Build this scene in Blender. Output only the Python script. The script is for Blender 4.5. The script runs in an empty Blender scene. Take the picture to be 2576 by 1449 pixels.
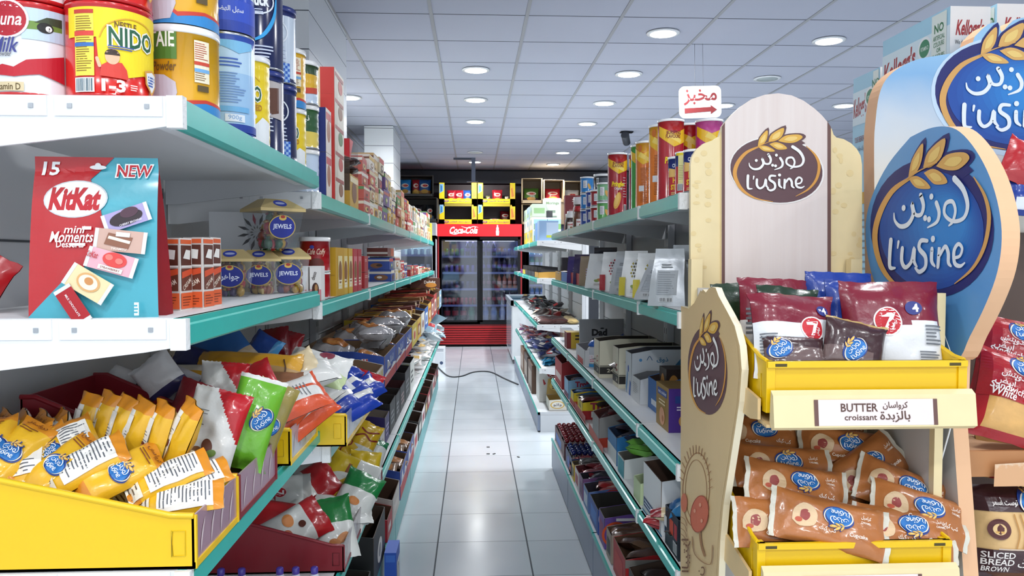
import bpy, math, random
from mathutils import Vector, Matrix, Euler, noise
from mathutils.geometry import tessellate_polygon
SC = bpy.context.scene
COL = SC.collection
PI = math.pi
V = Vector
# ------------------------------------------------------------------ camera model (image 2576 x 1449)
F = 1950.0
H = 1.43
YAW = math.atan(96 / F)
PIT = math.atan(72.5 / F)
CAMLOC = V((0, 0, H))
ROT = Euler((PI / 2 - PIT, 0, -YAW)).to_matrix()
def ray(u, v): return ROT @ V(((u - 1288) / F, -(v - 724.5) / F, -1))
def onX(u, v, x): d = ray(u, v); return CAMLOC + d * (x / d.x)
def onY(u, v, y): d = ray(u, v); return CAMLOC + d * (y / d.y)
def onZ(u, v, z): d = ray(u, v); return CAMLOC + d * ((z - H) / d.z)
def YU(u, x): return onX(u, 652, x).y
def ZV(u, v, y): return onY(u, v, y).z
# ------------------------------------------------------------------ materials
def lin(c):
    return c / 12.92 if c <= .04045 else ((c + .055) / 1.055) ** 2.4
def rgb(h):
    return tuple(lin(int(h[i:i + 2], 16) / 255) for i in (0, 2, 4)) + (1.0,)
MC = {}
def M(h, rough=.5, metal=0., bump=0., bs=40., alpha=1., emis=0., spec=.5, coat=0., var=0., vs=6., trans=0.):
    k = (h, rough, metal, bump, bs, alpha, emis, spec, coat, var, vs, trans)
    if k in MC: return MC[k]
    m = bpy.data.materials.new('mat_' + h); m.use_nodes = True
    nt = m.node_tree; b = nt.nodes['Principled BSDF']
    c = rgb(h)
    b.inputs['Base Color'].default_value = c
    b.inputs['Roughness'].default_value = rough
    b.inputs['Metallic'].default_value = metal
    b.inputs['Specular IOR Level'].default_value = spec
    if coat: b.inputs['Coat Weight'].default_value = coat; b.inputs['Coat Roughness'].default_value = .12
    if trans: b.inputs['Transmission Weight'].default_value = trans
    if alpha < 1: b.inputs['Alpha'].default_value = alpha
    if emis:
        b.inputs['Emission Color'].default_value = c; b.inputs['Emission Strength'].default_value = emis
    if bump or var:
        tc = nt.nodes.new('ShaderNodeTexCoord')
        n = nt.nodes.new('ShaderNodeTexNoise'); n.inputs['Scale'].default_value = bs if bump else vs; n.inputs['Detail'].default_value = 3
        nt.links.new(tc.outputs['Object'], n.inputs['Vector'])
        if bump:
            bp = nt.nodes.new('ShaderNodeBump'); bp.inputs['Strength'].default_value = bump; bp.inputs['Distance'].default_value = .004
            nt.links.new(n.outputs['Fac'], bp.inputs['Height']); nt.links.new(bp.outputs['Normal'], b.inputs['Normal'])
        if var:
            if bump:
                n = nt.nodes.new('ShaderNodeTexNoise'); n.inputs['Scale'].default_value = vs; n.inputs['Detail'].default_value = 4
                nt.links.new(tc.outputs['Object'], n.inputs['Vector'])
            mx = nt.nodes.new('ShaderNodeMix'); mx.data_type = 'RGBA'
            mx.inputs[6].default_value = tuple(x * (1 - var) for x in c[:3]) + (1,)
            mx.inputs[7].default_value = tuple(min(1, x * (1 + var)) for x in c[:3]) + (1,)
            nt.links.new(n.outputs['Fac'], mx.inputs[0]); nt.links.new(mx.outputs[2], b.inputs['Base Color'])
    MC[k] = m
    return m
def foil(h): return M(h, .3, bump=.45, bs=45., coat=.35)
def card(h): return M(h, .5)
def plas(h): return M(h, .3, coat=.2)
def metalm(h): return M(h, .25, .9)
def brown(h='8A6B4E'): return M(h, .75, var=.12, vs=30.)
def glassm(h='EAF2F4', mixf=.86, rough=.05):
    k = ('glass', h, mixf)
    if k in MC: return MC[k]
    m = bpy.data.materials.new('mat_clear'); m.use_nodes = True; nt = m.node_tree; nt.nodes.clear()
    o = nt.nodes.new('ShaderNodeOutputMaterial'); mx = nt.nodes.new('ShaderNodeMixShader')
    t = nt.nodes.new('ShaderNodeBsdfTransparent'); g = nt.nodes.new('ShaderNodeBsdfGlossy')
    t.inputs[0].default_value = rgb(h); g.inputs['Color'].default_value = (1, 1, 1, 1); g.inputs['Roughness'].default_value = rough
    mx.inputs[0].default_value = (1 - mixf) * .5
    nt.links.new(t.outputs[0], mx.inputs[1]); nt.links.new(g.outputs[0], mx.inputs[2]); nt.links.new(mx.outputs[0], o.inputs[0])
    MC[k] = m; return m
# ------------------------------------------------------------------ mesh builder
class MB:
    def __init__(s): s.v = []; s.f = []; s.m = []; s.sm = []; s.mats = []; s.T = None
    def mi(s, m):
        if isinstance(m, str): m = card(m)
        if m not in s.mats: s.mats.append(m)
        return s.mats.index(m)
    def vert(s, p):
        p = V(p)
        if s.T is not None: p = s.T @ p
        s.v.append(p); return len(s.v) - 1
    def fi(s, idx, m, sm=False): s.f.append(idx); s.m.append(s.mi(m)); s.sm.append(sm)
    def face(s, pts, m, sm=False): s.fi([s.vert(p) for p in pts], m, sm)
    def box(s, x0, x1, y0, y1, z0, z1, m, **k):
        if x0 > x1: x0, x1 = x1, x0
        if y0 > y1: y0, y1 = y1, y0
        if z0 > z1: z0, z1 = z1, z0
        i = [s.vert(p) for p in ((x0, y0, z0), (x1, y0, z0), (x1, y1, z0), (x0, y1, z0), (x0, y0, z1), (x1, y0, z1), (x1, y1, z1), (x0, y1, z1))]
        for n, q in (('b', (3, 2, 1, 0)), ('t', (4, 5, 6, 7)), ('n', (0, 1, 5, 4)), ('e', (1, 2, 6, 5)), ('f', (2, 3, 7, 6)), ('w', (3, 0, 4, 7))):
            mm = k.get(n, m)
            if mm is not None: s.fi([i[a] for a in q], mm)
    def grid(s, fn, nu, nv, m, zone=None, sm=True, flip=False):
        b = len(s.v)
        for j in range(nv + 1):
            for i in range(nu + 1): s.vert(fn(i / nu, j / nv))
        for j in range(nv):
            for i in range(nu):
                q = [b + j * (nu + 1) + i, b + j * (nu + 1) + i + 1, b + (j + 1) * (nu + 1) + i + 1, b + (j + 1) * (nu + 1) + i]
                if flip: q.reverse()
                s.fi(q, zone((i + .5) / nu, (j + .5) / nv) if zone else m, sm)
    def lathe(s, prof, n, m, c=(0, 0, 0)):
        # prof: [(r, z, mat or None)]; mat colours the band up to the next point
        b = len(s.v)
        for r, z, *_ in prof:
            for i in range(n):
                a = 2 * PI * i / n; s.vert((c[0] + r * math.cos(a), c[1] + r * math.sin(a), c[2] + z))
        for j in range(len(prof) - 1):
            mm = prof[j][2] if len(prof[j]) > 2 and prof[j][2] is not None else m
            for i in range(n):
                k = (i + 1) % n
                s.fi([b + j * n + i, b + j * n + k, b + (j + 1) * n + k, b + (j + 1) * n + i], mm, True)
        mm0 = prof[0][2] if len(prof[0]) > 2 and prof[0][2] is not None else m
        mm1 = prof[-1][2] if len(prof[-1]) > 2 and prof[-1][2] is not None else m
        if prof[0][0] > 1e-5: s.fi([b + i for i in range(n)][::-1], mm0)
        if prof[-1][0] > 1e-5: s.fi([b + (len(prof) - 1) * n + i for i in range(n)], mm1)
    def tube(s, pts, r, m, n=6):
        pts = [V(p) for p in pts]; b = len(s.v); L = len(pts)
        for k, p in enumerate(pts):
            t = (pts[min(k + 1, L - 1)] - pts[max(k - 1, 0)]).normalized()
            a = t.cross(V((0, 0, 1)) if abs(t.z) < .9 else V((1, 0, 0))).normalized(); c = t.cross(a)
            for i in range(n):
                g = 2 * PI * i / n; s.vert(p + (a * math.cos(g) + c * math.sin(g)) * r)
        for k in range(L - 1):
            for i in range(n):
                j = (i + 1) % n; s.fi([b + k * n + i, b + k * n + j, b + (k + 1) * n + j, b + (k + 1) * n + i], m, True)
        s.fi([b + i for i in range(n)][::-1], m); s.fi([b + (L - 1) * n + i for i in range(n)], m)
    def prism(s, poly, f0, f1, m, edge=None):
        # poly: 2-D outline, f0 / f1 map it to the front and the back surface
        a = [f0(*p) for p in poly]; c = [f1(*p) for p in poly]
        for t in tessellate_polygon([[V((p[0], p[1], 0)) for p in poly]]):
            s.face([a[i] for i in t], m); s.face([c[i] for i in t], m)
        n = len(poly)
        for i in range(n): s.face([a[i], a[(i + 1) % n], c[(i + 1) % n], c[i]], edge or m)
    def art(s, items, surf, step=None, h0=.0006, dh=.00012):
        for k, (c, polys) in enumerate(items):
            h = h0 + k * dh
            mm = card(c) if isinstance(c, str) else c
            for j, p in enumerate(polys):
                hj = h + (j % 9) * 1.1e-5
                for q in (split(p, step) if step else (p,)):
                    s.face([surf(x, y, hj) for x, y in q], mm)
    def build(s, name, parent=None, loc=(0, 0, 0), rot=(0, 0, 0), bevel=0):
        me = bpy.data.meshes.new(name); me.from_pydata([tuple(p) for p in s.v], [], s.f)
        for m in s.mats: me.materials.append(m)
        me.polygons.foreach_set('material_index', s.m); me.polygons.foreach_set('use_smooth', s.sm); me.update()
        o = bpy.data.objects.new(name, me); COL.objects.link(o)
        o.location = loc; o.rotation_euler = rot
        if parent: o.parent = parent
        if bevel:
            bm = o.modifiers.new('bevel', 'BEVEL'); bm.width = bevel; bm.segments = 2; bm.limit_method = 'ANGLE'
        return o
def split(p, step):
    out = []; st = [list(p)]
    while st:
        q = st.pop(); done = True
        for ax in (0, 1):
            lo = min(a[ax] for a in q); hi = max(a[ax] for a in q)
            if hi - lo > step[ax] * 1.3:
                c = (lo + hi) / 2; A = []; B = []
                for i, a in enumerate(q):
                    b = q[(i + 1) % len(q)]
                    if a[ax] <= c: A.append(a)
                    if a[ax] >= c: B.append(a)
                    if (a[ax] < c < b[ax]) or (b[ax] < c < a[ax]):
                        t = (c - a[ax]) / (b[ax] - a[ax]); r = (a[0] + (b[0] - a[0]) * t, a[1] + (b[1] - a[1]) * t); A.append(r); B.append(r)
                if len(A) > 2: st.append(A)
                if len(B) > 2: st.append(B)
                done = False; break
        if done: out.append(q)
    return out
# ------------------------------------------------------------------ printed artwork in 2-D
def tri(pts): return [[pts[i] for i in t] for t in tessellate_polygon([[V((p[0], p[1], 0)) for p in pts]])]
def RC(x0, y0, x1, y1, c): return (c, [[(x0, y0), (x1, y0), (x1, y1), (x0, y1)]])
def PG(pts, c): return (c, tri(pts))
def ellp(cx, cy, rx, ry, rot=0, n=28, a0=0, a1=2 * PI):
    cs, sn = math.cos(rot), math.sin(rot); o = []
    full = abs(a1 - a0 - 2 * PI) < 1e-6
    for i in range(n if full else n + 1):
        a = a0 + (a1 - a0) * i / n; x, y = rx * math.cos(a), ry * math.sin(a); o.append((cx + x * cs - y * sn, cy + x * sn + y * cs))
    return o
def EL(cx, cy, rx, ry, c, rot=0, n=28): return (c, tri(ellp(cx, cy, rx, ry, rot, n)))
def crom(p, n=5):
    if len(p) < 3: return p
    o = []
    for i in range(len(p) - 1):
        a, b, c, d = p[max(i - 1, 0)], p[i], p[i + 1], p[min(i + 2, len(p) - 1)]
        for k in range(n):
            t = k / n
            o.append(tuple(.5 * (2 * b[j] + (c[j] - a[j]) * t + (2 * a[j] - 5 * b[j] + 4 * c[j] - d[j]) * t * t + (3 * b[j] - a[j] - 3 * c[j] + d[j]) * t ** 3) for j in range(len(b))))
    o.append(p[-1]); return o
def ST(pts, w, c, sm=True, taper=False):
    p = crom(pts) if sm else pts
    L = len(p); l = []; r = []
    for i in range(L):
        a = p[max(i - 1, 0)]; b = p[min(i + 1, L - 1)]
        dx, dy = b[0] - a[0], b[1] - a[1]; d = math.hypot(dx, dy) or 1
        ww = (p[i][2] if len(p[i]) > 2 else w) / 2
        if taper: ww *= max(.12, math.sin(PI * (i + .3) / (L - .4)))
        l.append((p[i][0] - dy / d * ww, p[i][1] + dx / d * ww)); r.append((p[i][0] + dy / d * ww, p[i][1] - dx / d * ww))
    polys = [[l[i], l[i + 1], r[i + 1], r[i]] for i in range(L - 1)]
    if not taper:
        for e in (0, -1):
            ww = (p[e][2] if len(p[e]) > 2 else w) / 2; polys.append(ellp(p[e][0], p[e][1], ww, ww, 0, 8))
    return (c, polys)
AR = {}
def _ar():
    four = 'بتثجحخسشصضطظعغفقكلمنهي'; st = [0xFE8F, 0xFE95, 0xFE99, 0xFE9D, 0xFEA1, 0xFEA5, 0xFEB1, 0xFEB5, 0xFEB9, 0xFEBD, 0xFEC1, 0xFEC5, 0xFEC9, 0xFECD, 0xFED1, 0xFED5, 0xFED9, 0xFEDD, 0xFEE1, 0xFEE5, 0xFEE9, 0xFEF1]
    for c, b in zip(four, st): AR[c] = (b, b + 1, b + 2, b + 3)
    for c, b in zip('اأةدذرزوى', [0xFE8D, 0xFE83, 0xFE93, 0xFEA9, 0xFEAB, 0xFEAD, 0xFEAF, 0xFEED, 0xFEEF]): AR[c] = (b, b + 1, None, None)
_ar()
def shape(s):
    if not any(c in AR for c in s): return s
    o = ''
    for i, c in enumerate(s):
        if c not in AR: o += c; continue
        pj = i > 0 and s[i - 1] in AR and AR[s[i - 1]][2] is not None
        nj = i + 1 < len(s) and s[i + 1] in AR and AR[c][2] is not None
        f = AR[c]; o += chr(f[3] if pj and nj else f[1] if pj else f[2] if nj else f[0])
    return o[::-1]
TC = {}
def text_polys(s, bold=0):
    k = (s, bold)
    if k in TC: return TC[k]
    cu = bpy.data.curves.new('t', 'FONT'); cu.body = shape(s); cu.size = 1; cu.resolution_u = 2; cu.offset = bold
    o = bpy.data.objects.new('t', cu); COL.objects.link(o)
    dg = bpy.context.evaluated_depsgraph_get(); me = bpy.data.meshes.new_from_object(o.evaluated_get(dg))
    ps = [[(me.vertices[i].co.x, me.vertices[i].co.y) for i in p.vertices] for p in me.polygons]
    bpy.data.objects.remove(o); bpy.data.curves.remove(cu); bpy.data.meshes.remove(me)
    xs = [a for p in ps for a, _ in p]; ys = [b for p in ps for _, b in p]
    x0, x1, y0, y1 = min(xs), max(xs), min(ys), max(ys)
    ps = [[((a - x0) / (x1 - x0) - .5, (b - y0) / (y1 - y0) - .5) for a, b in p] for p in ps]
    TC[k] = ps; return ps
def TX(s, cx, cy, w, h, c, rot=0, shear=0, bold=0.015):
    cs, sn = math.cos(rot), math.sin(rot); out = []
    for p in text_polys(s, bold):
        q = []
        for a, b in p:
            x, y = a * w + b * h * shear, b * h; q.append((cx + x * cs - y * sn, cy + x * sn + y * cs))
        out.append(q)
    return (c, out)
def lines(x0, y0, x1, y1, n, c, seed=0, fill=.45):
    # a block of fine print
    r = random.Random(seed); ps = []; st = (y1 - y0) / n
    for i in range(n):
        y = y1 - (i + .5) * st; e = x0 + (x1 - x0) * r.uniform(.6, 1)
        ps.append([(x0, y - st * fill / 2), (e, y - st * fill / 2), (e, y + st * fill / 2), (x0, y + st * fill / 2)])
    return (c, ps)
def bars(x0, y0, x1, y1, c='20242A', n=11):
    r = random.Random(3); ps = []; w = (x1 - x0) / n
    for i in range(n):
        a = x0 + i * w; b = a + w * r.uniform(.3, .75); ps.append([(a, y0), (b, y0), (b, y1), (a, y1)])
    return (c, ps)
def mv(items, sx=1, sy=None, dx=0, dy=0, rot=0):
    sy = sx if sy is None else sy; cs, sn = math.cos(rot), math.sin(rot); o = []
    for c, ps in items: o.append((c, [[(dx + (x * sx) * cs - (y * sy) * sn, dy + (x * sx) * sn + (y * sy) * cs) for x, y in p] for p in ps]))
    return o
def plane(O, U, W):
    O, U, W = V(O), V(U).normalized(), V(W).normalized(); N = U.cross(W)
    return lambda u, v, h: O + U * u + W * v + N * h
def cyl(r, c=(0, 0, 0), a0=0):
    return lambda u, v, h: V((c[0] + (r + h) * math.sin(u / r + a0), c[1] - (r + h) * math.cos(u / r + a0), c[2] + v))
# the oval wheat logo, drawn in its own units: centre 0,0, half width 1, half height about .7
def logo(dark, gold='E3B04B', white='F4F2EE', rim='D99A45', mid=None, glow=None):
    def q(x, y): return ((x - 705) / 312, -(y - 612) / 312)
    def Q(l): return [q(x, y) + ((w[0] / 312,) if w else ()) for x, y, *w in l]
    leaves = [[(578, 452), (592, 395), (642, 343), (640, 400), (612, 440)], [(650, 420), (672, 370), (752, 327), (740, 385), (690, 418)],
              [(715, 416), (765, 380), (850, 372), (880, 392), (830, 425), (770, 428)], [(655, 437), (700, 424), (750, 440), (775, 468), (720, 474), (690, 462)],
              [(580, 452), (620, 447), (665, 462), (692, 486), (630, 486), (600, 472)]]
    it = [(dark, tri(ellp(0, 0, 1, .70, -.12, 40)))]
    def fat(l, k):
        cx = sum(p[0] for p in l) / len(l); cy = sum(p[1] for p in l) / len(l)
        return [(cx + (x - cx) * k, cy + (y - cy) * k) for x, y in l]
    for l in leaves[:3]: it.append(PG(Q(crom(fat(l, 1.3) + [fat(l, 1.3)[0]], 3)[:-1]), dark))
    it.append(PG(Q([(560, 470), (600, 400), (700, 380), (850, 400), (900, 430), (700, 520)]), dark))
    if mid: it.append((mid, tri(ellp(.0, -.02, .84, .60, -.12, 40))))
    if glow:
        A, B = [int(mid[i:i + 2], 16) for i in (0, 2, 4)], [int(glow[i:i + 2], 16) for i in (0, 2, 4)]
        for k in range(9):
            t = (k + 1) / 9; c = ''.join('%02X' % round(a + (b - a) * t) for a, b in zip(A, B))
            it.append((c, tri(ellp(.02 + .22 * t, -.02 + .08 * t, .82 - .52 * t, .585 - .33 * t, -.12, 36))))
    it.append(ST(Q([(590, 452, 10), (500, 495, 20), (440, 570, 26), (425, 650, 26), (470, 740, 20), (560, 800, 10), (680, 825, 3)]), 1, rim))
    it.append(ST(Q([(905, 450, 4), (965, 510, 14), (992, 580, 20), (975, 670, 18), (920, 740, 12), (835, 788, 3)]), 1, rim))
    for l in leaves: it.append(PG(Q(crom(l + [l[0]], 4)[:-1]), gold))
    for l in leaves: it.append(PG(Q(crom(fat(l, .55) + [fat(l, .55)[0]], 3)[:-1]), 'F0CC78'))
    it.append(ST(Q([(575, 455, 5), (640, 428, 4), (720, 405, 2)]), 1, rim))
    s = []
    s.append(ST(Q([(812, 455, 22), (860, 490, 20), (885, 540, 18), (868, 580, 14), (815, 590, 13), (772, 568, 13), (775, 535, 14), (808, 528, 14), (825, 556, 13), (815, 590, 12), (796, 604, 6)]), 1, white))
    s.append(ST(Q([(728, 532, 17), (744, 562, 16), (735, 592, 13), (690, 610, 5)]), 1, white))
    s.append(ST(Q([(648, 508, 18), (664, 540, 16), (655, 568, 14), (625, 568, 13), (606, 535, 17), (614, 570, 16), (590, 600, 16), (552, 606, 14), (524, 588, 10), (518, 565, 5)]), 1, white))
    for x, y in ((702, 512), (676, 580), (696, 584), (566, 548)): s.append((white, [ellp(*q(x, y), .032, .032, 0, 10)]))
    s.append(ST(Q([(510, 650, 18), (508, 695, 17), (512, 735, 15), (538, 738, 7)]), 1, white))
    s.append(ST(Q([(549, 655, 11), (546, 674, 7)]), 1, white, False))
    s.append(ST(Q([(570, 676, 16), (570, 715, 16), (590, 736, 14), (618, 718, 14), (630, 676, 16), (632, 715, 15), (648, 734, 7)]), 1, white))
    s.append(ST(Q([(694, 652, 12), (662, 652, 15), (655, 676, 16), (688, 702, 17), (690, 735, 15), (662, 750, 14), (640, 738, 8)]), 1, white))
    s.append((white, [ellp(*q(722, 646), .034, .034, 0, 10)]))
    s.append(ST(Q([(720, 678, 16), (721, 715, 16), (738, 732, 8)]), 1, white))
    s.append(ST(Q([(754, 734, 15), (756, 700, 16), (757, 672, 14), (758, 700, 12), (785, 670, 14), (803, 690, 16), (806, 720, 15), (820, 732, 8)]), 1, white))
    s.append(ST(Q([(832, 706, 10), (862, 700, 11), (872, 676, 12), (852, 662, 13), (832, 684, 15), (838, 722, 15), (866, 732, 12), (888, 722, 6)]), 1, white))
    return it + s
LOGO_BROWN = logo('63464A'); LOGO_BLUE = logo('23276B', 'E0AE62', 'EAF1F6', 'D9A45C', '1E4FA3', '2E86D0')
LOGO_MINI = logo('1E3F8C', 'E8B24A', 'F2F6FA', 'E8E2D0', '2474BE')
# ------------------------------------------------------------------ things, labels
LABELS = {}
def tag(o, label, cat, group=None, kind=None):
    o['label'] = label; o['category'] = cat
    if group: o['group'] = group
    if kind: o['kind'] = kind
    n = len(label.split())
    if n < 4 or n > 16: print('LABEL LENGTH', n, label)
    if label in LABELS and (not group or LABELS[label] != group): print('LABEL TWICE', label)
    LABELS[label] = group
    return o
def empty(name, label, cat, loc=(0, 0, 0), rot=(0, 0, 0), group=None):
    o = bpy.data.objects.new(name, None); COL.objects.link(o); o.location = loc; o.rotation_euler = rot; o.empty_display_size = .05
    return tag(o, label, cat, group)
def struct(o): o['kind'] = 'structure'; return o
def dup(o, loc, rot, label, group=None, scale=None):
    c = o.copy(); COL.objects.link(c); c.location = loc; c.rotation_euler = rot
    if scale: c.scale = scale
    if 'group' in c.keys() and not group: del c['group']
    tag(c, label, c['category'], group)
    for ch in list(o.children):
        d = ch.copy(); COL.objects.link(d); d.parent = c
        for g in list(ch.children):
            e = g.copy(); COL.objects.link(e); e.parent = d
    return c
ORD = 'first second third fourth fifth sixth seventh eighth ninth tenth eleventh twelfth thirteenth fourteenth fifteenth sixteenth seventeenth eighteenth nineteenth twentieth'.split()
ORD += ['twenty-' + x for x in ORD[:9]] + ['thirtieth'] + ['thirty-' + x for x in ORD[:9]] + ['fortieth']
rnd = random.Random(7)
# ------------------------------------------------------------------ shapes of goods
def pillow(mb, w, l, t, base, art=None, seed=0, seal=.07, sealmat=None, wr=.0022, zone=None, nu=14, nv=20, back=None, puff=.06, step=None, zig=True):
    """a sealed bag lying flat: x width, y length between the seals, z up"""
    def hp(a, b):
        if abs(b) > 1 - seal: return .0009
        bb = b / (1 - seal)
        p = max(0, (1 - a ** 4)) ** .55 * max(0, (1 - abs(bb) ** 3.2)) ** .6
        n = noise.noise(V((a * 2.3 + seed * 3.1, b * 2.6 + seed, seed * 1.7)))
        k = math.sin(a * 9 + seed) * bb ** 6 * .8 + math.sin(a * 23 + seed) * bb ** 8 * .5
        return t / 2 * p + (n * wr * 1.6 + k * wr) * (p + .15) + .0009
    def xs(a, b): return a * w / 2 * (1 - puff * max(0, 1 - abs(b) ** 3))
    def mk(sg):
        def f(i, j):
            a, b = 2 * i - 1, 2 * j - 1
            z = .0009 * math.sin(a * 60) if abs(b) > .995 and zig else 0
            curl = .010 * t / .03 * (noise.noise(V((a * 1.3, seed, b))) if abs(b) > 1 - seal * 1.3 else 0)
            return V((xs(a, b), b * l / 2 + z, t / 2 + sg * hp(a, b) + curl))
        return f
    def zn(i, j):
        b = abs(2 * j - 1)
        if sealmat and b > 1 - seal: return sealmat
        return zone(2 * i - 1, 2 * j - 1) if zone else base
    nv2 = nv + 2
    mb.grid(mk(1), nu, nv2, base, zn); mb.grid(mk(-1), nu, nv2, back or base, (lambda i, j: sealmat if sealmat and abs(2 * j - 1) > 1 - seal else (back or base)), flip=True)
    if art:
        def sf(x, y, h):
            a, b = max(-.999, min(.999, 2 * x / w)), max(-.999, min(.999, 2 * y / l)); return V((xs(a, b), y, t / 2 + hp(a, b) + h))
        mb.art(art, sf, step or (w / nu * .9, l / nv * .9), h0=.0016, dh=.0002)
def pouch(mb, w, h, d, front, side, art=None, seed=0, zone=None, nf=10, nv=16, wr=.002, lean=0, topw=1.0, back=None, backart=None, step=None, top=.1):
    """a bag standing on its gusset: faces -y, base at z = 0"""
    def dep(t):
        t = min(t, 1 - top) / (1 - top); return max(.0012, d / 2 * (1 - t ** 1.5) ** .8)
    def W(t): return w * (1 - (1 - topw) * t)
    def fr(u, v, hh=0):
        t = min(max(v / h, 0), 1); a = max(-1, min(1, 2 * u / W(t)))
        n = noise.noise(V((a * 2 + seed * 2.7, t * 3, seed))) * wr
        y = -dep(t) * (.86 + .14 * math.cos(a * PI / 2)) - n * min(1, 4 * t) * (1 - t) - hh
        return V((u, y + lean * t * t, v))
    def bk(u, v, hh=0):
        t = min(max(v / h, 0), 1); a = max(-1, min(1, 2 * u / W(t)))
        n = noise.noise(V((a * 2 + seed * 1.3, t * 3, seed + 9))) * wr
        return V((u, dep(t) * (.86 + .14 * math.cos(a * PI / 2)) + n * min(1, 4 * t) * (1 - t) + hh + lean * t * t, v))
    mb.grid(lambda i, j: fr((i - .5) * W(j), j * h), nf, nv, front, zone)
    mb.grid(lambda i, j: bk((i - .5) * W(j), j * h), nf, nv, back or front, flip=True)
    for sg in (-1, 1):
        def sd(i, j):
            p, q = fr(sg * W(j) / 2, j * h), bk(sg * W(j) / 2, j * h); r = p.lerp(q, i); r.x -= sg * (1 - abs(2 * i - 1)) * dep(j) * .45; return r
        mb.grid(sd, 2, nv, side, sm=False, flip=sg < 0)
    mb.face([fr(-w / 2, 0), bk(-w / 2, 0), bk(w / 2, 0), fr(w / 2, 0)], side)
    st = step or (w / nf, h / nv)
    if art: mb.art(art, lambda u, v, hh: fr(u, v, hh), st, h0=.0014, dh=.0003)
    if backart: mb.art(backart, lambda u, v, hh: bk(-u, v, hh), st, h0=.0012, dh=.0002)
def can(mb, r, h, bands, rim=None, lid=None, ribs=0, n=36, lidh=.012):
    """bands: [(z fraction, material)] from the bottom up"""
    rim = rim or metalm('C9CDD2')
    pr = [(r * .93, 0, rim), (r, .002, rim), (r, .005, bands[0][1])]
    zs = [b[0] for b in bands] + [1]
    z0, z1 = .005, h - (.006 if not lid else lidh)
    for k, (z, m) in enumerate(bands):
        a, b = z0 + (z1 - z0) * zs[k], z0 + (z1 - z0) * zs[k + 1]
        pr.append((r * .985, a + .0008, m))
        if ribs:
            ns = max(2, int((b - a) / .006))
            for q in range(1, ns):
                zz = a + (b - a) * q / ns; pr.append((r * (.985 - (.012 if q % 3 == 1 and ribs else 0)), zz, m))
        pr.append((r * .985, b, m))
    if lid: pr += [(r * 1.01, z1, lid), (r * 1.02, z1 + .002, lid), (r * 1.02, h - .001, lid), (r * .9, h, lid), (r * .88, h - .003, lid)]
    else: pr += [(r, z1 + .001, rim), (r, h - .001, rim), (r * .95, h, rim), (r * .93, h - .004, rim)]
    mb.lathe(pr, n, rim)
def sbox(mb, w, d, h, cols, artn=None, arte=None, artw=None, artt=None):
    """carton standing on z = 0, centred in x and y. cols: main or dict of sides"""
    c = cols if isinstance(cols, dict) else {'m': cols}
    g = {k: (card(c[k]) if isinstance(c[k], str) else c[k]) for k in c}
    mb.box(-w / 2, w / 2, -d / 2, d / 2, 0, h, g['m'], **{k: g[k] for k in g if k != 'm'})
    if artn: mb.art(artn, plane((0, -d / 2, 0), (1, 0, 0), (0, 0, 1)))
    if arte: mb.art(arte, plane((w / 2, 0, 0), (0, 1, 0), (0, 0, 1)))
    if artw: mb.art(artw, plane((-w / 2, 0, 0), (0, -1, 0), (0, 0, 1)))
    if artt: mb.art(artt, plane((0, 0, h), (1, 0, 0), (0, 1, 0)))
def opencarton(mb, dx, ly, hb, hf, outer, inner, face, fcol=None, art_f=None, art_n=None, t=.003, fill=None, flap=0):
    """an open display carton. face=+1: its front looks to +x (left shelves), -1: to -x. Front plane at x=0, y from 0 to ly"""
    o = card(outer) if isinstance(outer, str) else outer; i = card(inner) if isinstance(inner, str) else inner
    fc = (card(fcol) if isinstance(fcol, str) else fcol) or o
    s = -face
    def wall(y0, y1, a, b):
        prof = [(0, 0), (s * dx, 0), (s * dx, hb), (s * dx * .35, hb), (s * .002, hf)]
        mb.prism(prof, lambda x, z: V((x, y0, z)), lambda x, z: V((x, y1, z)), a)
    wall(0, t, o, i); wall(ly - t, ly, o, i)
    mb.box(0, s * t, t, ly - t, 0, hf, i, **{('e' if face > 0 else 'w'): fc})
    mb.box(s * (dx - t), s * dx, t, ly - t, 0, hb, i)
    mb.box(s * t, s * (dx - t), t, ly - t, 0, t, i)
    # inner lining
    mb.face([(s * t, t + .0006, t), (s * dx * .98, t + .0006, t), (s * dx * .98, t + .0006, hb - .001), (s * dx * .35, t + .0006, hb - .001), (s * t, t + .0006, hf - .001)], i)
    mb.face([(s * t, ly - t - .0006, t), (s * dx * .98, ly - t - .0006, t), (s * dx * .98, ly - t - .0006, hb - .001), (s * dx * .35, ly - t - .0006, hb - .001), (s * t, ly - t - .0006, hf - .001)], i)
    if flap: mb.prism([(s * dx * .4, hb), (s * dx * .95, hb), (s * dx * .9, hb + flap), (s * dx * .45, hb + flap * .85)], lambda x, z: V((x, -.12 * (z - hb), z)), lambda x, z: V((x, .002 - .12 * (z - hb), z)), o)
    if art_f: mb.art(art_f, plane((0, ly / 2, 0), (0, face, 0), (0, 0, 1)))
    if art_n: mb.art(art_n, plane((s * dx / 2, 0, 0), (1, 0, 0), (0, 0, 1)))
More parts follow.
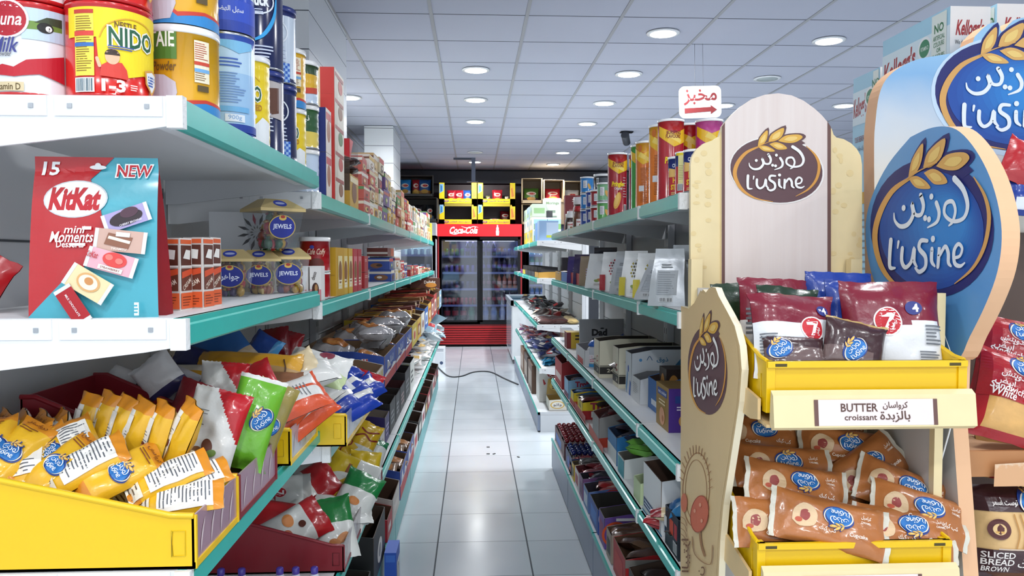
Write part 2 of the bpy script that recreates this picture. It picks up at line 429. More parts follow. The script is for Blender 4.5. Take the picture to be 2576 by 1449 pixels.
# ================================================================== the shop itself
def nodemat(name, build):
    m = bpy.data.materials.new(name); m.use_nodes = True; build(m.node_tree, m.node_tree.nodes['Principled BSDF']); return m
def mth(nt, op, a, b=None, c=None):
    n = nt.nodes.new('ShaderNodeMath'); n.operation = op
    for i, x in enumerate((a, b, c)):
        if x is None: continue
        if isinstance(x, (int, float)): n.inputs[i].default_value = x
        else: nt.links.new(x, n.inputs[i])
    return n.outputs[0]
def gridmask(nt, co, off, size, w):
    f = mth(nt, 'FRACT', mth(nt, 'DIVIDE', mth(nt, 'SUBTRACT', co, off), size))
    d = mth(nt, 'ABSOLUTE', mth(nt, 'SUBTRACT', f, .5))
    return mth(nt, 'GREATER_THAN', d, .5 - w / size / 2)
def mixc(nt, f, a, b):
    n = nt.nodes.new('ShaderNodeMix'); n.data_type = 'RGBA'
    for i, x in ((0, f), (6, a), (7, b)):
        if isinstance(x, (int, float, tuple)): n.inputs[i].default_value = x
        else: nt.links.new(x, n.inputs[i])
    return n.outputs[2]
def tiles(x0, sx, wx, y0, sy, wy, cA, cB, cg, rough, bumpy=0):
    def f(nt, b):
        g = nt.nodes.new('ShaderNodeNewGeometry'); sp = nt.nodes.new('ShaderNodeSeparateXYZ'); nt.links.new(g.outputs['Position'], sp.inputs[0])
        mx = gridmask(nt, sp.outputs[0], x0, sx, wx); my = gridmask(nt, sp.outputs[1], y0, sy, wy)
        ix = mth(nt, 'FLOOR', mth(nt, 'DIVIDE', mth(nt, 'SUBTRACT', sp.outputs[0], x0), sx)); iy = mth(nt, 'FLOOR', mth(nt, 'DIVIDE', mth(nt, 'SUBTRACT', sp.outputs[1], y0), sy))
        cb = nt.nodes.new('ShaderNodeCombineXYZ'); nt.links.new(ix, cb.inputs[0]); nt.links.new(iy, cb.inputs[1])
        wn = nt.nodes.new('ShaderNodeTexWhiteNoise'); nt.links.new(cb.outputs[0], wn.inputs['Vector'])
        nz = nt.nodes.new('ShaderNodeTexNoise'); nz.inputs['Scale'].default_value = 3.5; nz.inputs['Detail'].default_value = 5; nt.links.new(g.outputs['Position'], nz.inputs['Vector'])
        k = mth(nt, 'ADD', mth(nt, 'MULTIPLY', wn.outputs['Value'], .55), mth(nt, 'MULTIPLY', nz.outputs['Fac'], .45))
        c = mixc(nt, k, rgb(cA), rgb(cB)); m = mth(nt, 'MAXIMUM', mx, my)
        nt.links.new(mixc(nt, m, c, rgb(cg)), b.inputs['Base Color'])
        r = mth(nt, 'ADD', mth(nt, 'MULTIPLY', nz.outputs['Fac'], .12), rough); nt.links.new(mth(nt, 'MAXIMUM', r, mth(nt, 'MULTIPLY', m, .8)), b.inputs['Roughness'])
        if bumpy:
            n2 = nt.nodes.new('ShaderNodeTexNoise'); n2.inputs['Scale'].default_value = 160; nt.links.new(g.outputs['Position'], n2.inputs['Vector'])
            bp = nt.nodes.new('ShaderNodeBump'); bp.inputs['Strength'].default_value = bumpy; bp.inputs['Distance'].default_value = .002
            nt.links.new(n2.outputs['Fac'], bp.inputs['Height']); nt.links.new(bp.outputs[0], b.inputs['Normal'])
    return f
CZ = H + 1.53
XL, XR, YB, Y0 = -1.5, 5.5, 13.4, -3.2
floorm = nodemat('floor_tiles', tiles(-.184, .45, .0075, 3.88, .43, .0035, 'C0C9D0', 'D3DADF', '50565C', .13))
ceilm = nodemat('ceiling_panels', tiles(-.263, .6, .0, 4.92, .59, .012, 'ABAFBF', 'B7BAC8', '33363E', .8, .25))
mb = MB(); mb.box(XL, XR, Y0, YB, -.05, 0, floorm); struct(mb.build('floor'))
mb = MB(); mb.box(XL, XR, Y0, YB, CZ, CZ + .05, ceilm); ceil = struct(mb.build('ceiling'))
mb = MB(); gb = M('9C9DA2', .6, var=.12, vs=2.)
x = -.263 - .6 * 2
while x < XR: mb.box(x - .011, x + .011, Y0, YB, CZ - .004, CZ + .001, gb); x += .6
struct(mb.build('trim_1'))
def clad(cA, cg, s, off):
    def f(nt, b):
        g = nt.nodes.new('ShaderNodeNewGeometry'); sp = nt.nodes.new('ShaderNodeSeparateXYZ'); nt.links.new(g.outputs['Position'], sp.inputs[0])
        m = gridmask(nt, sp.outputs[2], off, s, .005); nt.links.new(mixc(nt, m, rgb(cA), rgb(cg)), b.inputs['Base Color']); b.inputs['Roughness'].default_value = .22
    return f
wallm = nodemat('white_cladding', clad('EDF0F3', '4A5058', .2, 2.93))
darkw = M('34363E', .7, var=.1, vs=2.)
mb = MB(); mb.box(XL - .1, XL, Y0, YB, 0, CZ, wallm); struct(mb.build('wall_left'))
mb = MB(); mb.box(XL, XR, YB, YB + .1, 0, CZ, darkw); struct(mb.build('wall_back'))
mb = MB(); mb.box(XR, XR + .1, Y0, YB, 0, CZ, M('B9BEC4', .7, var=.05)); struct(mb.build('wall_right'))
mb = MB(); mb.box(-1.46, -.86, 4.15, 5.35, 0, CZ - .006, wallm); struct(mb.build('pillar_1'))
mb = MB(); mb.box(-1.25, -.92, 9.0, 9.85, 0, CZ - .006, wallm); struct(mb.build('pillar_2'))
mb = MB(); mb.box(XL, XR, YB - .12, YB, 2.72, 2.93, M('3A3C44', .6)); struct(mb.build('trim_2'))
# ------------------------------------------------------------------ lamps in the ceiling
def downlight(x, y, on, label, n, pw=1.):
    e = empty('downlight', label, 'ceiling lamp', (x, y, CZ), group=None)
    mb = MB(); mb.lathe([(.098, 0), (.112, -.004), (.112, -.009), (.092, -.013), (.084, -.011)], 32, plas('E6E9EC')); mb.build('rim', e)
    mb = MB(); mb.lathe([(.088, -.006), (.088, -.012), (.05, -.017), (.001, -.018)], 32, M('FFFFFF', .4, emis=14.) if on else M('A9B3B4', .3)); mb.build('lens', e)
    if on:
        l = bpy.data.lights.new('lamp', 'AREA'); l.shape = 'DISK'; l.size = .16; l.energy = LAMP * pw; l.color = (.96, .98, 1.0); l.spread = math.radians(165)
        o = bpy.data.objects.new('lamp', l); COL.objects.link(o); o.location = (x, y, CZ - .03)
LAMP = 17.
rows = [('row over the aisle', .02, [(3.95, 0), (6.32, 1), (7.5, 1), (8.68, 1), (11.15, 0), (12.25, 1)]),
        ('row right of the aisle', 1.28, [(5.24, 1), (6.4, 1), (7.6, 1), (8.75, 1), (9.95, 1), (11.13, 1), (12.5, 1)]),
        ('row far to the right', 2.48, [(5.36, 1), (7.65, 1)])]
for nm, x, l in rows:
    for k, (y, on) in enumerate(l):
        downlight(x, y, on, ('lit' if on else 'unlit') + ' round ceiling lamp, ' + ORD[k] + ' of the ' + nm, k)
downlight(-1.17, 7.45, 1, 'lit round ceiling lamp beside the white tiled pillars', 0)
downlight(2.48, 6.5, 0, 'unlit round ceiling lamp above the bakery sign', 0)
# more lamps of the same rows, above and behind the camera
for k, (x, y) in enumerate([(.02, .4), (.02, -1.0), (1.28, 2.2), (1.28, .5), (1.28, -1.2), (2.48, 2.2), (2.48, .2), (-.9, 1.2), (-.9, -1.0), (3.68, 4.2), (3.68, 7.6), (3.68, 1.0)]):
    downlight(x, y, 1, 'lit round ceiling lamp above the near shelves, ' + ORD[k] + ' out of frame', k, 0.8 if y < -.5 else .34)
# ------------------------------------------------------------------ shelving
TEAL = M('30B6AB', .35, coat=.15, var=.1, vs=14.)
WHITE = M('E6E8EA', .42, var=.06, vs=9.)
WHITE2 = M('D3D6DA', .5, var=.06, vs=5.)
OFFWHITE = M('E4E7EA', .55, var=.05, vs=4.)  # even pale paint of back panels and shelf undersides
def shelf_unit(label, face, xe, xb, ya, yb, shelves, top, deck=None, rough_end=False, uprights=True, pan=None):
    e = empty('shelving_unit', label, 'shelf unit', ((xe + xb) / 2, ya, 0))
    ox, oy = (xe + xb) / 2, ya; L = yb - ya; a = xe - ox; b = xb - ox; s = face
    mb = MB(); mb.box(b - s * .002, b - s * .025, .004, L - .004, .02, top, pan or OFFWHITE)
    for z in [k * .42 + .2 for k in range(int(top / .42))]: mb.box(b - s * .002, b + s * .0004, .004, L - .004, z, z + .004, card('54585E'))
    mb.build('back_panel', e)
    for k, y in enumerate((.0, L - .03)):
        mb = MB(); mb.box(b, b + s * .03, y, y + .03, 0, top, WHITE2)
        for q in range(int(top / .06)): mb.box(b + s * .03, b + s * .0305, y + .012, y + .018, q * .06 + .02, q * .06 + .045, card('3A3D42'))
        mb.build('upright', e)
    for k, (z, xz) in enumerate(shelves):
        q = xz - ox
        mb = MB()
        mb.box(q - s * .006, b + s * .032, .006, L - .006, z - .022, z, WHITE, b=OFFWHITE)
        mb.box(q - s * .03, q - s * .05, .02, L - .02, z - .034, z - .022, OFFWHITE)
        sh = mb.build('shelf', e)
        mb = MB(); pr = [(q, z), (q, z - .008), (q + s * .005, z - .010), (q + s * .005, z - .036), (q - s * .004, z - .041), (q - s * .012, z - .041), (q - s * .012, z)]
        mb.prism(pr, lambda x, zz: V((x, .004, zz)), lambda x, zz: V((x, L - .004, zz)), TEAL); mb.build('price_rail', sh)
        for y0 in (.0, L - .008):
            mb = MB(); pr = [(q - s * .012, z - .0006), (b + s * .034, z - .0006), (b + s * .034, z - .082), (b + s * .06, z - .082), (q - s * .05, z - .046), (q - s * .012, z - .04)]
            mb.prism(pr, lambda x, zz: V((x, y0, zz)), lambda x, zz: V((x, y0 + .006, zz)), WHITE if y0 == 0 else WHITE2)
            if y0 == 0:
                for x0, x1 in ((q - s * .02, q - s * .16), (q - s * .17, b + s * .04)):
                    mb.box(x0, x1, -.002, .001, z - .028, z - .001, WHITE)
                    for xx in (x0 - s * .02, x1 + s * .02): mb.lathe([(.0035, 0), (.003, .001)], 10, metalm('B5B8BC'), (0, 0, 0)) if 0 else mb.box(xx - .003, xx + .003, -.0035, -.001, z - .018, z - .012, metalm('AEB2B6'))
                mb.box(q - s * .014, q + s * .007, -.004, .012, z - .043, z - .0004, M('ECEEEE', .55, bump=.6, bs=120.))
            mb.build('end_bracket', sh)
    if deck:
        q = xe - ox
        mb = MB(); mb.box(q - s * .004, b + s * .03, .003, L - .003, deck - .025, deck, WHITE2); mb.build('base_deck', e)
        mb = MB(); mb.box(q, q - s * .02, .003, L - .003, .012, deck - .001, M('4FA3A6' if face > 0 else '7E8AA0', .35, var=.08, vs=5.)); mb.box(q + s * .004, q - s * .02, .003, L - .003, deck - .018, deck - .0004, TEAL)
        mb.build('kick_plate', e)
        mb = MB(); mb.box(q - s * .022, b + s * .03, 0, .004, 0, deck - .026, WHITE2); mb.build('base_side', e)
    return e
BAYN = ['nearest', 'second', 'third', 'fourth', 'fifth', 'sixth', 'seventh', 'eighth']
XE = -.394
shelf_unit('white shelf bay with teal edges holding milk powder tins, nearest on the left', 1, XE, -.80, 1.064, 1.985, [(1.648, XE), (1.35, XE), (1.005, XE), (.57, XE)], 2.0)
for k in range(6):
    ya = 1.99 + .93 * k
    shelf_unit('white shelf bay with teal edges, ' + BAYN[k + 1] + ' along the left wall', 1, XE, -.80, ya, ya + .925, [(1.60, XE), (1.32, XE), (.952, -.375), (.56, -.375)], 1.85, .17)
shelf_unit('low white shelf bay without upper shelves at the far left end', 1, XE, -.80, 7.57, 8.5, [(.952, -.375), (.56, -.375)], 1.0, .17)
XF = .53
for k, (ya, yb) in enumerate(((1.96, 2.452), (2.455, 3.395), (3.40, 4.325), (4.33, 5.24))):
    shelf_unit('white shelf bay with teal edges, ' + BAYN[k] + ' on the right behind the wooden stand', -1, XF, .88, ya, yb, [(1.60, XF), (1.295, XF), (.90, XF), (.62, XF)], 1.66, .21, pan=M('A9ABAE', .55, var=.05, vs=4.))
for k in range(4):
    ya = 6.34 + .93 * k
    shelf_unit('white shelf bay with teal edges, ' + BAYN[k] + ' of the far run on the right', -1, .525, .92, ya, ya + .925, [(1.583, .525), (1.274, .525), (.89, .525), (.53, .545)], 1.62, .167)
# ================================================================== the wooden bakery stand, right foreground
def pxY(Y, dx=0): return lambda u, v, h: onY(u, v, Y) + V((0, -h, 0))
def pxX(X, s=-1): return lambda u, v, h: onX(u, v, X) + V((s * h, 0, 0))
def rotm(tilt, inpl=0, yaw=0, roll=0):
    return (Matrix.Rotation(yaw, 3, 'Z') @ Matrix.Rotation(tilt, 3, 'X') @ Matrix.Rotation(roll, 3, 'Y') @ Matrix.Rotation(inpl, 3, 'Z')).to_euler()
R = math.radians
def c4(x, y): return (1690 + x / 2.683, 200 + y / 2.683)
def woodm(a, b, sx=26.):
    m = bpy.data.materials.new('printed_wood'); m.use_nodes = True; nt = m.node_tree; p = nt.nodes['Principled BSDF']
    g = nt.nodes.new('ShaderNodeNewGeometry'); mp = nt.nodes.new('ShaderNodeMapping'); mp.inputs['Scale'].default_value = (sx, sx, 1.2)
    n = nt.nodes.new('ShaderNodeTexNoise'); n.inputs['Scale'].default_value = 1.6; n.inputs['Detail'].default_value = 5
    nt.links.new(g.outputs['Position'], mp.inputs[0]); nt.links.new(mp.outputs[0], n.inputs['Vector'])
    nt.links.new(mixc(nt, n.outputs['Fac'], rgb(a), rgb(b)), p.inputs['Base Color']); p.inputs['Roughness'].default_value = .32
    return m
PINKW = woodm('DAC8C0', 'EDE3DD'); BEIGE = M('EBD7A6', .4, var=.05, vs=18.); BEIGE2 = M('DDBF8C', .42, var=.05, vs=12.); KRAFT = M('C79F6B', .45, var=.06, vs=9.)
PEACH = M('E9B98F', .55, var=.05, vs=6.); STRIPE = card('6B4B45')
stand = empty('display_stand', 'beige wooden bakery stand with arched header board and two yellow trays', 'display stand', (.75, 1.72, 0))
def under(mb, name, parent, **k):
    # geometry is written in world space: move it into the parent's frame
    o = V(parent.location); mb.v = [p - o for p in mb.v]; return mb.build(name, parent, **k)
HY = 1.90
mb = MB()
wing = [c4(*p) for p in [(127, 1900), (127, 580), (135, 525), (165, 472), (215, 432), (280, 408), (318, 385), (336, 330), (1078, 330), (1092, 372), (1112, 392), (1160, 402), (1210, 430), (1250, 470), (1275, 515), (1284, 575), (1286, 1900)]]
mb.prism(wing, lambda u, v: onY(u, v, HY + .006), lambda u, v: onY(u, v, HY + .006) + V((0, .014, 0)), BEIGE)
arch = [(336, 1900), (336, 318), (372, 275), (410, 232), (465, 182), (540, 132), (630, 102), (720, 93), (810, 107), (890, 143), (960, 193), (1012, 240), (1050, 285), (1074, 320), (1074, 1900)]
mb.prism([c4(*p) for p in arch], lambda u, v: onY(u, v, HY), lambda u, v: onY(u, v, HY) + V((0, .012, 0)), PINKW, edge=BEIGE)
sf = pxY(HY)
mb.art([PG([c4(*p) for p in ((337, 318), (358, 290), (358, 1900), (337, 1900))], STRIPE), PG([c4(*p) for p in ((1050, 285), (1073, 320), (1073, 1900), (1050, 1900))], STRIPE)], sf)
r = random.Random(4); bl = []
for k in range(34):
    x = r.choice((r.uniform(140, 320), r.uniform(1085, 1270))); y = r.uniform(470, 1350); bl.append(c4(x, y))
mb.art([('E6CE96', [ellp(u, v, r.uniform(4, 9), r.uniform(4, 9), 0, 12) for u, v in bl])], pxY(HY + .006))
def logo_px(l, cx, cy, rx, ry): return [(c, [[(cx + rx * x, cy - ry * y) for x, y in p] for p in ps]) for c, ps in l]
cx, cy = c4(705, 612)
mb.art([('F1ECE6', tri(ellp(cx + 1, cy, 120, 84.5, .12, 40)))], sf, h0=.0008)
mb.art(logo_px(LOGO_BROWN, cx, cy, 312 / 2.683, 312 / 2.683), sf, h0=.0012)
under(mb, 'header_board', stand, bevel=0)
# left side panel
mb = MB(); SX = .53
side = [(1711, 1900), (1713, 770), (1735, 777), (1752, 760), (1768, 728), (1778, 738), (1790, 722), (1800, 724), (1808, 745), (1830, 785), (1848, 820), (1861, 870), (1866, 930), (1860, 1010), (1848, 1090), (1834, 1180), (1820, 1270), (1812, 1360), (1808, 1449), (1800, 1900)]
mb.prism(side, lambda u, v: onX(u, v, SX), lambda u, v: onX(u, v, SX) + V((.014, 0, 0)), BEIGE2, edge=M('EFE3C4', .5))
sf = pxX(SX)
mb.art([PG([(x + (4 if x < 1730 else -5), y + 2) for x, y in side[1:19]] + [(1805, 1700), (1716, 1700)], BEIGE2)], sf, h0=.0004)
mb.art(logo_px(LOGO_BROWN, 1781, 932, 50, 158), sf, h0=.001)
ink = 'A5764A'
dz = [ST([(1752 + 34 * math.cos(a), 1232 + 92 * math.sin(a) - 10 * math.cos(a)) for a in [i * .3 for i in range(22)]], 2.2, ink),
      ST([(1752 + 27 * math.cos(a), 1235 + 78 * math.sin(a)) for a in [i * .3 for i in range(22)]], 1.4, ink)]
for i in range(16):
    a = 3.4 + i * .19; dz.append(ST([(1752 + 34 * math.cos(a), 1232 + 92 * math.sin(a)), (1752 + 43 * math.cos(a), 1228 + 108 * math.sin(a))], 1.6, ink, False))
dz += [EL(1763, 1293, 22, 46, 'CF6A4C', .12), ST(ellp(1763, 1293, 22, 46, .12, 20), 2, 'A8482F'), EL(1724, 1265, 8, 24, 'CF7350'), ST([(1764, 1340), (1768, 1372), (1776, 1398)], 5, ink), ST([(1745, 1350), (1752, 1395), (1790, 1420), (1796, 1372)], 2, ink)]
for i in range(5): dz.append(ST([(1716, 1300 + i * 14), (1726, 1306 + i * 15), (1731, 1322 + i * 14)], 1.6, ink))
dz.append(EL(1752, 1285, 3, 5, 'E8A080')); dz.append(EL(1766, 1270, 3, 5, 'E8A080')); dz.append(EL(1770, 1310, 3, 5, 'E8A080'))
def rot90(items, cx, cy): return [(c, [[(cx + (y - cy), cy + (x - cx)) for x, y in p] for p in ps]) for c, ps in items]
dz.append((card('7A4F30'), [[(1731 - y, 1420 + x) for x, y in p] for p in TX('فطيرة البيتزا', 30, 0, 190, 22, '0')[1]]))
dz.append((card('7A4F30'), [[(1768 - y, 1440 + x) for x, y in p] for p in TX('بالجبن', 30, 0, 90, 20, '0')[1]]))
mb.art(dz, sf, h0=.001)
under(mb, 'side_panel', stand)
mb = MB(); mb.box(.958, .970, 1.56, 1.915, 0, 1.36, M('CFCDC9', .5, var=.04, vs=8.)); mb.box(.955, .973, 1.552, 1.57, 0, 1.36, BEIGE); under(mb, 'side_panel', stand)
for x in (.545, .945):
    mb = MB(); mb.box(x - .014, x + .014, 1.872, 1.898, 0, 1.43, BEIGE); under(mb, 'post', stand)
mb = MB(); mb.box(.545, .958, 1.86, 1.868, 0, 1.36, M('C9C6C2', .5, var=.04, vs=8.)); under(mb, 'back_board', stand)
# tray carriers with printed price strips
def carrier(z, yf, items):
    mb = MB()
    for x in (.5435, .9515):
        mb.prism([(1.90, z + .10), (yf + .02, z + .034), (yf + .02, z - .006), (yf + .06, z - .012), (1.90, z + .02)], lambda y, zz: V((x - .003, y, zz)), lambda y, zz: V((x + .003, y, zz)), BEIGE2)
    mb.prism([(1.89, z + .055), (yf + .0, z - .012), (yf + .0, z - .018), (1.89, z + .046)], lambda y, zz: V((.55, y, zz)), lambda y, zz: V((.948, y, zz)), BEIGE2)
    c = under(mb, 'tray_shelf', stand)
    mb = MB(); y1 = yf - .006
    mb.prism([(y1 - .006, z - .020), (y1 - .018, z - .013), (y1 - .010, z + .046), (y1 + .002, z + .054), (y1 + .006, z - .008)], lambda y, zz: V((.556, y, zz)), lambda y, zz: V((.945, y, zz)), BEIGE)
    def s2(u, v, h): return V((.7505 + u, y1 - .0145 + (v / .066) * .008 - h, z + .016 + v))
    mb.art([RC(-.112, -.026, .112, .022, M('E8DAD6', .45)), RC(-.118, -.026, -.110, .022, STRIPE), RC(.110, -.026, .118, .022, STRIPE)] + items, s2)
    q = under(mb, 'price_strip', stand); q['label'] = 'beige strip printed with brown words'
BR = card('5A4038')
carrier(1.130, 1.425, [TX('BUTTER', -.032, .007, .071, .0155, BR, bold=.02), TX('croissant', -.030, -.011, .062, .0105, BR), TX('كرواسان', .037, .010, .048, .015, BR), TX('بالزبدة', .036, -.010, .058, .021, BR)])
carrier(.781, 1.462, [TX('CUPCAKE', -.032, .007, .071, .0155, BR)])
YEL = M('ECC006', .38, var=.04, vs=5., coat=.15); YELD = M('DDB90F', .45)
def tray(name, label, loc, rot, w, d, hf, hb, body, group=None, win=None, rise=0, group_rim=None, rim=None):
    """plastic crate: front at y=0 looking to -y, centred in x"""
    e = empty(name, label, 'tray', loc, rot, group)
    mb = MB(); t = .004
    for x in (-w / 2, w / 2 - t):
        mb.prism([(0, 0), (d, rise), (d, rise + hb), (d * .93, rise + hb), (d * .08, hf + rise * .05), (0, hf)], lambda y, z: V((x, y, z)), lambda y, z: V((x + t, y, z)), body)
    for x, s in ((-w / 2, -1), (w / 2, 1)):
        mb.tube([(x, 0, hf), (x, d * .08, hf + rise * .05 + .001), (x, d * .93, rise + hb), (x, d, rise + hb)], .0045, body, 6)
        for zz in (.25, .75):
            pass
        # pressed latch mark near the front corner
        y0, y1, z0, z1 = .012, .030, hf * .25, hf * .72
        mb.tube([(x + s * .0006, y0, z0), (x + s * .0006, y1, z0), (x + s * .0006, y1, z1), (x + s * .0006, y0, z1), (x + s * .0006, y0, z0)], .0012, rim or YELD, 4)
    mb.prism([(0, 0), (d, rise), (d, rise + t), (0, t)], lambda y, z: V((-w / 2, y, z)), lambda y, z: V((w / 2, y, z)), body)
    mb.box(-w / 2, w / 2, d - t, d, rise, rise + hb, body)
    if not win:
        mb.box(-w / 2, w / 2, -.002, t, 0, hf, body)
        mb.box(-w / 2 - .002, w / 2 + .002, -.010, t, hf - .012, hf, body); mb.box(-w / 2 + .012, -w / 2 + .035, -.0104, -.008, hf - .010, hf - .004, card('4A3F12')); mb.box(w / 2 - .035, w / 2 - .012, -.0104, -.008, hf - .010, hf - .004, card('4A3F12'))
        for x in (-w / 2 - .003, w / 2 - .014): mb.box(x, x + .017, -.006, .016, 0, hf, body)
    else:
        mb.box(-w / 2, w / 2, -.002, t, 0, .010, body)
        for x in (-w / 2, w / 2 - .006): mb.box(x, x + .006, -.003, t, 0, hf, body)
    mb.build('crate', e, bevel=.0025)
    if win:
        mb = MB(); mb.box(-w / 2 + .006, w / 2 - .006, 0, .0025, .010, hf, win)
        r = random.Random(hash(label) % 99 if 0 else int(w * 1e4))
        for k in range(4):
            x = -w * .38 + k * w * .22; mb.art([ST([(x, hf * .2), (x + .006, hf * .5), (x + .018, hf * .8)], .006, M('D9C6CA', .3), taper=True)], plane((0, 0, 0), (1, 0, 0), (0, 0, 1)), h0=.0008)
        mb.build('front_window', e)
    return e
tray('bakery_tray', 'yellow plastic tray of croissant bags on the upper level of the wooden stand', (.7475, 1.438, 1.139), (0, 0, 0), .385, .412, .098, .155, YEL, rise=.055)
tray('bakery_tray', 'yellow plastic tray of caramel cupcakes on the lower level of the wooden stand', (.7475, 1.475, .790), (0, 0, 0), .385, .375, .085, .15, YEL, rise=.055)
# ---- bags in the upper tray
def bagobj(name, label, cat, w, l, t, base, art=None, loc=(0, 0, 0), rot=(0, 0, 0), group=None, **k):
    mb = MB(); pillow(mb, w, l, t, base, art, **k)
    mb.v = [p - V((0, 0, t / 2)) for p in mb.v]
    return tag(mb.build(name, None, loc, rot), label, cat, group)
MAR = foil('7A1A2E'); WHT = foil('E4E6E8'); CREAM = foil('DCD9C8'); NAVY = foil('1E3F9A'); GRN = foil('1E3522'); RED = foil('B51F26')
def half(top, bot, at=.1): return lambda a, b: top if b > at + .06 * math.sin(a * 3) else bot
def seven(x, y, r): return [EL(x, y, r, r, 'F1E9E6'), EL(x, y, r * .9, r * .9, 'C0202C'), PG([(x - r * .45, y + r * .55), (x + r * .5, y + r * .6), (x + r * .5, y + r * .42), (x - r * .02, y - r * .6), (x - r * .32, y - r * .6), (x + r * .12, y + r * .3), (x - r * .45, y + r * .3)], 'FFFFFF'), TX('كرواسان', x + r * .42, y - r * .2, r * .7, r * .4, 'FFFFFF', rot=1.2)]
def four(x, y, r): return [EL(x, y, r, r * .9, '23307A'), TX('4', x + r * .2, y, r * .8, r * 1.1, 'FFFFFF', bold=.03), TX('SR', x - r * .45, y + r * .1, r * .5, r * .4, 'FFFFFF')]
def at(u, v, y): return onY(u, v, y)
bagobj('croissant_bag', 'big maroon and white croissant bag leaning at the right of the upper tray', 'bag', .20, .215, .07, MAR, seven(-.02, .017, .029) + four(.035, .045, .016) + [lines(.055, -.03, .092, .012, 6, '6A6E74', 2), lines(.04, -.085, .092, -.04, 8, '6A6E74', 3)], at(2242, 838, 1.53), rotm(R(74), 0, R(-8)), zone=half(MAR, WHT, .10), seed=2, back=MAR, wr=.005)
bagobj('croissant_bag', 'maroon and white croissant bag at the left front of the upper tray', 'bag', .18, .175, .06, MAR, seven(.028, .012, .025) + four(.055, .05, .013) + [lines(-.085, -.05, -.04, .0, 8, '6A6E74', 4)], at(1995, 848, 1.52), rotm(R(72), R(-4), R(6)), zone=half(MAR, WHT, .30), seed=5, back=MAR, wr=.005)
bagobj('croissant_bag', 'maroon and white croissant bag behind the left front one in the upper tray', 'bag', .155, .17, .05, MAR, four(.05, .035, .014) + [lines(-.07, -.04, -.03, .02, 6, '6A6E74', 5)], at(1945, 800, 1.625), rotm(R(80), R(-3), R(2)), zone=half(MAR, WHT, -.1), seed=7, back=MAR, wr=.004)
bagobj('croissant_bag', 'dark green bag at the back left corner of the upper tray', 'bag', .11, .16, .045, GRN, None, at(1852, 800, 1.73), rotm(R(84), R(3)), zone=half(GRN, WHT, -.1), seed=8)
bagobj('croissant_bag', 'dark green bag showing between two maroon bags in the upper tray', 'bag', .13, .15, .045, GRN, None, at(1978, 812, 1.575), rotm(R(78), R(-6)), zone=half(GRN, WHT, -.1), seed=9)
bagobj('croissant_bag', 'plain blue bag at the back of the upper tray under the oval sign', 'bag', .16, .17, .05, NAVY, None, at(2108, 778, 1.74), rotm(R(84), R(-2)), seed=10)
bagobj('croissant_bag', 'plain blue bag in front of the other blue bag in the upper tray', 'bag', .155, .16, .05, NAVY, None, at(2160, 800, 1.66), rotm(R(80), R(-3)), seed=11)
CLR = M('6E5A58', .18, bump=.5, bs=40., coat=.6)
bagobj('cake_bag', 'small dark brown snack bag with gold crimped top at the tray front', 'bag', .12, .105, .04, foil('3A1F22'), mv(LOGO_MINI, .028, dx=-.004, dy=-.012, rot=.9), at(2147, 872, 1.475), rotm(R(70), R(-14), R(-4)), seed=12, sealmat=foil('B59A5C'), zone=lambda a, b: foil('3A1F22') if b > -.15 or a > .5 else CLR)
bagobj('cake_bag', 'small clear and brown snack bag lying at the tray front left', 'bag', .125, .085, .04, CLR, mv(LOGO_MINI, .027, dx=-.035, dy=.006, rot=.5), at(1998, 895, 1.475), rotm(R(62), R(-4), R(0)), seed=13, zone=lambda a, b: foil('3A1F22') if b > .3 else CLR)
mb = MB(); mb.prism([(x, y) for x, y in [(-.05, 0), (-.05, .05), (-.042, .066), (-.028, .07), (-.018, .06), (-.004, .082), (.012, .084), (.022, .07), (.036, .074), (.05, .055), (.055, 0)]], lambda x, z: V((x, 0, z)), lambda x, z: V((x, .006, z)), M('DADDE2', .5))
tag(mb.build('shelf_talker', None, at(2258, 800, 1.79), (0, 0, 0)), 'white scalloped card standing behind the bags of the upper tray', 'card')
# ---- caramel cupcakes in the lower tray
CAR = foil('B4703C'); CRS = M('D6D3C4', .3, bump=.5, bs=60.)
def cup_art(k, flip=False):
    it = [PG(crom([(-.078, -.014), (-.062, -.024), (-.036, -.018), (-.03, .004), (-.04, .02), (-.06, .024), (-.076, .008), (-.078, -.014)], 3)[:-1], 'DDBE96'), PG(crom([(-.064, -.006), (-.052, -.012), (-.044, .0), (-.05, .012), (-.062, .008), (-.064, -.006)], 3)[:-1], '9A4440'), EL(-.066, -.012, .007, .005, 'C4593F')]
    it += mv(LOGO_MINI, .031, dx=.010, dy=.010, rot=PI if flip else .05)
    it += [TX('كب كيك', -.012 if k % 2 else .05, -.022, .034, .012, 'F4EEE4'), TX('Cupcake', .048 if k % 2 else -.02, -.027 if k % 2 == 0 else -.022, .034, .011, 'F4EEE4', shear=.1), TX('كراميل', .062, .02, .02, .009, 'F4EEE4'), TX('CARAMEL', .062, .01, .02, .0045, 'F4EEE4')]
    return mv(it, 1, rot=PI / 2)
cl = [(1905, 1098, 1.745, .20, -4, 0, 'at the far left of the pile'), (2085, 1096, 1.765, .19, -10, 1, 'at the far end behind the pile'), (2120, 1132, 1.705, .20, -10, 0, 'in the second row at the centre'),
      (1965, 1178, 1.65, .22, -6, 0, 'with its name upright at the left'), (2003, 1228, 1.585, .22, -12, 1, 'upside down at the left above the front one'), (2180, 1182, 1.655, .20, 30, 1, 'standing slanted by the right rim'),
      (2270, 1236, 1.60, .20, -24, 1, 'upside down at the right rim'), (2085, 1318, 1.505, .235, -14, 1, 'largest and lowest, lying at the front'), (2310, 1292, 1.545, .20, -20, 1, 'at the front right corner'),
      (2275, 1340, 1.515, .20, -8, 1, 'half hidden below the front right one'), (1960, 1318, 1.54, .19, -4, 0, 'half hidden at the front left corner')]
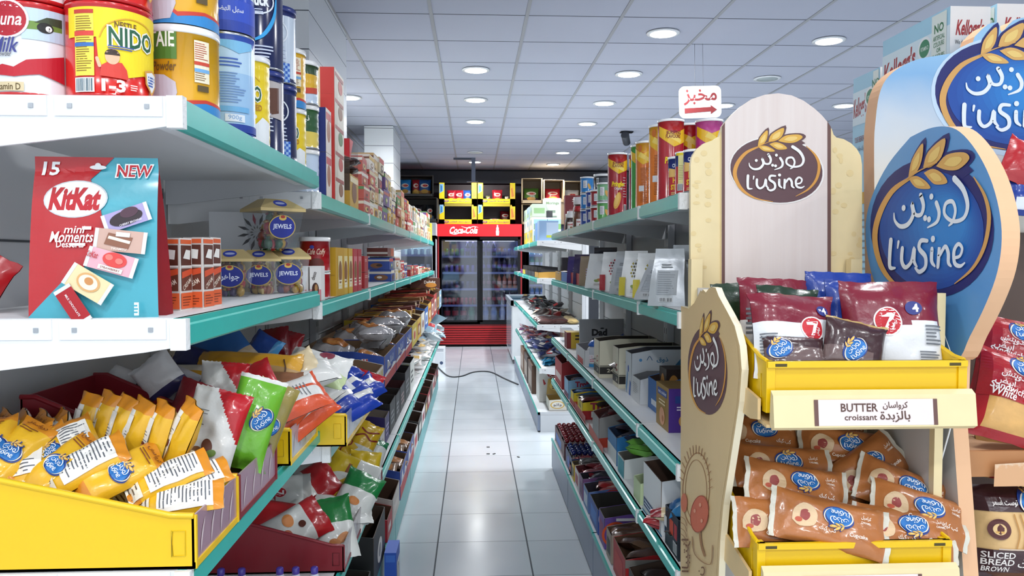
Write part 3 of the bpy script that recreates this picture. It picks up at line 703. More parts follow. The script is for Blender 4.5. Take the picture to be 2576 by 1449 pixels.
for k, (u, v, y, l, rz, fl, pos) in enumerate(cl):
    bagobj('cupcake_pack', 'caramel brown cupcake pack ' + pos, 'cupcake pack', .106, l, .044, CAR, cup_art(k, fl), at(u, v, y) - V((0, 0, .0)), rotm(R(54 + (k * 7) % 9), R(-90 + rz), R((k * 5) % 7 - 3)), seed=20 + k, sealmat=CRS, seal=.1, wr=.004, group=None)
# ================================================================== the bread stand with the blue oval sign
bs = empty('bread_stand', 'blue bread stand with an oval sign board, right edge of the picture', 'display stand', (1.3, 1.75, 0))
mb = MB(); OX = 1.0
oval = crom([(2290, 345), (2335, 324), (2378, 318), (2415, 332), (2455, 378), (2490, 445), (2513, 525), (2520, 600), (2510, 680), (2482, 760), (2440, 846), (2405, 905), (2330, 862), (2250, 800), (2205, 722), (2182, 640), (2178, 560), (2195, 490), (2235, 412), (2290, 345)], 4)[:-1]
SKY = M('5E9BD3', .35, var=.06, vs=3.)
mb.prism(oval, lambda u, v: onX(u, v, OX), lambda u, v: onX(u, v, OX) + V((.036, 0, 0)), SKY, edge=PEACH)
def oq(x, y):   # logo units to the px frame of the oval: measured on the sign
    return (x, y)
ol = []
for c, ps in LOGO_BLUE: ol.append((c, [[(2346 + 157 * x + 12 * y, 574 - 248 * y) for x, y in p] for p in ps]))
mb.art(ol, pxX(OX), h0=.001)
under(mb, 'oval_sign', bs)
mb = MB(); low = [(2260, 812), (2440, 846), (2404, 905), (2398, 1080), (2424, 1449), (2430, 1900), (2160, 1900), (2170, 850)]
mb.prism(low, lambda u, v: onX(u, v, OX + .004), lambda u, v: onX(u, v, OX + .004) + V((.032, 0, 0)), M('C3C1BF', .5, var=.05, vs=5.), edge=PEACH); under(mb, 'side_panel', bs)
mb = MB(); BY = 2.0
hb = crom([(2206, 900), (2199, 420), (2203, 300), (2216, 225), (2246, 182), (2300, 152), (2370, 138), (2440, 128)], 4) + crom([(2452, 92), (2484, 62), (2512, 58), (2520, 80), (2548, 52), (2584, 46), (2590, 78), (2640, 70), (2680, 90), (2730, 170), (2760, 260), (2765, 500)], 3) + [(2765, 900)]
def skym():
    m = bpy.data.materials.new('printed_sky'); m.use_nodes = True; nt = m.node_tree; p = nt.nodes['Principled BSDF']
    g = nt.nodes.new('ShaderNodeNewGeometry'); sp = nt.nodes.new('ShaderNodeSeparateXYZ'); nt.links.new(g.outputs['Position'], sp.inputs[0])
    n = nt.nodes.new('ShaderNodeTexNoise'); n.inputs['Scale'].default_value = 2.6; n.inputs['Detail'].default_value = 4; nt.links.new(g.outputs['Position'], n.inputs['Vector'])
    z = mth(nt, 'ADD', mth(nt, 'DIVIDE', mth(nt, 'SUBTRACT', sp.outputs[2], 1.5), .5), mth(nt, 'MULTIPLY', mth(nt, 'SUBTRACT', n.outputs['Fac'], .5), .5))
    cr = nt.nodes.new('ShaderNodeValToRGB'); nt.links.new(z, cr.inputs[0]); e = cr.color_ramp.elements
    e[0].position = .2; e[0].color = rgb('E4DCCB'); e[1].position = 1; e[1].color = rgb('9CC8E8')
    a = e.new(.55); a.color = rgb('C9D3DC'); a = e.new(.78); a.color = rgb('86B4DC')
    nt.links.new(cr.outputs[0], p.inputs['Base Color']); p.inputs['Roughness'].default_value = .35; return m
mb.prism(hb, lambda u, v: onY(u, v, BY), lambda u, v: onY(u, v, BY) + V((0, .055, 0)), skym(), edge=PEACH)
l2 = logo_px(LOGO_BLUE, 2543, 240, 192, 199)
mb.art([('C6DCEE', tri(ellp(2543, 243, 202, 150, .12, 40)))], pxY(BY), h0=.0006)
mb.art(l2, pxY(BY), h0=.001)
under(mb, 'header_board', bs)
# shelves of the bread stand
for k, (z, yf, nm) in enumerate(((1.02, 1.60, 'wheat'), (.56, 1.55, 'plain'))):
    mb = MB(); mb.box(1.04, 1.62, yf, 1.99, z - .03, z - .012, PEACH); mb.box(1.04, 1.62, yf - .01, yf, z - .055, z + .0, M('B98152', .55)); under(mb, 'bread_shelf', bs)
mb = MB(); fz = [(2503, 1168), (2640, 1160), (2640, 1222), (2500, 1224)]
def wheatm():
    m = bpy.data.materials.new('printed_field'); m.use_nodes = True; nt = m.node_tree; p = nt.nodes['Principled BSDF']
    g = nt.nodes.new('ShaderNodeNewGeometry'); sp = nt.nodes.new('ShaderNodeSeparateXYZ'); nt.links.new(g.outputs['Position'], sp.inputs[0])
    n = nt.nodes.new('ShaderNodeTexNoise'); n.inputs['Scale'].default_value = 90; nt.links.new(g.outputs['Position'], n.inputs['Vector'])
    z = mth(nt, 'ADD', mth(nt, 'DIVIDE', mth(nt, 'SUBTRACT', sp.outputs[2], .985), .05), mth(nt, 'MULTIPLY', mth(nt, 'SUBTRACT', n.outputs['Fac'], .5), .7))
    cr = nt.nodes.new('ShaderNodeValToRGB'); nt.links.new(z, cr.inputs[0]); e = cr.color_ramp.elements
    e[0].position = .1; e[0].color = rgb('D9A87C'); e[1].position = 1; e[1].color = rgb('6FB6E4'); a = e.new(.42); a.color = rgb('EBDCC4'); a = e.new(.5); a.color = rgb('D5E6F2')
    nt.links.new(cr.outputs[0], p.inputs['Base Color']); return m
mb.prism(fz, lambda u, v: onY(u, v, 1.575), lambda u, v: onY(u, v, 1.578), wheatm()); under(mb, 'shelf_card', bs)
mb = MB(); mb.box(1.06, 1.62, 1.98, 1.995, 0, 1.5, M('5A4A42', .6)); under(mb, 'back_board', bs)
# bread
BRD = M('D9A75F', .45, bump=.6, bs=25., var=.25, vs=30., coat=.4)
RD = foil('A8141E')
def rolls_art(): return [PG([(-.15, -.01), (.15, -.03), (.15, .10), (-.15, .10)], RD)] + mv(LOGO_MINI, .036, dx=-.045, dy=.066, rot=.05) + [TX('ساندويتش', -.065, .036, .07, .018, 'F3ECE8', rot=-.15), TX('أبيض', -.09, .022, .04, .024, 'F3ECE8', rot=-.15), TX('Sandwich Rolls', -.062, .004, .11, .015, 'F3ECE8', rot=-.15), TX('White', -.09, -.004, .05, .018, 'F3ECE8', rot=-.15)]
for k, (u, v, y, rz, lb) in enumerate([(2600, 925, 1.70, -14, 'red bag of sandwich rolls, upper of the two at the right edge'), (2604, 1020, 1.62, -16, 'red bag of sandwich rolls, lower of the two at the right edge'), ]):
    bagobj('bread_bag', lb, 'bread bag', .26, .20, .09, BRD, rolls_art(), at(u, v, y), rotm(R(72), R(rz), R(-10)), seed=40 + k, zone=lambda a, b: RD if abs(b) > .8 or a < -.9 else BRD, wr=.006)
bagobj('bread_bag', 'red bag of rolls lying flat under the other two red bags', 'bread bag', .26, .17, .06, BRD, [PG([(-.13, -.085), (.13, -.085), (.13, -.02), (-.13, -.02)], RD)], at(2596, 1135, 1.72), rotm(R(55), R(-10), R(-6)), seed=43, zone=lambda a, b: RD if b > .3 else BRD, wr=.006)
BWN = foil('3E1F22')
def toast_art():
    it = [RC(-.17, .045, .17, .085, BWN), RC(-.17, -.09, .17, -.035, BWN), TX('SLICED', -.137, -.046, .06, .013, 'F0E9E2'), TX('BREAD', -.137, -.061, .06, .013, 'F0E9E2'), TX('BROWN', -.14, -.076, .05, .011, 'F0E9E2'), TX('خبز', -.075, -.046, .03, .018, 'F0E9E2'), TX('توست', -.07, -.066, .06, .018, 'F0E9E2'), EL(-.135, .008, .022, .022, '5A2A28'), EL(-.135, .008, .013, .012, 'E8C48A'), RC(-.143, .0, -.127, .004, 'D9A85A'), lines(-.14, -.036, .12, -.030, 1, 'C9B6A6', 3)]
    for k in range(11): it.append(ST([(-.105 + k * .014, -.03), (-.097 + k * .014, .0), (-.102 + k * .014, .04)], .003, 'B98645'))
    return it + mv(LOGO_MINI, .04, dx=-.05, dy=.066, rot=.05) + [TX('توست أسمر', -.12, .066, .05, .02, 'F0E9E2')]
bagobj('bread_bag', 'brown bag of sliced toast bread on the lower bread shelf', 'bread bag', .34, .20, .10, M('DDB67C', .45, bump=.5, bs=20., var=.15, vs=25.), toast_art(), at(2640, 1338, 1.62), rotm(R(78), R(0), R(-6)), seed=45, zone=lambda a, b: BWN if abs(b) > .55 else M('DDB67C', .45, bump=.5, bs=20., var=.15, vs=25.), wr=.005)
bagobj('bread_bag', 'red plastic bag hanging over the edge behind the oval sign', 'bread bag', .14, .13, .05, RED, None, at(2590, 420, 1.88), rotm(R(70), R(-30)), seed=46)
bagobj('bread_bag', 'blue plastic bag below the red one behind the oval sign', 'bread bag', .14, .10, .05, NAVY, [RC(-.06, -.04, .06, -.01, 'E7EBF0')], at(2600, 500, 1.87), rotm(R(75), R(-8)), seed=47)
mb = MB(); mb.tube([onX(2300, 800, .99), onX(2372, 830, .99), onX(2396, 900, .985), onX(2390, 1080, .98), onX(2362, 1180, .975), onX(2345, 1232, .973)], .0016, M('E9EAEA', .4), 6); tag(mb.build('cord'), 'thin white cord hanging between the two bakery stands', 'cord')
# ================================================================== cereal boxes behind
KB = 'A9D8EE'
def cereal(label, u_near, u_far, v_top_near, v_bot, X, dn, frontcol='E9E8E6', full=True):
    y0, y1 = YU(u_near, X), YU(u_far, X); zt = ZV(v_top_near, y0, y0); zt = onX(u_near, v_top_near, X).z; zb = v_bot
    d = y1 - y0; h = zt - zb
    mb = MB(); sbox(mb, dn, d, h, {'m': frontcol, 'w': KB, 't': 'E4F0F5'})
    K = 'A3282E'
    aw = [RC(-d / 2, h - .165, d / 2, h - .05, 'DDF0F8'), TX("Kellogg's", -d * .22, h - .105, d * .5, .075, K, rot=.10, shear=.15, bold=.03), EL(d * .16, h - .085, .034, .034, 'F2F8FA'), EL(d * .16, h - .085, .026, .026, '3D8A63'), TX('VITAMIN D', d * .16, h - .085, .04, .012, 'E8F4EC'),
          PG([(d * .26, h - .005), (d * .46, h - .005), (d * .46, h - .135), (d * .36, h - .165), (d * .26, h - .15)], 'E6F0EA'), TX('NO', d * .36, h - .045, .045, .026, '3D7A50', bold=.03), TX('ARTIFICIAL', d * .36, h - .072, .055, .014, '3D7A50'), TX('COLOURS', d * .36, h - .09, .05, .014, '3D7A50'), TX('OR', d * .36, h - .107, .02, .012, '3D7A50'), TX('FLAVOURS', d * .36, h - .124, .055, .014, '3D7A50'),
          TX('YOUR BREAKFAST IN 3 EASY STEPS', .0, h - .215, d * .8, .02, '8C3A3E', rot=.03), TX('سهلة وفطورك جاهز', .0, h - .25, d * .6, .022, '3A4A66'), lines(-d * .45, h - .38, -d * .05, h - .30, 5, '3F6FA8', 3), RC(-d * .45, h - .44, d * .45, h - .40, 'D9A83A'), lines(-d * .45, .02, d * .4, max(.05, h - .46), 9, '7A8A94', 6, .25)]
    mb.art(aw, plane((-dn / 2, 0, 0), (0, -1, 0), (0, 0, 1)))
    mb.art([TX("Kellogg's", 0, h - .06, dn * .68, .05, K, shear=.15, bold=.03), TX("We don't make cereals", 0, h - .098, dn * .75, .013, '50545A'), TX('for anyone else', 0, h - .117, dn * .5, .013, '50545A'), TX('CO', -dn * .1, h - .18, dn * .45, .055, '1E2024', bold=.05), RC(-dn / 2, .0, dn / 2, h - .26, 'E0DEDA')], plane((0, -d / 2, 0), (1, 0, 0), (0, 0, 1)))
    tag(mb.build('cereal_box', None, (X + dn / 2, (y0 + y1) / 2, zb), (0, 0, 0)), label, 'cereal box')
SZ = 1.365
cereal('tall light blue cereal box behind the sky printed board, nearest of three', 2378, 2212, 22, SZ, 1.32, .115)
cereal('light blue cereal box at the top right corner beside the nearest one', 2494, 2494 - 128, 16, SZ, 1.446, .14)
cereal('light blue cereal box farthest back, left of the sky printed board', 2206, 2140, 172, SZ, 1.33, .2)
cyb = shelf_unit('white shelf bay of the next aisle carrying the cereal boxes', 1, 1.75, 1.0, 2.075, 3.6, [(SZ, 1.75), (.95, 1.75), (.5, 1.75)], 1.34, .2)
mb = MB(); sbox(mb, .17, .06, .26, {'m': 'F0D32A'}, [RC(-.085, .19, .085, .26, '58A03A'), TX('NESTLE', -.04, .225, .05, .014, 'EAF4E2'), TX('Nesquik', .0, .15, .13, .04, '1F4E9C', bold=.03), RC(-.08, .02, .08, .10, 'E9E4D8'), EL(0, .05, .05, .03, '8A5A34')])
p = at(2142, 330, 3.3); tag(mb.build('cereal_box', None, (p.x + .03, 3.3, SZ), (0, 0, 0)), 'yellow cereal box with a green band, between arched header and blue boxes', 'cereal box')
mb = MB(); sbox(mb, .2, .06, .28, {'m': '8FB9DC'}, [RC(-.1, 0, .1, .11, '9A6A48')]); tag(mb.build('cereal_box', None, (1.63, 3.42, SZ), (0, 0, 0)), 'pale blue and brown cereal box behind the yellow one', 'cereal box')
bagobj('cereal_bag', 'purple and white snack bag lying on top of the pale blue box', 'bag', .26, .12, .06, foil('4A3A8C'), [TX('OSKI', 0, 0, .2, .05, 'E9E4EE'), ST([(-.1, .03), (0, .045), (.1, .02)], .008, 'C8452F')], (1.6, 3.44, SZ + .315), (R(20), 0, 0), seed=50)
# ================================================================== left shelves: milk powder tins on the top board
def facing(x, y): return math.atan2(-x, y)
def tin(name, label, cat, x, y, z, r, h, bands, art, rim=None, lid=None, ribs=0, turn=0, group=None, lidh=.012):
    mb = MB(); can(mb, r, h, bands, rim, lid, ribs, lidh=lidh)
    mb.art(art, cyl(r * .99, a0=facing(x, y) + turn), step=(r * .12, .05), h0=.0007)
    return tag(mb.build(name, None, (x, y, z)), label, cat, group)
GL = lambda h: M(h, .22, coat=.4)
def luna(r, h):
    k = r / .055
    return [PG([(-.02 * k, h * .60), (.085 * k, h * .60), (.085 * k, h * .93), (-.02 * k, h * .93)], 'BFD4E6'), PG([(-.02 * k, h * .70), (.03 * k, h * .72), (.03 * k, h * .80), (-.02 * k, h * .79)], '6E8F3E'), PG([(-.005 * k, h * .78), (.03 * k, h * .77), (.03 * k, h * .86), (.01 * k, h * .85)], '3A4630'), EL(.008 * k, h * .735, .010, .007, '1E1E1E'), EL(.012 * k, h * .73, .004, .004, 'EEEEEE'),
            PG([(-.06 * k, h * .30), (-.052 * k, h * .22), (-.03 * k, h * .20), (.0, h * .24), (.032 * k, h * .17), (.032 * k, h * .47), (.01 * k, h * .42), (-.015 * k, h * .38), (-.03 * k, h * .30), (-.045 * k, h * .33)], 'BE1A2C'),
            EL(-.038 * k, h * .80, .027, .026, 'E9D9DC'), EL(-.038 * k, h * .80, .024, .023, 'B01226'), PG([(-.05 * k, h * .67), (-.025 * k, h * .67), (-.025 * k, h * .72), (-.05 * k, h * .72)], 'B01226'), TX('Luna', -.036 * k, h * .80, .036, .018, 'F4E6E8', shear=.2),
            TX('Milk', -.04 * k, h * .53, .034, .02, '3B3F86', shear=.25), TX('Powder', -.042 * k, h * .435, .02, .007, '6A6A72'), RC(-.062 * k, h * .05, -.018 * k, h * .145, 'D8C7A0'), TX('Vitamin D', -.04 * k, h * .095, .036, .009, '5E4A22'),
            RC(.034 * k, h * .02, .064 * k, h * .92, 'E9E2D2'), RC(.034 * k, h * .86, .064 * k, h * .9, '7A1E28'), RC(.034 * k, h * .50, .064 * k, h * .54, '8C6A46'), RC(.034 * k, h * .42, .064 * k, h * .46, 'A98A5C'), lines(.036 * k, h * .56, .062 * k, h * .84, 9, '5E4A48', 1, .35), lines(.036 * k, h * .06, .062 * k, h * .38, 10, '3E4A7A', 2, .35)]
def nido(r, h):
    k = r / .056
    arcp = [(-.022 * k, h * .24), (.0, h * .21), (.03 * k, h * .28), (.05 * k, h * .24), (.06 * k, h * .3), (.06 * k, h * .92), (-.022 * k, h * .92), (-.032 * k, h * .62), (-.03 * k, h * .4)]
    return [RC(-.075 * k, h * .62, .075 * k, h * .93, 'F4D61E'), PG(arcp, 'F5D922'), RC(-.062 * k, h * .22, -.035 * k, h * .90, 'EFDC52'), lines(-.060 * k, h * .26, -.037 * k, h * .84, 24, '8A6A1E', 5, .4), RC(-.062 * k, h * .52, -.035 * k, h * .56, '3A6FB8'), RC(-.062 * k, h * .63, -.035 * k, h * .68, 'D8453A'), RC(-.062 * k, h * .86, -.035 * k, h * .9, 'C23A30'),
            RC(-.062 * k, h * .05, -.035 * k, h * .2, 'E8EEF0'), bars(-.060 * k, h * .06, -.037 * k, h * .19, '3E5A66'), ST([(-.028 * k, h * .62), (-.018 * k, h * .76), (.01 * k, h * .845), (.04 * k, h * .80), (.052 * k, h * .66)], .0016, 'D9A42A'),
            TX('NESTLE', .004 * k, h * .765, .028, .009, '6B4A22', bold=.02), TX('NIDO', .014 * k, h * .64, .066, .030, 'F2F0E6', bold=.09), TX('NIDO', .014 * k, h * .64, .062, .026, '1F5A3C', bold=.02), lines(-.018 * k, h * .50, .028 * k, h * .55, 2, '3A4FA0', 4),
            PG([(-.028 * k, h * .22), (-.026 * k, h * .33), (-.018 * k, h * .37), (-.002 * k, h * .37), (.004 * k, h * .30), (.006 * k, h * .2)], 'D63E32'), EL(-.013 * k, h * .425, .0085, .0105, 'E8B896'), PG(ellp(-.013 * k, h * .44, .009, .008, 0, 16, 0, PI), '3A2A22'), ST([(-.028 * k, h * .32), (-.031 * k, h * .40)], .004, 'E8B896'),
            PG([(.03 * k, h * .34), (.045 * k, h * .37), (.058 * k, h * .34), (.057 * k, h * .2), (.044 * k, h * .09), (.031 * k, h * .2)], 'D9A24A'), PG([(.033 * k, h * .32), (.045 * k, h * .345), (.055 * k, h * .32), (.054 * k, h * .21), (.044 * k, h * .12), (.034 * k, h * .21)], 'E9EDF2'), lines(.036 * k, h * .18, .053 * k, h * .30, 4, '3A62B0', 2, .6),
            TX('1-3', -.012 * k, h * .125, .028, .017, 'F6EEEA', bold=.04), lines(.008 * k, h * .09, .018 * k, h * .16, 3, 'F6EEEA', 6)]
def taie(r, h):
    k = r / .055
    return [PG([(-.08, 0), (.08, 0), (.08, h * .10), (.03, h * .13), (-.01, h * .08), (-.03, h * .20), (-.08, h * .22)], '2E86C8'), PG([(-.03, h * .20), (-.01, h * .08), (.03, h * .13), (.08, h * .10), (.08, h * .13), (.03, h * .17), (-.01, h * .13), (-.028, h * .24)], 'C83A2A'),
            RC(-.075, h * .60, -.012, h * .96, '4E7A2A'), TX('ALTAIE', -.045, h * .83, .06, .024, 'F2F4E8', bold=.02), TX('Powder', -.03, h * .52, .034, .014, '6B4A1E', shear=.1), PG([(-.06, h * .02), (-.02, h * .05), (-.012, h * .22), (-.014, h * .34), (-.03, h * .42), (-.06, h * .44)], 'C9C3CE'),
            RC(.012, h * .36, .036, h * .84, 'EDE3C8'), lines(.013, h * .62, .035, h * .82, 8, 'B0503A', 3, .4), lines(.013, h * .38, .035, h * .48, 4, '8A6A4A', 4, .4), RC(.012, h * .56, .036, h * .6, 'C8452F'), RC(.012, h * .48, .036, h * .52, '6FA8D8'), RC(.016, h * .26, .034, h * .33, '5A4A2A')]
def bluecan(r, h): return [RC(-.1, h * .05, .1, h * .12, '1D3F9C'), PG([(-.04, h * .78), (-.01, h * .86), (.02, h * .80), (.05, h * .86), (.05, h * .92), (-.04, h * .92)], '7EC0E8'), lines(-.02, h * .66, .035, h * .76, 3, '3A62B8', 3, .4), lines(-.025, h * .32, .035, h * .62, 12, '6F93C8', 4, .35), RC(-.025, h * .24, .04, h * .29, '6FB0E0'), RC(-.005, h * .145, .03, h * .215, 'E2EBF4'), TX('900g', .012, h * .18, .024, .010, '8FB2DC')]
def bluecan2(r, h): return [RC(-.1, h * .0, .1, h * .10, '2743A8'), RC(-.1, h * .1, .1, h * .30, '2E4FC0'), TX('سهل الهضم', .005, h * .2, .05, .014, 'E9EEF8'), EL(-.01, h * .52, .018, .018, 'D9B56A'), EL(-.01, h * .52, .014, .014, 'E8CF94'), EL(.018, h * .48, .012, .012, '3A62C0'), PG([(.0, h * .62), (.04, h * .56), (.05, h * .66), (.02, h * .7)], '5E9A4A')]
def nidos(r, h): return [ST([(-.03, h * .55), (-.022, h * .72), (.0, h * .80), (.025, h * .72)], .0016, 'D9A42A'), TX('NESTLE', -.002, h * .685, .026, .008, '6B4A22', bold=.02), TX('NIDO', .0, h * .575, .060, .034, 'F2F0E6', bold=.09), TX('NIDO', .0, h * .575, .056, .030, '1F5A3C', bold=.02), TX('FORTIFIED', .004, h * .43, .05, .012, 'B8762A', bold=.02), PG([(.0, h * .02), (.05, h * .02), (.05, h * .28), (.03, h * .33), (.018, h * .26), (.006, h * .2)], 'EDF0F2'), EL(.012, h * .33, .006, .005, 'EDF0F2')]
def puck(r, h, low):
    it = [TX('Puck', .0, h * .80 if not low else h * .66, .040, .026, 'F0F4FA', bold=.04), ST([(p[0], p[1] + (h * .79 if not low else h * .65)) for p in ellp(0, 0, .029, .026, 0, 24)] + [(.029, h * .79 if not low else h * .65)], .003, 'E8EEF6', False)]
    yy = h * .92 if not low else h * .80
    it += [(c, ps) for c, ps in [('F4F6FA', [ellp(.0 + .008 * math.cos(a), yy + .008 * math.sin(a), .0055, .0055, 0, 10) for a in [i * 1.047 for i in range(6)]])]] + [EL(0, yy, .005, .005, 'F0C030')]
    if low == 1: it += [PG([(-.05, h * .50), (.05, h * .42), (.05, h * .86), (-.05, h * .90)], 'B9B2B4'), PG([(.0, h * .55), (.02, h * .47), (.04, h * .5), (.04, h * .8), (.012, h * .78)], '5E3A2C')]
    if low: it += [PG([(-.03, 0), (-.018, 0), (-.008, h * .30), (-.012, h * .38), (-.026, h * .2)], '2FA4E4'), lines(.0, h * .26, .03, h * .5, 5, 'C9D2E6', 3, .35)]
    else: it += [ST([(-.03, h * .30), (.005, h * .38), (.03, h * .62), (.036, h * .9)], .008, '2FA4E4', taper=True), lines(-.02, h * .62, .01, h * .70, 3, 'C9D2E6', 5), lines(-.01, h * .12, .03, h * .28, 4, 'C9D2E6', 6)]
    if low == 2:
        sq = []
        for i in range(9):
            for j in range(7):
                if (i + j) % 2 == 0: sq.append([(-.02 + i * .006, h * .02 + j * .006), (-.014 + i * .006, h * .02 + j * .006), (-.014 + i * .006, h * .02 + j * .006 + .006), (-.02 + i * .006, h * .02 + j * .006 + .006)])
        it += [RC(-.02, h * .02, .034, h * .26, '9FC4EE'), ('2F62C0', sq)]
    return it
Z1 = 1.648
RR = GL('C81E22')
for k, (nm, x, y, r, h, art, base, top, rim, ltxt) in enumerate([
    ('white milk powder tin with a red oval logo', -.615, 1.128, .0545, .127, luna, 'E8ECEF', 'E8ECEF', RR, None),
    ('yellow and red milk powder tin with a smiling child', -.512, 1.132, .056, .129, nido, 'D8261E', 'F4D61E', RR, None)]):
    b = [(0, GL(base)), (.25, GL(base if k else base)), (.93, GL('C41A20'))]
    for lv in (0, 1): tin('milk_tin', nm + (', lower at the shelf end' if lv == 0 else ', cut by the frame'), 'tin', x, y, Z1 + lv * (h + .0008), r, h, b, art(r, h), rim=RR, turn=.12 + .16 * k)
for lv in (0, 1): tin('milk_tin', 'orange yellow milk powder tin with a green label, ' + ('lower' if lv == 0 else 'upper') + ' of two beside the child tin', 'tin', -.451, 1.235, Z1 + lv * .1308, .055, .13, [(0, GL('2E86C8')), (.1, GL('E9AE24'))], taie(.055, .13), lid=plas('E8E9EA'), turn=.1)
for lv in (0, 1): tin('milk_tin', 'blue milk tin at the far left edge of the top shelf, ' + ('lower one' if lv == 0 else 'upper one'), 'tin', -.737, 1.13, Z1 + lv * .131, .054, .13, [(0, GL('1F5FB4')), (.7, GL('6E8E2E') if lv else GL('2E6FC0'))], bluecan2(.054, .13))
tin('milk_tin', 'yellow ribbed milk tin squeezed behind the green label tin', 'tin', -.480, 1.345, Z1, .05, .15, [(0, GL('F0CF22'))], [], ribs=1); tin('milk_tin', 'yellow ribbed milk tin on top of the squeezed yellow one', 'tin', -.480, 1.345, Z1 + .151, .05, .14, [(0, GL('F0CF22'))], [], ribs=1)
tin('milk_tin', 'light blue tall milk tin, lower of two on the shelf edge', 'tin', -.452, 1.455, Z1, .051, .185, [(0, GL('1D3F9C')), (.1, GL('9FC6EA')), (.62, GL('B9D8F0')), (.9, GL('2F52B4'))], bluecan(.051, .185), turn=.05)
tin('milk_tin', 'blue and white tall milk tin stacked on the light blue one', 'tin', -.452, 1.455, Z1 + .186, .051, .185, [(0, GL('2743A8')), (.12, GL('2E4FC0')), (.34, GL('D5E4F0')), (.8, GL('8CC8EE'))], bluecan2(.051, .185), turn=.05)
tin('milk_tin', 'slim yellow milk tin with a white lid beside the light blue one', 'tin', -.449, 1.575, Z1, .044, .178, [(0, GL('F2D325'))], nidos(.044, .178), lid=plas('EEF0F2'), ribs=1)
tin('milk_tin', 'white milk tin stacked behind the slim yellow one', 'tin', -.53, 1.60, Z1, .048, .17, [(0, GL('DCE4EC'))], [])
for lv in (0, 1, 2): tin('cream_tin', 'navy blue cream tin, ' + ORD[lv] + ' from the bottom of the plain navy stack', 'tin', -.452, 1.685, Z1 + lv * .176, .048, .175, [(0, GL('15204E')), (.94, GL('1B2A66'))], puck(.048, .175, 1 if lv == 0 else 0), lid=plas('24347A'))
for lv in (0, 1): tin('cream_tin', 'navy cream tin with a checked cloth picture, ' + ('lower of two' if lv == 0 else 'upper with a white front'), 'tin', -.450, 1.80, Z1 + lv * .173, .047, .172, [(0, GL('15204E')), (.05, GL('15204E') if lv == 0 else GL('C9D6E4')), (.93, GL('1B2A66'))], puck(.047, .172, 2), lid=plas('24347A'))
for lv in (0, 1): tin('milk_tin', ('small yellow milk tin under the orange one' if lv == 0 else 'orange yellow milk tin on the small yellow one') + ' near the bay joint', 'tin', -.449, 1.905, Z1 + lv * .141, .045, .14, [(0, GL('F0CF22') if lv == 0 else GL('2E86C8')), (.12, GL('F0CF22') if lv == 0 else GL('E0AC2A'))], nidos(.045, .14) if lv == 0 else taie(.045, .14), lid=plas('E9EAEA'), ribs=1)
# ------------------------------------------------------------------ second bay: tins and boxes of the top board
Z2 = 1.60
for lv in (0, 1, 2): tin('milk_tin', ['white milk tin with pale blue foot', 'green white milk tin', 'yellow white milk tin with green top'][lv] + ', ' + ['bottom', 'middle', 'top'][lv] + ' of the stack at the bay joint', 'tin', -.447, 2.055, Z2 + lv * .113, .044, .112, [[(0, GL('C9DAF0'))], [(0, GL('E9D060')), (.4, GL('2F5A34'))], [(0, GL('C8D8EC')), (.35, GL('E4B22C')), (.75, GL('2F4A2C'))]][lv], [[], [TX('نيدو', 0, .075, .04, .018, 'EEF2EA')], [PG([(-.05, .02), (.05, .03), (.05, .045), (-.05, .035)], 'C8452F')]][lv], lid=plas('E9EAEA'), ribs=1)
def pbox(name, label, cat, x, y, z, w, d, h, cols, artn=None, arte=None, rz=0, group=None, artt=None):
    mb = MB(); sbox(mb, w, d, h, cols, artn, arte, None, artt); return tag(mb.build(name, None, (x, y, z), (0, 0, rz)), label, cat, group)
for lv in (0, 1): pbox('biscuit_box', 'navy blue biscuit box standing beside the tin stack, ' + ('lower' if lv == 0 else 'upper') + ' of two', 'box', -.435, 2.175, Z2 + lv * .121, .07, .08, .12, {'m': 'D9CFC8', 'n': '20307A'}, None, [RC(-.04, .0, .04, .12, 'E3D6CC'), EL(.0, .06, .025, .03, 'A86A4A'), RC(-.035, .09, .035, .11, 'C23A44')])
for lv in range(5): pbox('biscuit_box', 'cream and red bar box, ' + ORD[lv] + ' from the bottom of the tall stack', 'box', -.443, 2.325, Z2 + lv * .0752, .095, .16, .075, {'m': 'E6DECE', 'n': 'E0CDA4', 't': 'D8C8A6'}, [RC(.008, 0, .0475, .075, 'C8332C'), TX('Bar', -.02, .045, .03, .022, '7A5A3A', shear=.2), EL(-.03, .016, .008, .007, '8A6A44')], [RC(-.08, .0, -.03, .075, 'CFC7B8'), EL(.02, .035, .035, .02, ['8C5A3C', 'C04438', '4E7A44'][lv % 3]), RC(-.07, .055, .07, .066, '9A3A34')])
mb = MB(); sbox(mb, .13, .18, .11, {'m': glassm('F2F4F4', .72), 't': glassm('F2F4F4', .72)}, [PG([(-.065, .11), (.065, .11), (.065, .05)], 'C8202C'), TX('O', -.02, .085, .02, .022, 'F2EEEA', bold=.04)], [PG([(-.09, .11), (-.02, .11), (-.09, .04)], 'C8202C')]); e = tag(mb.build('sweet_box', None, (-.46, 2.60, Z2 + .105)), 'clear plastic sweets box with a red corner, on the brown boxes', 'box')
for k in range(6):
    mb = MB(); pillow(mb, .05, .1, .03, foil('4A2A20'), None, seed=k, nu=6, nv=8); tag(mb.build('sweet_pack', None, (-.49 + (k % 2) * .056, 2.545 + (k // 2) * .055, Z2 + .11 + .028 * (k % 3) * .6), (0, 0, PI / 2)), 'brown wrapped sweet inside the clear box with a red corner', 'sweet', 'sweets in the clear box')
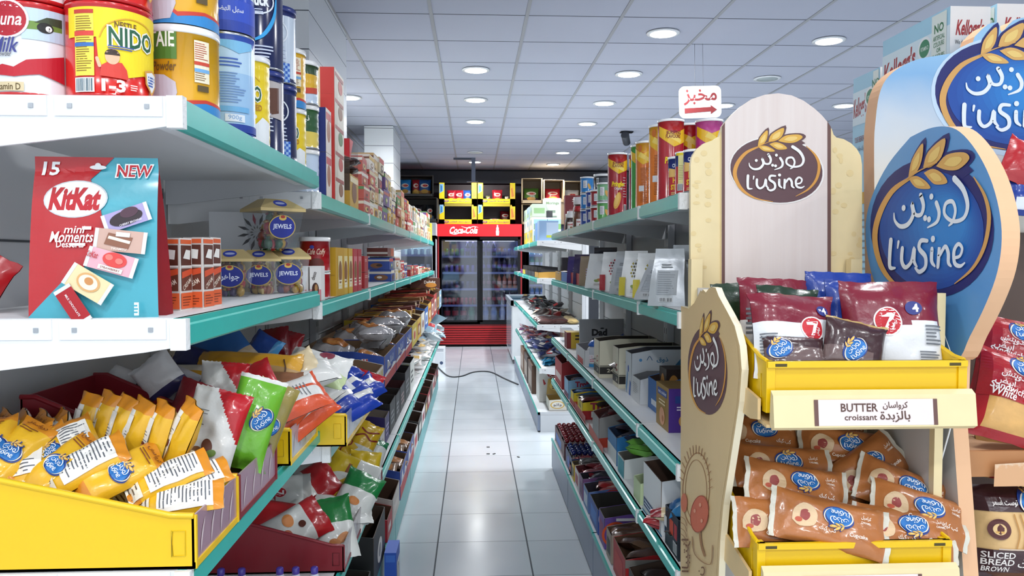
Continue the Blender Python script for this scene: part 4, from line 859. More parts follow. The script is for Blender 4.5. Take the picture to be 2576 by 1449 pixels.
pbox('biscuit_box', 'yellow brown biscuit box with a free offer band, under the clear sweets box', 'box', -.46, 2.60, Z2, .13, .18, .104, {'m': 'C49A34', 'n': '4A3624'}, [RC(-.065, .0, .065, .05, 'B98F2E'), TX('FREE', .0, .038, .05, .014, 'F0E6C8', bold=.03), TX('2 BOXES', .0, .018, .07, .014, 'F0E6C8', bold=.03)], [EL(.0, .05, .05, .035, '7A4A28'), RC(-.085, .08, .085, .098, 'E8D9B0')])
# columns of small cartons further along the top board
PAL = ['E6DAC2', 'E9E6DF', 'C43A34', 'D8C7A2', '7A4A34', 'D9AE44', 'E2D8CC', 'B9564A', '5E8A56', 'E4DCD0', '6A4A86', 'CFA870', 'E8E2D8']
r = random.Random(11)
def gart(r, w, h, base):
    """packaging print without words: bands, a picture blob, fine print"""
    c = r.choice([p for p in PAL if p != base]); it = [RC(-w / 2, h * r.uniform(.62, .7), w / 2, h * r.uniform(.82, .95), c), EL(r.uniform(-.1, .1) * w, h * .34, w * r.uniform(.2, .34), h * r.uniform(.16, .26), r.choice(['8A5A38', 'B97A46', 'C8473C', '5A3626', 'D9B36A', '6E8A4A']))]
    it += [EL(r.uniform(-.1, .1) * w, h * .36, w * .12, h * .1, r.choice(['E8D2A8', 'F0E6D8', '3E2A22'])), lines(-w * .4, h * .04, w * .3, h * .14, 2, '6A6058', r.randint(0, 99), .4)]
    return it
def column_run(prefix, ulist, X, z0, face, hs, cat='box', dep=.12, name='biscuit_box', pal=PAL, yrange=None):
    n = 0
    for k, (ua, ub, top, cnt) in enumerate(ulist):
        ya, yb = YU(ua, X), YU(ub, X); yb = min(yb, ya + .5); L = yb - ya - .006
        ht = (onX(ua, top, X).z - z0); h = max(.03, ht / cnt)
        base = [r.choice(pal) for _ in range(cnt)]
        if r.random() < .5: base = [base[0]] * cnt
        nn = 2 if L > .26 else 1
        for q in range(nn):
            for j in range(cnt):
                l = L / nn; d = dep * r.uniform(.85, 1.1); x = X - face * (d / 2 + r.uniform(.0, .012))
                aw = dict(arte=gart(r, l, h, base[j])) if face > 0 else {}
                mb = MB(); sbox(mb, d, l - .004, h - .001, {'m': base[j]}, gart(r, d, h, base[j]), aw.get('arte'), None if face > 0 else gart(r, l, h, base[j]))
                lab = f'{CN.get(base[j], "plain")} carton, {ORD[j]} up in the {ORD[k]} {"pile" if nn == 1 else ("pile front" if q == 0 else "pile rear")} on the {prefix}'
                tag(mb.build(name, None, (x, ya + l * (q + .5) + .003 * q, z0 + j * h), (0, 0, r.uniform(-.03, .03))), lab, cat, prefix + ' cartons'); n += 1
CN = {'E6DAC2': 'beige', 'E9E6DF': 'white', 'C43A34': 'red', 'D8C7A2': 'sand', '7A4A34': 'brown', 'D9AE44': 'yellow', 'E2D8CC': 'cream', 'B9564A': 'brick', '5E8A56': 'green', 'E4DCD0': 'ivory', '6A4A86': 'purple', 'CFA870': 'tan', 'E8E2D8': 'pale', 'A8282C': 'crimson', 'D9B02E': 'golden', 'C8D4DA': 'grey', '8FB4D8': 'sky blue', 'E4C45A': 'straw', '3A2A26': 'dark brown', '2E4A9C': 'blue', 'B0393A': 'dull red'}
column_run('left top shelf', [(919, 933, 392, 4), (934, 947, 388, 4), (948, 958, 385, 4), (959, 969, 395, 4), (970, 981, 432, 3), (982, 990, 440, 3), (991, 1000, 470, 3), (1001, 1010, 486, 3), (1011, 1020, 478, 2), (1021, 1031, 498, 3), (1032, 1042, 512, 2), (1043, 1052, 518, 2), (1053, 1064, 528, 2), (1065, 1074, 535, 2), (1075, 1086, 532, 2)], -.402, Z2, 1, .07)
# ------------------------------------------------------------------ middle board of the left shelves
Z3 = 1.35
mb = MB(); w, h = .168, .222
TQ = M('43A3B4', .35, bump=.2, bs=30., coat=.25); RDK = M('B5171F', .3, bump=.35, bs=30., coat=.35)
def wrap(cx, cy, rot, w, h, c, pic, extra=()):
    o = [PG([(-w / 2, -h / 2), (w / 2, -h / 2), (w / 2, h / 2), (-w / 2, h / 2)], c), RC(-w / 2, -h / 2, -w / 2 + .005, h / 2, 'DADADA'), RC(w / 2 - .005, -h / 2, w / 2, h / 2, 'DADADA')] + list(pic)
    return mv(o, 1, dx=cx, dy=cy, rot=rot)
ka = [PG([(-w / 2, 0.0), (-w / 2, h), (.02, h), (-.01, h * .86), (.005, h * .70), (.014, h * .52), (-.005, h * .36), (-.03, h * .2), (-.055, h * .1)], RDK), PG([(-w / 2, .002), (-.03, .06), (-.012, .0), (-w / 2, .0)], TQ),
      EL(-.027, h * .735, .042, .026, 'C9CDD0', .05), EL(-.027, h * .735, .040, .0245, 'F0EEEE', .05), TX('KitKat', -.027, h * .735, .066, .032, 'B81824', shear=.12, bold=.05), TX('15', -.062, h * .925, .022, .019, 'EDEDED', shear=.15, bold=.03),
      TX('NEW', .048, h * .915, .05, .020, 'EAF0F2', bold=.07, shear=.1), TX('NEW', .048, h * .915, .046, .0165, 'B81824', bold=.02, shear=.1), TX('mini', -.025, h * .545, .026, .010, 'F0E9E6', shear=.2), TX('Moments', -.028, h * .50, .056, .015, 'F0E9E6', shear=.2), TX('Desserts', -.03, h * .455, .036, .009, 'F0E9E6'),
      RC(-.03, h * .445, -.01, h * .462, 'E9EBEC'), RC(-.015, h * .545, -.003, h * .565, 'E9EBEC'), EL(.0, h * .935, .011, .003, 'D6D9DA'), EL(.0, h * .945, .004, .004, 'D6D9DA')]
ka += wrap(.042, h * .62, .35, .062, .026, 'A79BC6', [EL(0, 0, .022, .010, '2A1A22'), EL(.006, .006, .012, .007, '4A2A3A'), TX('CHERRY BROWNIE', .004, -.008, .03, .003, 'E9E2EA')])
ka += wrap(.036, h * .475, -.1, .068, .030, 'C9A596', [PG([(-.02, -.006), (.012, -.01), (.016, .006), (-.016, .010)], '8A5A44'), PG([(-.016, .002), (.013, -.003), (.014, .001), (-.015, .006)], 'E9DCCB'), RC(-.006, .006, .012, .012, 'E8E8EA'), TX('TIRAMISU', .0, -.011, .02, .003, 'F0E6DC')])
ka += wrap(.026, h * .345, -.28, .066, .028, 'E2A9B4', [EL(.004, .004, .016, .010, 'D8433F'), EL(-.004, .006, .005, .004, 'EE7A70'), EL(.01, .004, .005, .004, 'EE7A70'), RC(-.014, -.012, .018, -.006, 'F3E9DE'), TX('STRAWBERRY', .002, -.009, .026, .003, '8A4A4A'), TX('KitKat', -.026, .004, .016, .008, 'B81824', shear=.1)])
ka += wrap(-.002, h * .215, -.55, .060, .032, 'E6D2A2', [EL(.0, .002, .016, .012, 'D9A66A'), EL(.0, .002, .013, .0095, 'F2E4C8'), EL(.0, .004, .006, .005, 'C98A50')])
ka += wrap(-.02, h * .085, -1.0, .056, .024, 'A8141E', [TX('MILK CHOCOLATE', 0, 0, .034, .003, 'EFE6E6')])
ka += [RC(.058, h * .02, .064, h * .10, 'DCE9EC'), lines(.058, h * .03, .064, h * .09, 3, '43A3B4', 3)]
pouch(mb, w, h, .075, TQ, M('8C1520', .35, bump=.3, bs=60., coat=.2), ka, seed=3, nf=14, nv=40, step=(w / 14, h / 40), topw=.93, top=.08, wr=.002, back=RDK)
e = tag(mb.build('sweet_pouch', None, (-.522, 1.12, Z3), (R(1), 0, R(4))), 'large red and turquoise pouch of mini chocolate desserts standing at the shelf end', 'pouch')
bagobj('sweet_pouch', 'red pouch cut by the left edge of the picture', 'pouch', .12, .2, .05, RDK, None, at(-128, 772, 1.17), rotm(R(84), R(-28)), seed=61)
BX = {'m': 'ECE6E0', 'n': 'D9D2CC'}
for k, (x, y, w, h, lab) in enumerate([(-.469, 1.248, .031, .113, 'slim white orange and brown cream box, nearest beside the big pouch'), (-.451, 1.297, .031, .115, 'slim white orange and brown cream box, middle of three'), (-.455, 1.348, .031, .117, 'slim white orange and brown cream box, farthest of three')]):
    def slim(w): return [RC(-w * .44, h * .92, w * .44, h * .98, 'E2602E'), RC(-w * .42, h * .62, w * .42, h * .9, '5A2A1E'), RC(-w * .42, h * .60, w * .42, h * .62, 'EFE8E2'), RC(-w * .42, h * .27, w * .42, h * .58, '6B3424'), RC(-w * .47, h * .02, w * .47, h * .24, 'E2602E'), TX('CREAM', 0, h * .36, w * .68, h * .07, 'EBD9C8', rot=.5), PG([(-w * .3, h * .72), (w * .25, h * .70), (w * .3, h * .83), (-w * .05, h * .84)], 'F1ECE6'), lines(-w * .36, h * .05, w * .36, h * .2, 4, '7A2E12', k, .3), PG([(-w * .42, h * .44), (w * .42, h * .5), (w * .42, h * .58), (-w * .42, h * .53)], 'D8502A')]
    pbox('cream_box', lab, 'box', x, y, Z3, w, .045, h, BX, slim(w), slim(.045) , rz=R(-3))
# plastic tubs of wrapped sweets
SWC = [foil('A8202C'), foil('B9902E'), foil('3E2A5E'), foil('8A3A1E'), foil('2E5A3A'), foil('C8A85A')]
def tub(label, x, y, z, rz, s=1., words='JEWELS'):
    e = empty('sweet_tub', label, 'tub', (x, y, z), (0, 0, rz), None)
    b, t, h = .034 * s, .045 * s, .075 * s
    mb = MB(); g = glassm('F4F6F8', .82)
    q = [(-b, -b), (b, -b), (b, b), (-b, b)]; Q = [(-t, -t), (t, -t), (t, t), (-t, t)]
    for i in range(4): j = (i + 1) % 4; mb.face([(*q[i], 0), (*q[j], 0), (*Q[j], h), (*Q[i], h)], g)
    mb.face([(*p, .0005) for p in q[::-1]], M('D9DCE0', .3)); mb.build('tub_body', e)
    mb = MB(); gm = M('C9B27C', .4, metal=.25); o = t * 1.08
    mb.box(-o, o, -o, o, h, h + .006 * s, gm); rdg = h + .026 * s
    A = [(-o, -o, h + .006 * s), (o, -o, h + .006 * s), (o, o, h + .006 * s), (-o, o, h + .006 * s)]; B = [(-o * .5, -o * .35, rdg), (o * .5, -o * .35, rdg), (o * .5, o * .35, rdg), (-o * .5, o * .35, rdg)]
    for i in range(4): j = (i + 1) % 4; mb.face([A[i], A[j], B[j], B[i]], gm)
    mb.face(B, gm)
    n = V((0, -(rdg - h - .006 * s), -(o * .65))).normalized()
    def ls(u, v, hh): f = v; return V((u, -o + (o * .65) * f, h + .006 * s + (rdg - h - .006 * s) * f)) - n * hh
    mb.art([EL(0, .5, .014 * s, .34, '2A3A9C'), EL(0, .5, .010 * s, .12, 'A9B2D8')], ls, h0=.0008); mb.build('lid', e)
    mb = MB(); sl = (t - b) / h
    def fs(u, v, hh): return V((u, -(b + sl * v) - hh, v))
    ty = TX(words, 0, h * .58, .04 * s, .012 * s, 'E6EAF8', bold=.02) if words == 'JEWELS' else TX('جواهر', 0, h * .56, .038 * s, .018 * s, 'E6EAF8', bold=.02)
    mb.art([EL(0, h * .58, .029 * s, .024 * s, 'B9A25A'), EL(0, h * .58, .027 * s, .022 * s, '24308C'), ty, EL(0, h * .82, .008 * s, .005 * s, 'D9B75A'), EL(0, h * .85, .005 * s, .003 * s, 'A8382E')], fs, h0=.001); mb.build('oval_label', e)
    rr = random.Random(int(x * 1e4)); c = 0
    mb = MB()
    for k in range(44):
        zz = .010 * s + (k // 12) * .017 * s; lim = b * .66; px, py = rr.uniform(-lim, lim), rr.uniform(-lim, lim)
        mb.T = Matrix.Translation((px, py, zz)) @ Euler((rr.uniform(-.5, .5), rr.uniform(-.5, .5), rr.uniform(0, 6))).to_matrix().to_4x4()
        m = rr.choice(SWC); mb.lathe([(.0055 * s, -.014 * s), (.0025 * s, -.010 * s), (.008 * s, -.006 * s), (.009 * s, .0), (.008 * s, .006 * s), (.0025 * s, .010 * s), (.0055 * s, .014 * s)], 7, m)
    mb.T = None; o2 = mb.build('wrapped_sweets', e); o2['kind'] = 'stuff'
    return e
tub('clear tub of wrapped sweets with a gold lid, leftmost of the lower three', -.522, 1.70, Z3, R(12), words='ar')
tub('clear tub of wrapped sweets with a gold lid, middle of the lower three', -.492, 1.81, Z3, R(12))
tub('clear tub of wrapped sweets with a gold lid, rightmost of the lower three', -.438, 1.86, Z3, R(12), 1.06)
tub('clear tub of wrapped sweets stacked on the lower tubs', -.462, 1.815, Z3 + .104, R(40), 1.12)
mb = MB(); sbox(mb, .135, .06, .095, {'m': 'D3D6DA'})
for a in range(12):
    g = a * PI / 6 + .2; mb.art([PG([(.045 + .018 * math.cos(g), .045 + .018 * math.sin(g)), (.045 + .032 * math.cos(g + .12), .045 + .032 * math.sin(g + .12)), (.045 + .048 * math.cos(g), .045 + .048 * math.sin(g)), (.045 + .032 * math.cos(g - .12), .045 + .032 * math.sin(g - .12))], 'A8324A' if a == 3 else '4A4C50'), PG([(.045 + .008 * math.cos(g + .26), .045 + .008 * math.sin(g + .26)), (.045 + .013 * math.cos(g + .4), .045 + .013 * math.sin(g + .4)), (.045 + .018 * math.cos(g + .26), .045 + .018 * math.sin(g + .26)), (.045 + .013 * math.cos(g + .12), .045 + .013 * math.sin(g + .12))], '6A6C70')], plane((0, -.03, 0), (1, 0, 0), (0, 0, 1)))
tag(mb.build('tissue_box', None, (-.575, 1.95, Z3 + .10), (0, 0, R(4))), 'pale box with a dark petal rosette, behind the tubs', 'box')
pbox('chocolate_box', 'plain box hidden under the rosette box behind the tubs', 'box', -.575, 1.95, Z3, .12, .06, .099, {'m': 'B9A25A'})
Z4 = 1.32
for k in range(2): pbox('biscuit_box', 'slim white and pink biscuit box with dark drops, ' + ('left' if k == 0 else 'right') + ' of two by the red canister', 'box', -.452 + .034 * k, 2.075 + .02 * k, Z4, .030, .05, .092, {'m': 'E9E6E4', 'n': 'ECEAE8'}, [RC(-.015, 0, .015, .03, 'D88A92'), EL(0, .03, .009, .018, '4A2A22'), EL(.002, .034, .004, .010, 'B98A5A'), TX('choco', -.004, .066, .022, .010, '3A2A2A', rot=1.3)])
tin('drink_canister', 'red cocoa canister, upper of two on the middle left shelf', 'canister', -.445, 2.20, Z4 + .0735, .042, .098, [(0, GL('A3161E'))], [EL(-.008, .07, .006, .005, '3A3F9C'), TX('Cafe Coffy', .004, .055, .05, .022, 'E8C7B0', shear=.2), EL(.005, .025, .02, .014, '6A2A1E')], lid=plas('ECECEC'), rim=plas('D9D9D9'))
tin('drink_canister', 'red cocoa canister, lower of two on the middle left shelf', 'canister', -.445, 2.20, Z4, .042, .073, [(0, GL('A3161E'))], [RC(.0, .0, .02, .07, '6A3A2A')], rim=plas('D9D9D9'))
pbox('biscuit_box', 'brown and gold box behind the tubs with a red letter patch', 'box', -.545, 2.16, Z4, .1, .08, .125, {'m': 'A8842E', 'n': 'A07A26'}, [RC(.0, .08, .03, .115, '7A2A22'), TX('E', .015, .098, .016, .022, 'C9A25A')])
for k in range(5):
    c = ['C99A22', 'D2A838', 'D2A838', 'B5343C', 'B5343C'][k]
    pbox('biscuit_box', ('golden' if k < 3 else 'pink red') + ' tall biscuit box, ' + ORD[k] + ' of the leaning row after the red canister', 'box', -.447 + .002 * k, 2.375 + .088 * k, Z4, .085, .055 if k else .11, .145, {'m': c, 'n': 'C79A20' if k < 3 else 'C0404A'}, [RC(-.04, .06, .04, .064, 'B08718')] if k < 3 else [EL(0, .08, .025, .03, 'E8C2B8')], [RC(-.025, .02, .025, .12, 'E8D9A0' if k < 3 else 'D87A80'), EL(0, .07, .02, .035, '8A5A30'), lines(-.02, .02, .02, .05, 3, 'F0E6D0', k)], rz=R(-4))
for k in range(4): pbox('tea_box', 'plain dark red box, ' + ['bottom left', 'top left', 'bottom right', 'top right'][k] + ' of a block of four', 'box', -.50 + (k // 2) * .062, 2.95 + (k // 2) * .02, Z4 + (k % 2) * .062, .06, .1, .06, {'m': 'A82228'}, [lines(-.025, .04, .01, .05, 2, 'E2B0A8', k)], [lines(-.04, .038, .03, .05, 2, 'E2B0A8', k)])
column_run('left middle shelf', [(985, 995, 648, 2), (996, 1006, 645, 2), (1007, 1012, 650, 2), (1013, 1020, 655, 2), (1021, 1028, 660, 2), (1033, 1042, 668, 1), (1043, 1052, 668, 1), (1053, 1062, 670, 1), (1063, 1074, 672, 1), (1076, 1086, 674, 1)], -.402, Z4, 1, .06, pal=['A8282C', 'B0393A', '7A4A34', 'C43A34', 'D9AE44', 'E2D8CC', '2E4A9C'])
pbox('biscuit_box', 'brown box lying on the red cartons of the middle left shelf', 'box', -.47, 3.95, Z4 + .125, .1, .28, .04, {'m': '6A2A20'}, [RC(-.05, .01, .05, .02, 'D9CFC4')], [RC(.0, 0, .14, .04, 'B5502A')])
# ================================================================== crates of bags on the lower left boards
ZL = 1.0055
MAROON = M('7C1220', .4, var=.05, vs=6., coat=.1); MWIN = M('A58594', .25, coat=.3); GWIN = M('A9AEB6', .25, coat=.3)
LR = (0, 0, PI / 2)
tray('snack_tray', 'tray of yellow croissant packs at the end of the low left shelf', (-.383, 1.165, ZL), LR, .194, .385, .074, .150, YEL, win=MWIN)
tray('snack_tray', 'dark red tray holding white and green bags beside the yellow one', (-.383, 1.386, ZL), LR, .240, .34, .074, .205, MAROON, win=MWIN, rim=M('5E0E18'))
tray('snack_tray', 'yellow tray with orange and white bags, third on the low left shelf', (-.378, 1.735, ZL), LR, .270, .36, .075, .13, YEL, win=GWIN)
tray('snack_tray', 'yellow tray of blue and white bags sticking out past the bracket', (-.324, 2.185, .9565), LR, .44, .40, .080, .12, YEL, win=GWIN)
# yellow croissant packs
YF = foil('EDB826'); YO = foil('DE8E1E'); YT = M('F2F0EA', .35, bump=.3, bs=40., coat=.2)
def ypack(label, p, rot, w=.062, l=.155, t=.030, back=False, seed=0):
    it = []
    if back: it = [RC(-.022, -.03, .022, .045, 'F0EEE8'), lines(-.02, -.028, .02, .043, 14, '5A5E66', seed, .35), RC(-.02, -.06, .022, -.04, 'EBE6D6'), lines(-.018, -.058, .02, -.042, 3, '6A5A4A', seed, .35)]
    else: it = [TX('كرواسان', .0, .052, .034, .009, '8A4A1E'), lines(-.018, .036, .018, .044, 2, '8A4A1E', seed)] + mv(LOGO_MINI, .02, dx=.004, dy=.0)
    e = bagobj('croissant_pack', label, 'pack', w, l, t, YF, it, p, rot, None, seed=seed, zone=lambda a, b: YO if abs(b) > .72 else YF, nu=10, nv=14, wr=.003, back=YT)
    return e
rr = random.Random(5)
def upack(label, p, rot, seed):
    # pack standing on edge: its narrow printed side looks to the camera
    mb = MB(); w, l, t = .046, .145, .028
    pillow(mb, w, l, t, YF, [lines(-.030, -.05, .0, .045, 16, '7A7E86', seed, .3)] if 0 else None, seed=seed, zone=lambda a, b: YO if abs(b) > .74 else (YF if a > -.1 else YT), nu=10, nv=14, wr=.003, back=YF,)
    def sf(x, y, h):
        return V((x, y, t * .5 + t * .5 * (1 - (2 * x / w) ** 4) ** .5 * (1 - abs(2 * y / l) ** 3) ** .5 + h + .001))
    mb.art([RC(-.020, -.052, -.001, .046, YT), lines(-.019, -.048, -.003, .026, 17, '6E727A', seed, .3), EL(-.010, .0, .0075, .0085, '6A1A22'), EL(-.010, .0, .004, .004, 'C98A8A')], sf, step=(.008, .012), h0=.0012)
    mb.v = [q - V((0, 0, t / 2)) for q in mb.v]
    return tag(mb.build('croissant_pack', None, p, rot), label, 'pack')
# standing packs, tallest at the far side of the crate (pixel of centre, depth)
stand_l = [(450, 1112, 1.19, 25, -6), (390, 1122, 1.19, 15, -2), (338, 1112, 1.20, 16, 0), (297, 1104, 1.21, 14, 2), (258, 1096, 1.22, 10, 0), (212, 1100, 1.225, 8, 6), (150, 1110, 1.22, 2, -5), (100, 1116, 1.22, 10, 4), (52, 1110, 1.22, -4, -4), (5, 1112, 1.225, 6, 2), (-45, 1118, 1.22, 4, 0)]
for k, (u, v, y, lean, yw) in enumerate(stand_l):
    # wide face normal towards camera-left, long axis up, leaning to the right
    f = upack if k < 6 else None
    rot = (Matrix.Rotation(R(yw - 8 - (25 if k < 6 else 40)), 3, 'Z') @ Matrix.Rotation(R(lean), 3, 'Y') @ Matrix.Rotation(R(82), 3, 'X')).to_euler()
    lab = 'yellow croissant pack standing in the rear row of the yellow tray, ' + ORD[k] + ' from right'
    if f: upack(lab, at(u, v + 6, y), rot, 70 + k)
    else: ypack(lab, at(u, v + 18, y), rot, l=.12, w=.055, back=k % 2 == 0, seed=70 + k)
mid = [(215, 1168, 1.13, -52, 1), (150, 1172, 1.13, -40, 0), (130, 1150, 1.15, 30, 0), (75, 1152, 1.14, 14, 1), (30, 1142, 1.13, -30, 0), (-15, 1132, 1.13, 10, 0), (205, 1130, 1.16, 26, 1), (302, 1188, 1.135, -62, 0)]
for k, (u, v, y, rz, bk) in enumerate(mid):
    ypack('yellow croissant pack lying loose in the yellow tray, ' + ORD[k] + ' of the left heap', at(u, v + 6, y), rotm(R(48), R(rz), R(-5 + k * 3)), l=.118, w=.058, back=bool(bk), seed=90 + k)
for k, (u, v, y, rz, ti) in enumerate([(425, 1198, 1.15, -62, 40), (478, 1216, 1.16, -60, 36), (455, 1258, 1.13, -80, 42), (395, 1212, 1.185, -50, 40)]):
    rot = rotm(R(ti), R(rz), R(6))
    ypack('yellow croissant pack lying slanted at the front corner of the yellow tray, ' + ORD[k] + ' of four', at(u, v + 2, y), rot, w=.052, l=.118, t=.024, back=True, seed=100 + k)
# bags in the dark red crate
def bg(label, u, v, y, w, l, t, base, rot, art=None, name='snack_bag', **k): return bagobj(name, label, 'bag', w, l, t, base, art, at(u, v, y), rot, **k)
WH = M('E2E2DE', .33, bump=.45, bs=40., coat=.3); RDF = foil('C01824'); OL = foil('9A8A4A'); LG = foil('6DB32E')
def hz(a, b): return RDF if a + b > .75 else WH
nut = [EL(-.012, -.045, .013, .012, '8A5A34', .3), EL(-.016, -.046, .006, .005, 'E8D9B4'), EL(.004, -.03, .009, .013, '6A3A26', .5), EL(.014, -.04, .009, .006, '6E8A3E', .4)]
bg('white and red bag with a hazelnut picture, at the front of the dark red tray', 535, 1080, 1.34, .10, .138, .04, WH, rotm(R(72), R(-16), R(8)), nut + [lines(-.05, -.0, -.01, .03, 5, '6A6A6A', 2, .2)], seed=111, zone=hz, wr=.004, nu=30, nv=40)
bg('white and red bag with a hazelnut picture, behind the front one', 560, 985, 1.52, .09, .115, .04, WH, rotm(R(75), R(-6), R(10)), nut, seed=112, zone=hz, wr=.004, nu=30, nv=40)
bg('dark red bag half hidden behind the white hazelnut bags', 492, 1052, 1.47, .11, .13, .04, foil('8A1420'), rotm(R(75), R(-20), R(0)), seed=113)
bg('bright green bag with a blue oval emblem leaning in the dark red tray', 632, 1062, 1.40, .085, .165, .04, LG, (Matrix.Rotation(R(14), 3, 'Z') @ Matrix.Rotation(R(18), 3, 'Y') @ Matrix.Rotation(R(78), 3, 'X')).to_euler(), mv(LOGO_MINI, .024, dx=.016, dy=.008, rot=.9), seed=114, zone=lambda a, b: WH if b > .93 else LG, wr=.004)
bg('dull green bag filling the gap left of the bright green bag', 598, 1110, 1.42, .07, .14, .03, foil('5E8A3A'), rotm(R(80), R(10), R(20)), seed=115)
bg('olive gold bag with a blue oval emblem, right of the bright green bag', 672, 1050, 1.50, .08, .14, .035, OL, (Matrix.Rotation(R(20), 3, 'Z') @ Matrix.Rotation(R(26), 3, 'Y') @ Matrix.Rotation(R(74), 3, 'X')).to_euler(), mv(LOGO_MINI, .024, dx=.008, dy=-.02, rot=.9), seed=116, wr=.004)
# orange and white bags, third crate
OR_ = foil('D9552E')
def oz(a, b): return OR_ if a > .45 or abs(b) > .88 or (-.35 < a < -.1) else WH
for k, (u, v, y, rz, lb) in enumerate([(722, 1012, 1.66, -66, 'upper'), (752, 1050, 1.72, -50, 'lower'), (690, 1060, 1.66, -40, 'leftmost')]):
    bg('orange and white bag with fine print lying in the third tray, ' + lb + ' of three', u, v, y, .095, .17, .04, WH, rotm(R(45), R(rz), R(18)), [lines(-.02, -.05, .02, .05, 12, '7A7E86', k, .25)], seed=120 + k, zone=oz, wr=.004)
bg('golden yellow bag with white label standing behind the orange bags', 735, 985, 1.86, .10, .12, .03, foil('DE9A22'), rotm(R(60), R(-15), R(10)), [RC(-.03, -.04, .03, .04, 'E9E2D0'), lines(-.026, -.036, .026, .036, 7, '8A6A4A', 3, .25)], seed=124)
bg('small red bag top between the hazelnut bags and orange bags', 640, 975, 1.62, .10, .10, .03, RDF, rotm(R(60), R(30)), seed=125)
# long bags on top of the heap
bg('long yellow bread bag lying across the heap of bags', 625, 928, 1.80, .085, .245, .05, foil('DDA42C'), rotm(R(52), R(-93), R(-6)), [ST([(-.02, .085), (.01, .095), (.03, .085)], .003, '5A3A1E')], seed=130, zone=lambda a, b: foil('BF9A66') if a > .0 else foil('DDA42C'), wr=.004)
bg('second long yellow bag below the long yellow bread bag', 520, 950, 1.74, .07, .20, .03, foil('DDA42C'), rotm(R(35), R(-95), R(0)), seed=131, zone=lambda a, b: foil('E2DCCB') if a < -.1 else foil('DDA42C'))
bg('brown flat bag under the front end of the long yellow bag', 650, 962, 1.74, .06, .19, .03, foil('8C5E42'), rotm(R(30), R(-88), R(0)), seed=132)
bg('cream paper corner of a bag beside the long yellow bag', 735, 930, 1.83, .08, .12, .03, foil('E0CDA6'), rotm(R(50), R(-60), R(0)), seed=133)
bg('pale green and white bread bag lying beside the yellow one', 800, 925, 1.95, .09, .16, .055, WH, rotm(R(55), R(-105), R(-4)), [EL(-.03, .02, .012, .02, '8A3A4A')], seed=134, zone=lambda a, b: foil('C9D9A6') if a > .1 else WH, wr=.004)
# bags against the back panel
for k, (u, v, y, w, l, rz, ti, c, c2, lb) in enumerate([(318, 972, 1.55, .07, .09, 70, 60, 'EDEDEF', '2B2B4E', 'white bag with a purple print lying at the back of the heap'), (402, 950, 1.52, .085, .085, 38, 80, 'E6E7EA', '3A3A66', 'pale silver bag standing with a pointed top at the back'),
     (448, 985, 1.56, .10, .12, 66, 60, 'B9BAC2', '3A3A66', 'grey white bag lying right of the pointed silver bag'), (556, 880, 1.88, .13, .12, 38, 75, '1F5FA6', 'B5A48A', 'blue bag leaning on the back panel, leftmost of the blue ones'), (655, 890, 2.0, .11, .08, 60, 70, '2A55B0', '4FA0DC', 'small blue bag behind the long yellow bread bag'),
     (700, 880, 2.10, .07, .12, 10, 80, '7A1420', '7A1420', 'maroon bag standing at the back, left of two'), (728, 880, 2.12, .06, .10, -14, 80, '8A1A22', 'A8441E', 'maroon and orange bag standing at the back, right of two'), (520, 910, 1.85, .06, .16, 75, 60, '2A2F6A', 'E0E0E0', 'dark blue corner of a bag under the leaning blue bag')]):
    a_, b_ = foil(c), foil(c2)
    bg(lb, u, v, y, w, l, .035, a_, rotm(R(ti), R(rz)), seed=140 + k, zone=lambda x, z, a_=a_, b_=b_: b_ if z < -.55 else a_)
for k in range(5):
    bg('bag lying under the other bags on the low left shelf, ' + ORD[k] + ' from the near end', 330 + 110 * k, 1000 - 14 * k, 1.60 + .06 * k, .1, .14, .05, [WH, foil('6A3A3A'), foil('C9A23A'), foil('8A1A26'), WH][k], rotm(R(20), R(30 * k)), seed=150 + k)
# blue and white bags in the fourth crate
BLF = foil('1F3FA8')
for k, (u, v, y, rz, rl, lb) in enumerate([(885, 1022, 2.10, -62, 22, 'front right'), (838, 1028, 2.06, -55, 20, 'front left'), (862, 992, 2.20, -50, 18, 'middle'), (812, 985, 2.22, -45, 10, 'back left'), (850, 962, 2.34, -40, 8, 'back'), (905, 990, 2.28, -60, 26, 'right rim')]):
    bg('blue and white bag in the fourth tray, ' + lb + ' one', u, v, y, .085, .15, .045, BLF, rotm(R(48), R(rz), R(rl)), mv(LOGO_MINI, .022, dx=.01, dy=-.04, rot=.8) if k < 2 else [RC(-.02, -.03, .02, .03, 'E6E9EE')], seed=160 + k, zone=lambda a, b: WH if -.5 < a < .05 and b > -.6 else BLF, wr=.004)
bg('red and white bag top at the rear of the fourth tray', 918, 972, 2.42, .10, .10, .03, RDF, rotm(R(60), R(-20)), seed=168, zone=lambda a, b: WH if b < -.2 else RDF)
bg('white snack bag between blue bags and orange bags', 800, 1000, 2.0, .08, .12, .035, WH, rotm(R(40), R(-40)), seed=169)
# ------------------------------------------------------------------ open cartons along the third board
ZB = .9545; XB = -.330
CB = '7A6048'
def lcarton(label, ya, yb, z, hb, hf, outer, inner=CB, dx=.26, x=XB, artf=None, artn=None, fcol=None, cat='carton', flap=0, name='display_carton'):
    mb = MB(); opencarton(mb, dx, yb - ya, hb, hf, outer, inner, 1, fcol, artf, artn, flap=flap)
    return tag(mb.build(name, None, (x, ya, z), (0, 0, 0)), label, cat)
def strip(c, ly, h): return [RC(-ly / 2 + i * ly / 5, .004, -ly / 2 + (i + .3) * ly / 5, h * .9, c) for i in range(5)]
lcarton('white carton with yellow stripes next to the fourth tray', 2.43, 2.62, ZB, .10, .085, 'E3DFD4', artf=strip('D2B13A', .19, .085))
lcarton('second white carton with yellow stripes, behind the first striped one', 2.63, 2.84, ZB, .11, .09, 'E3DFD4', artf=strip('D2B13A', .2, .09))
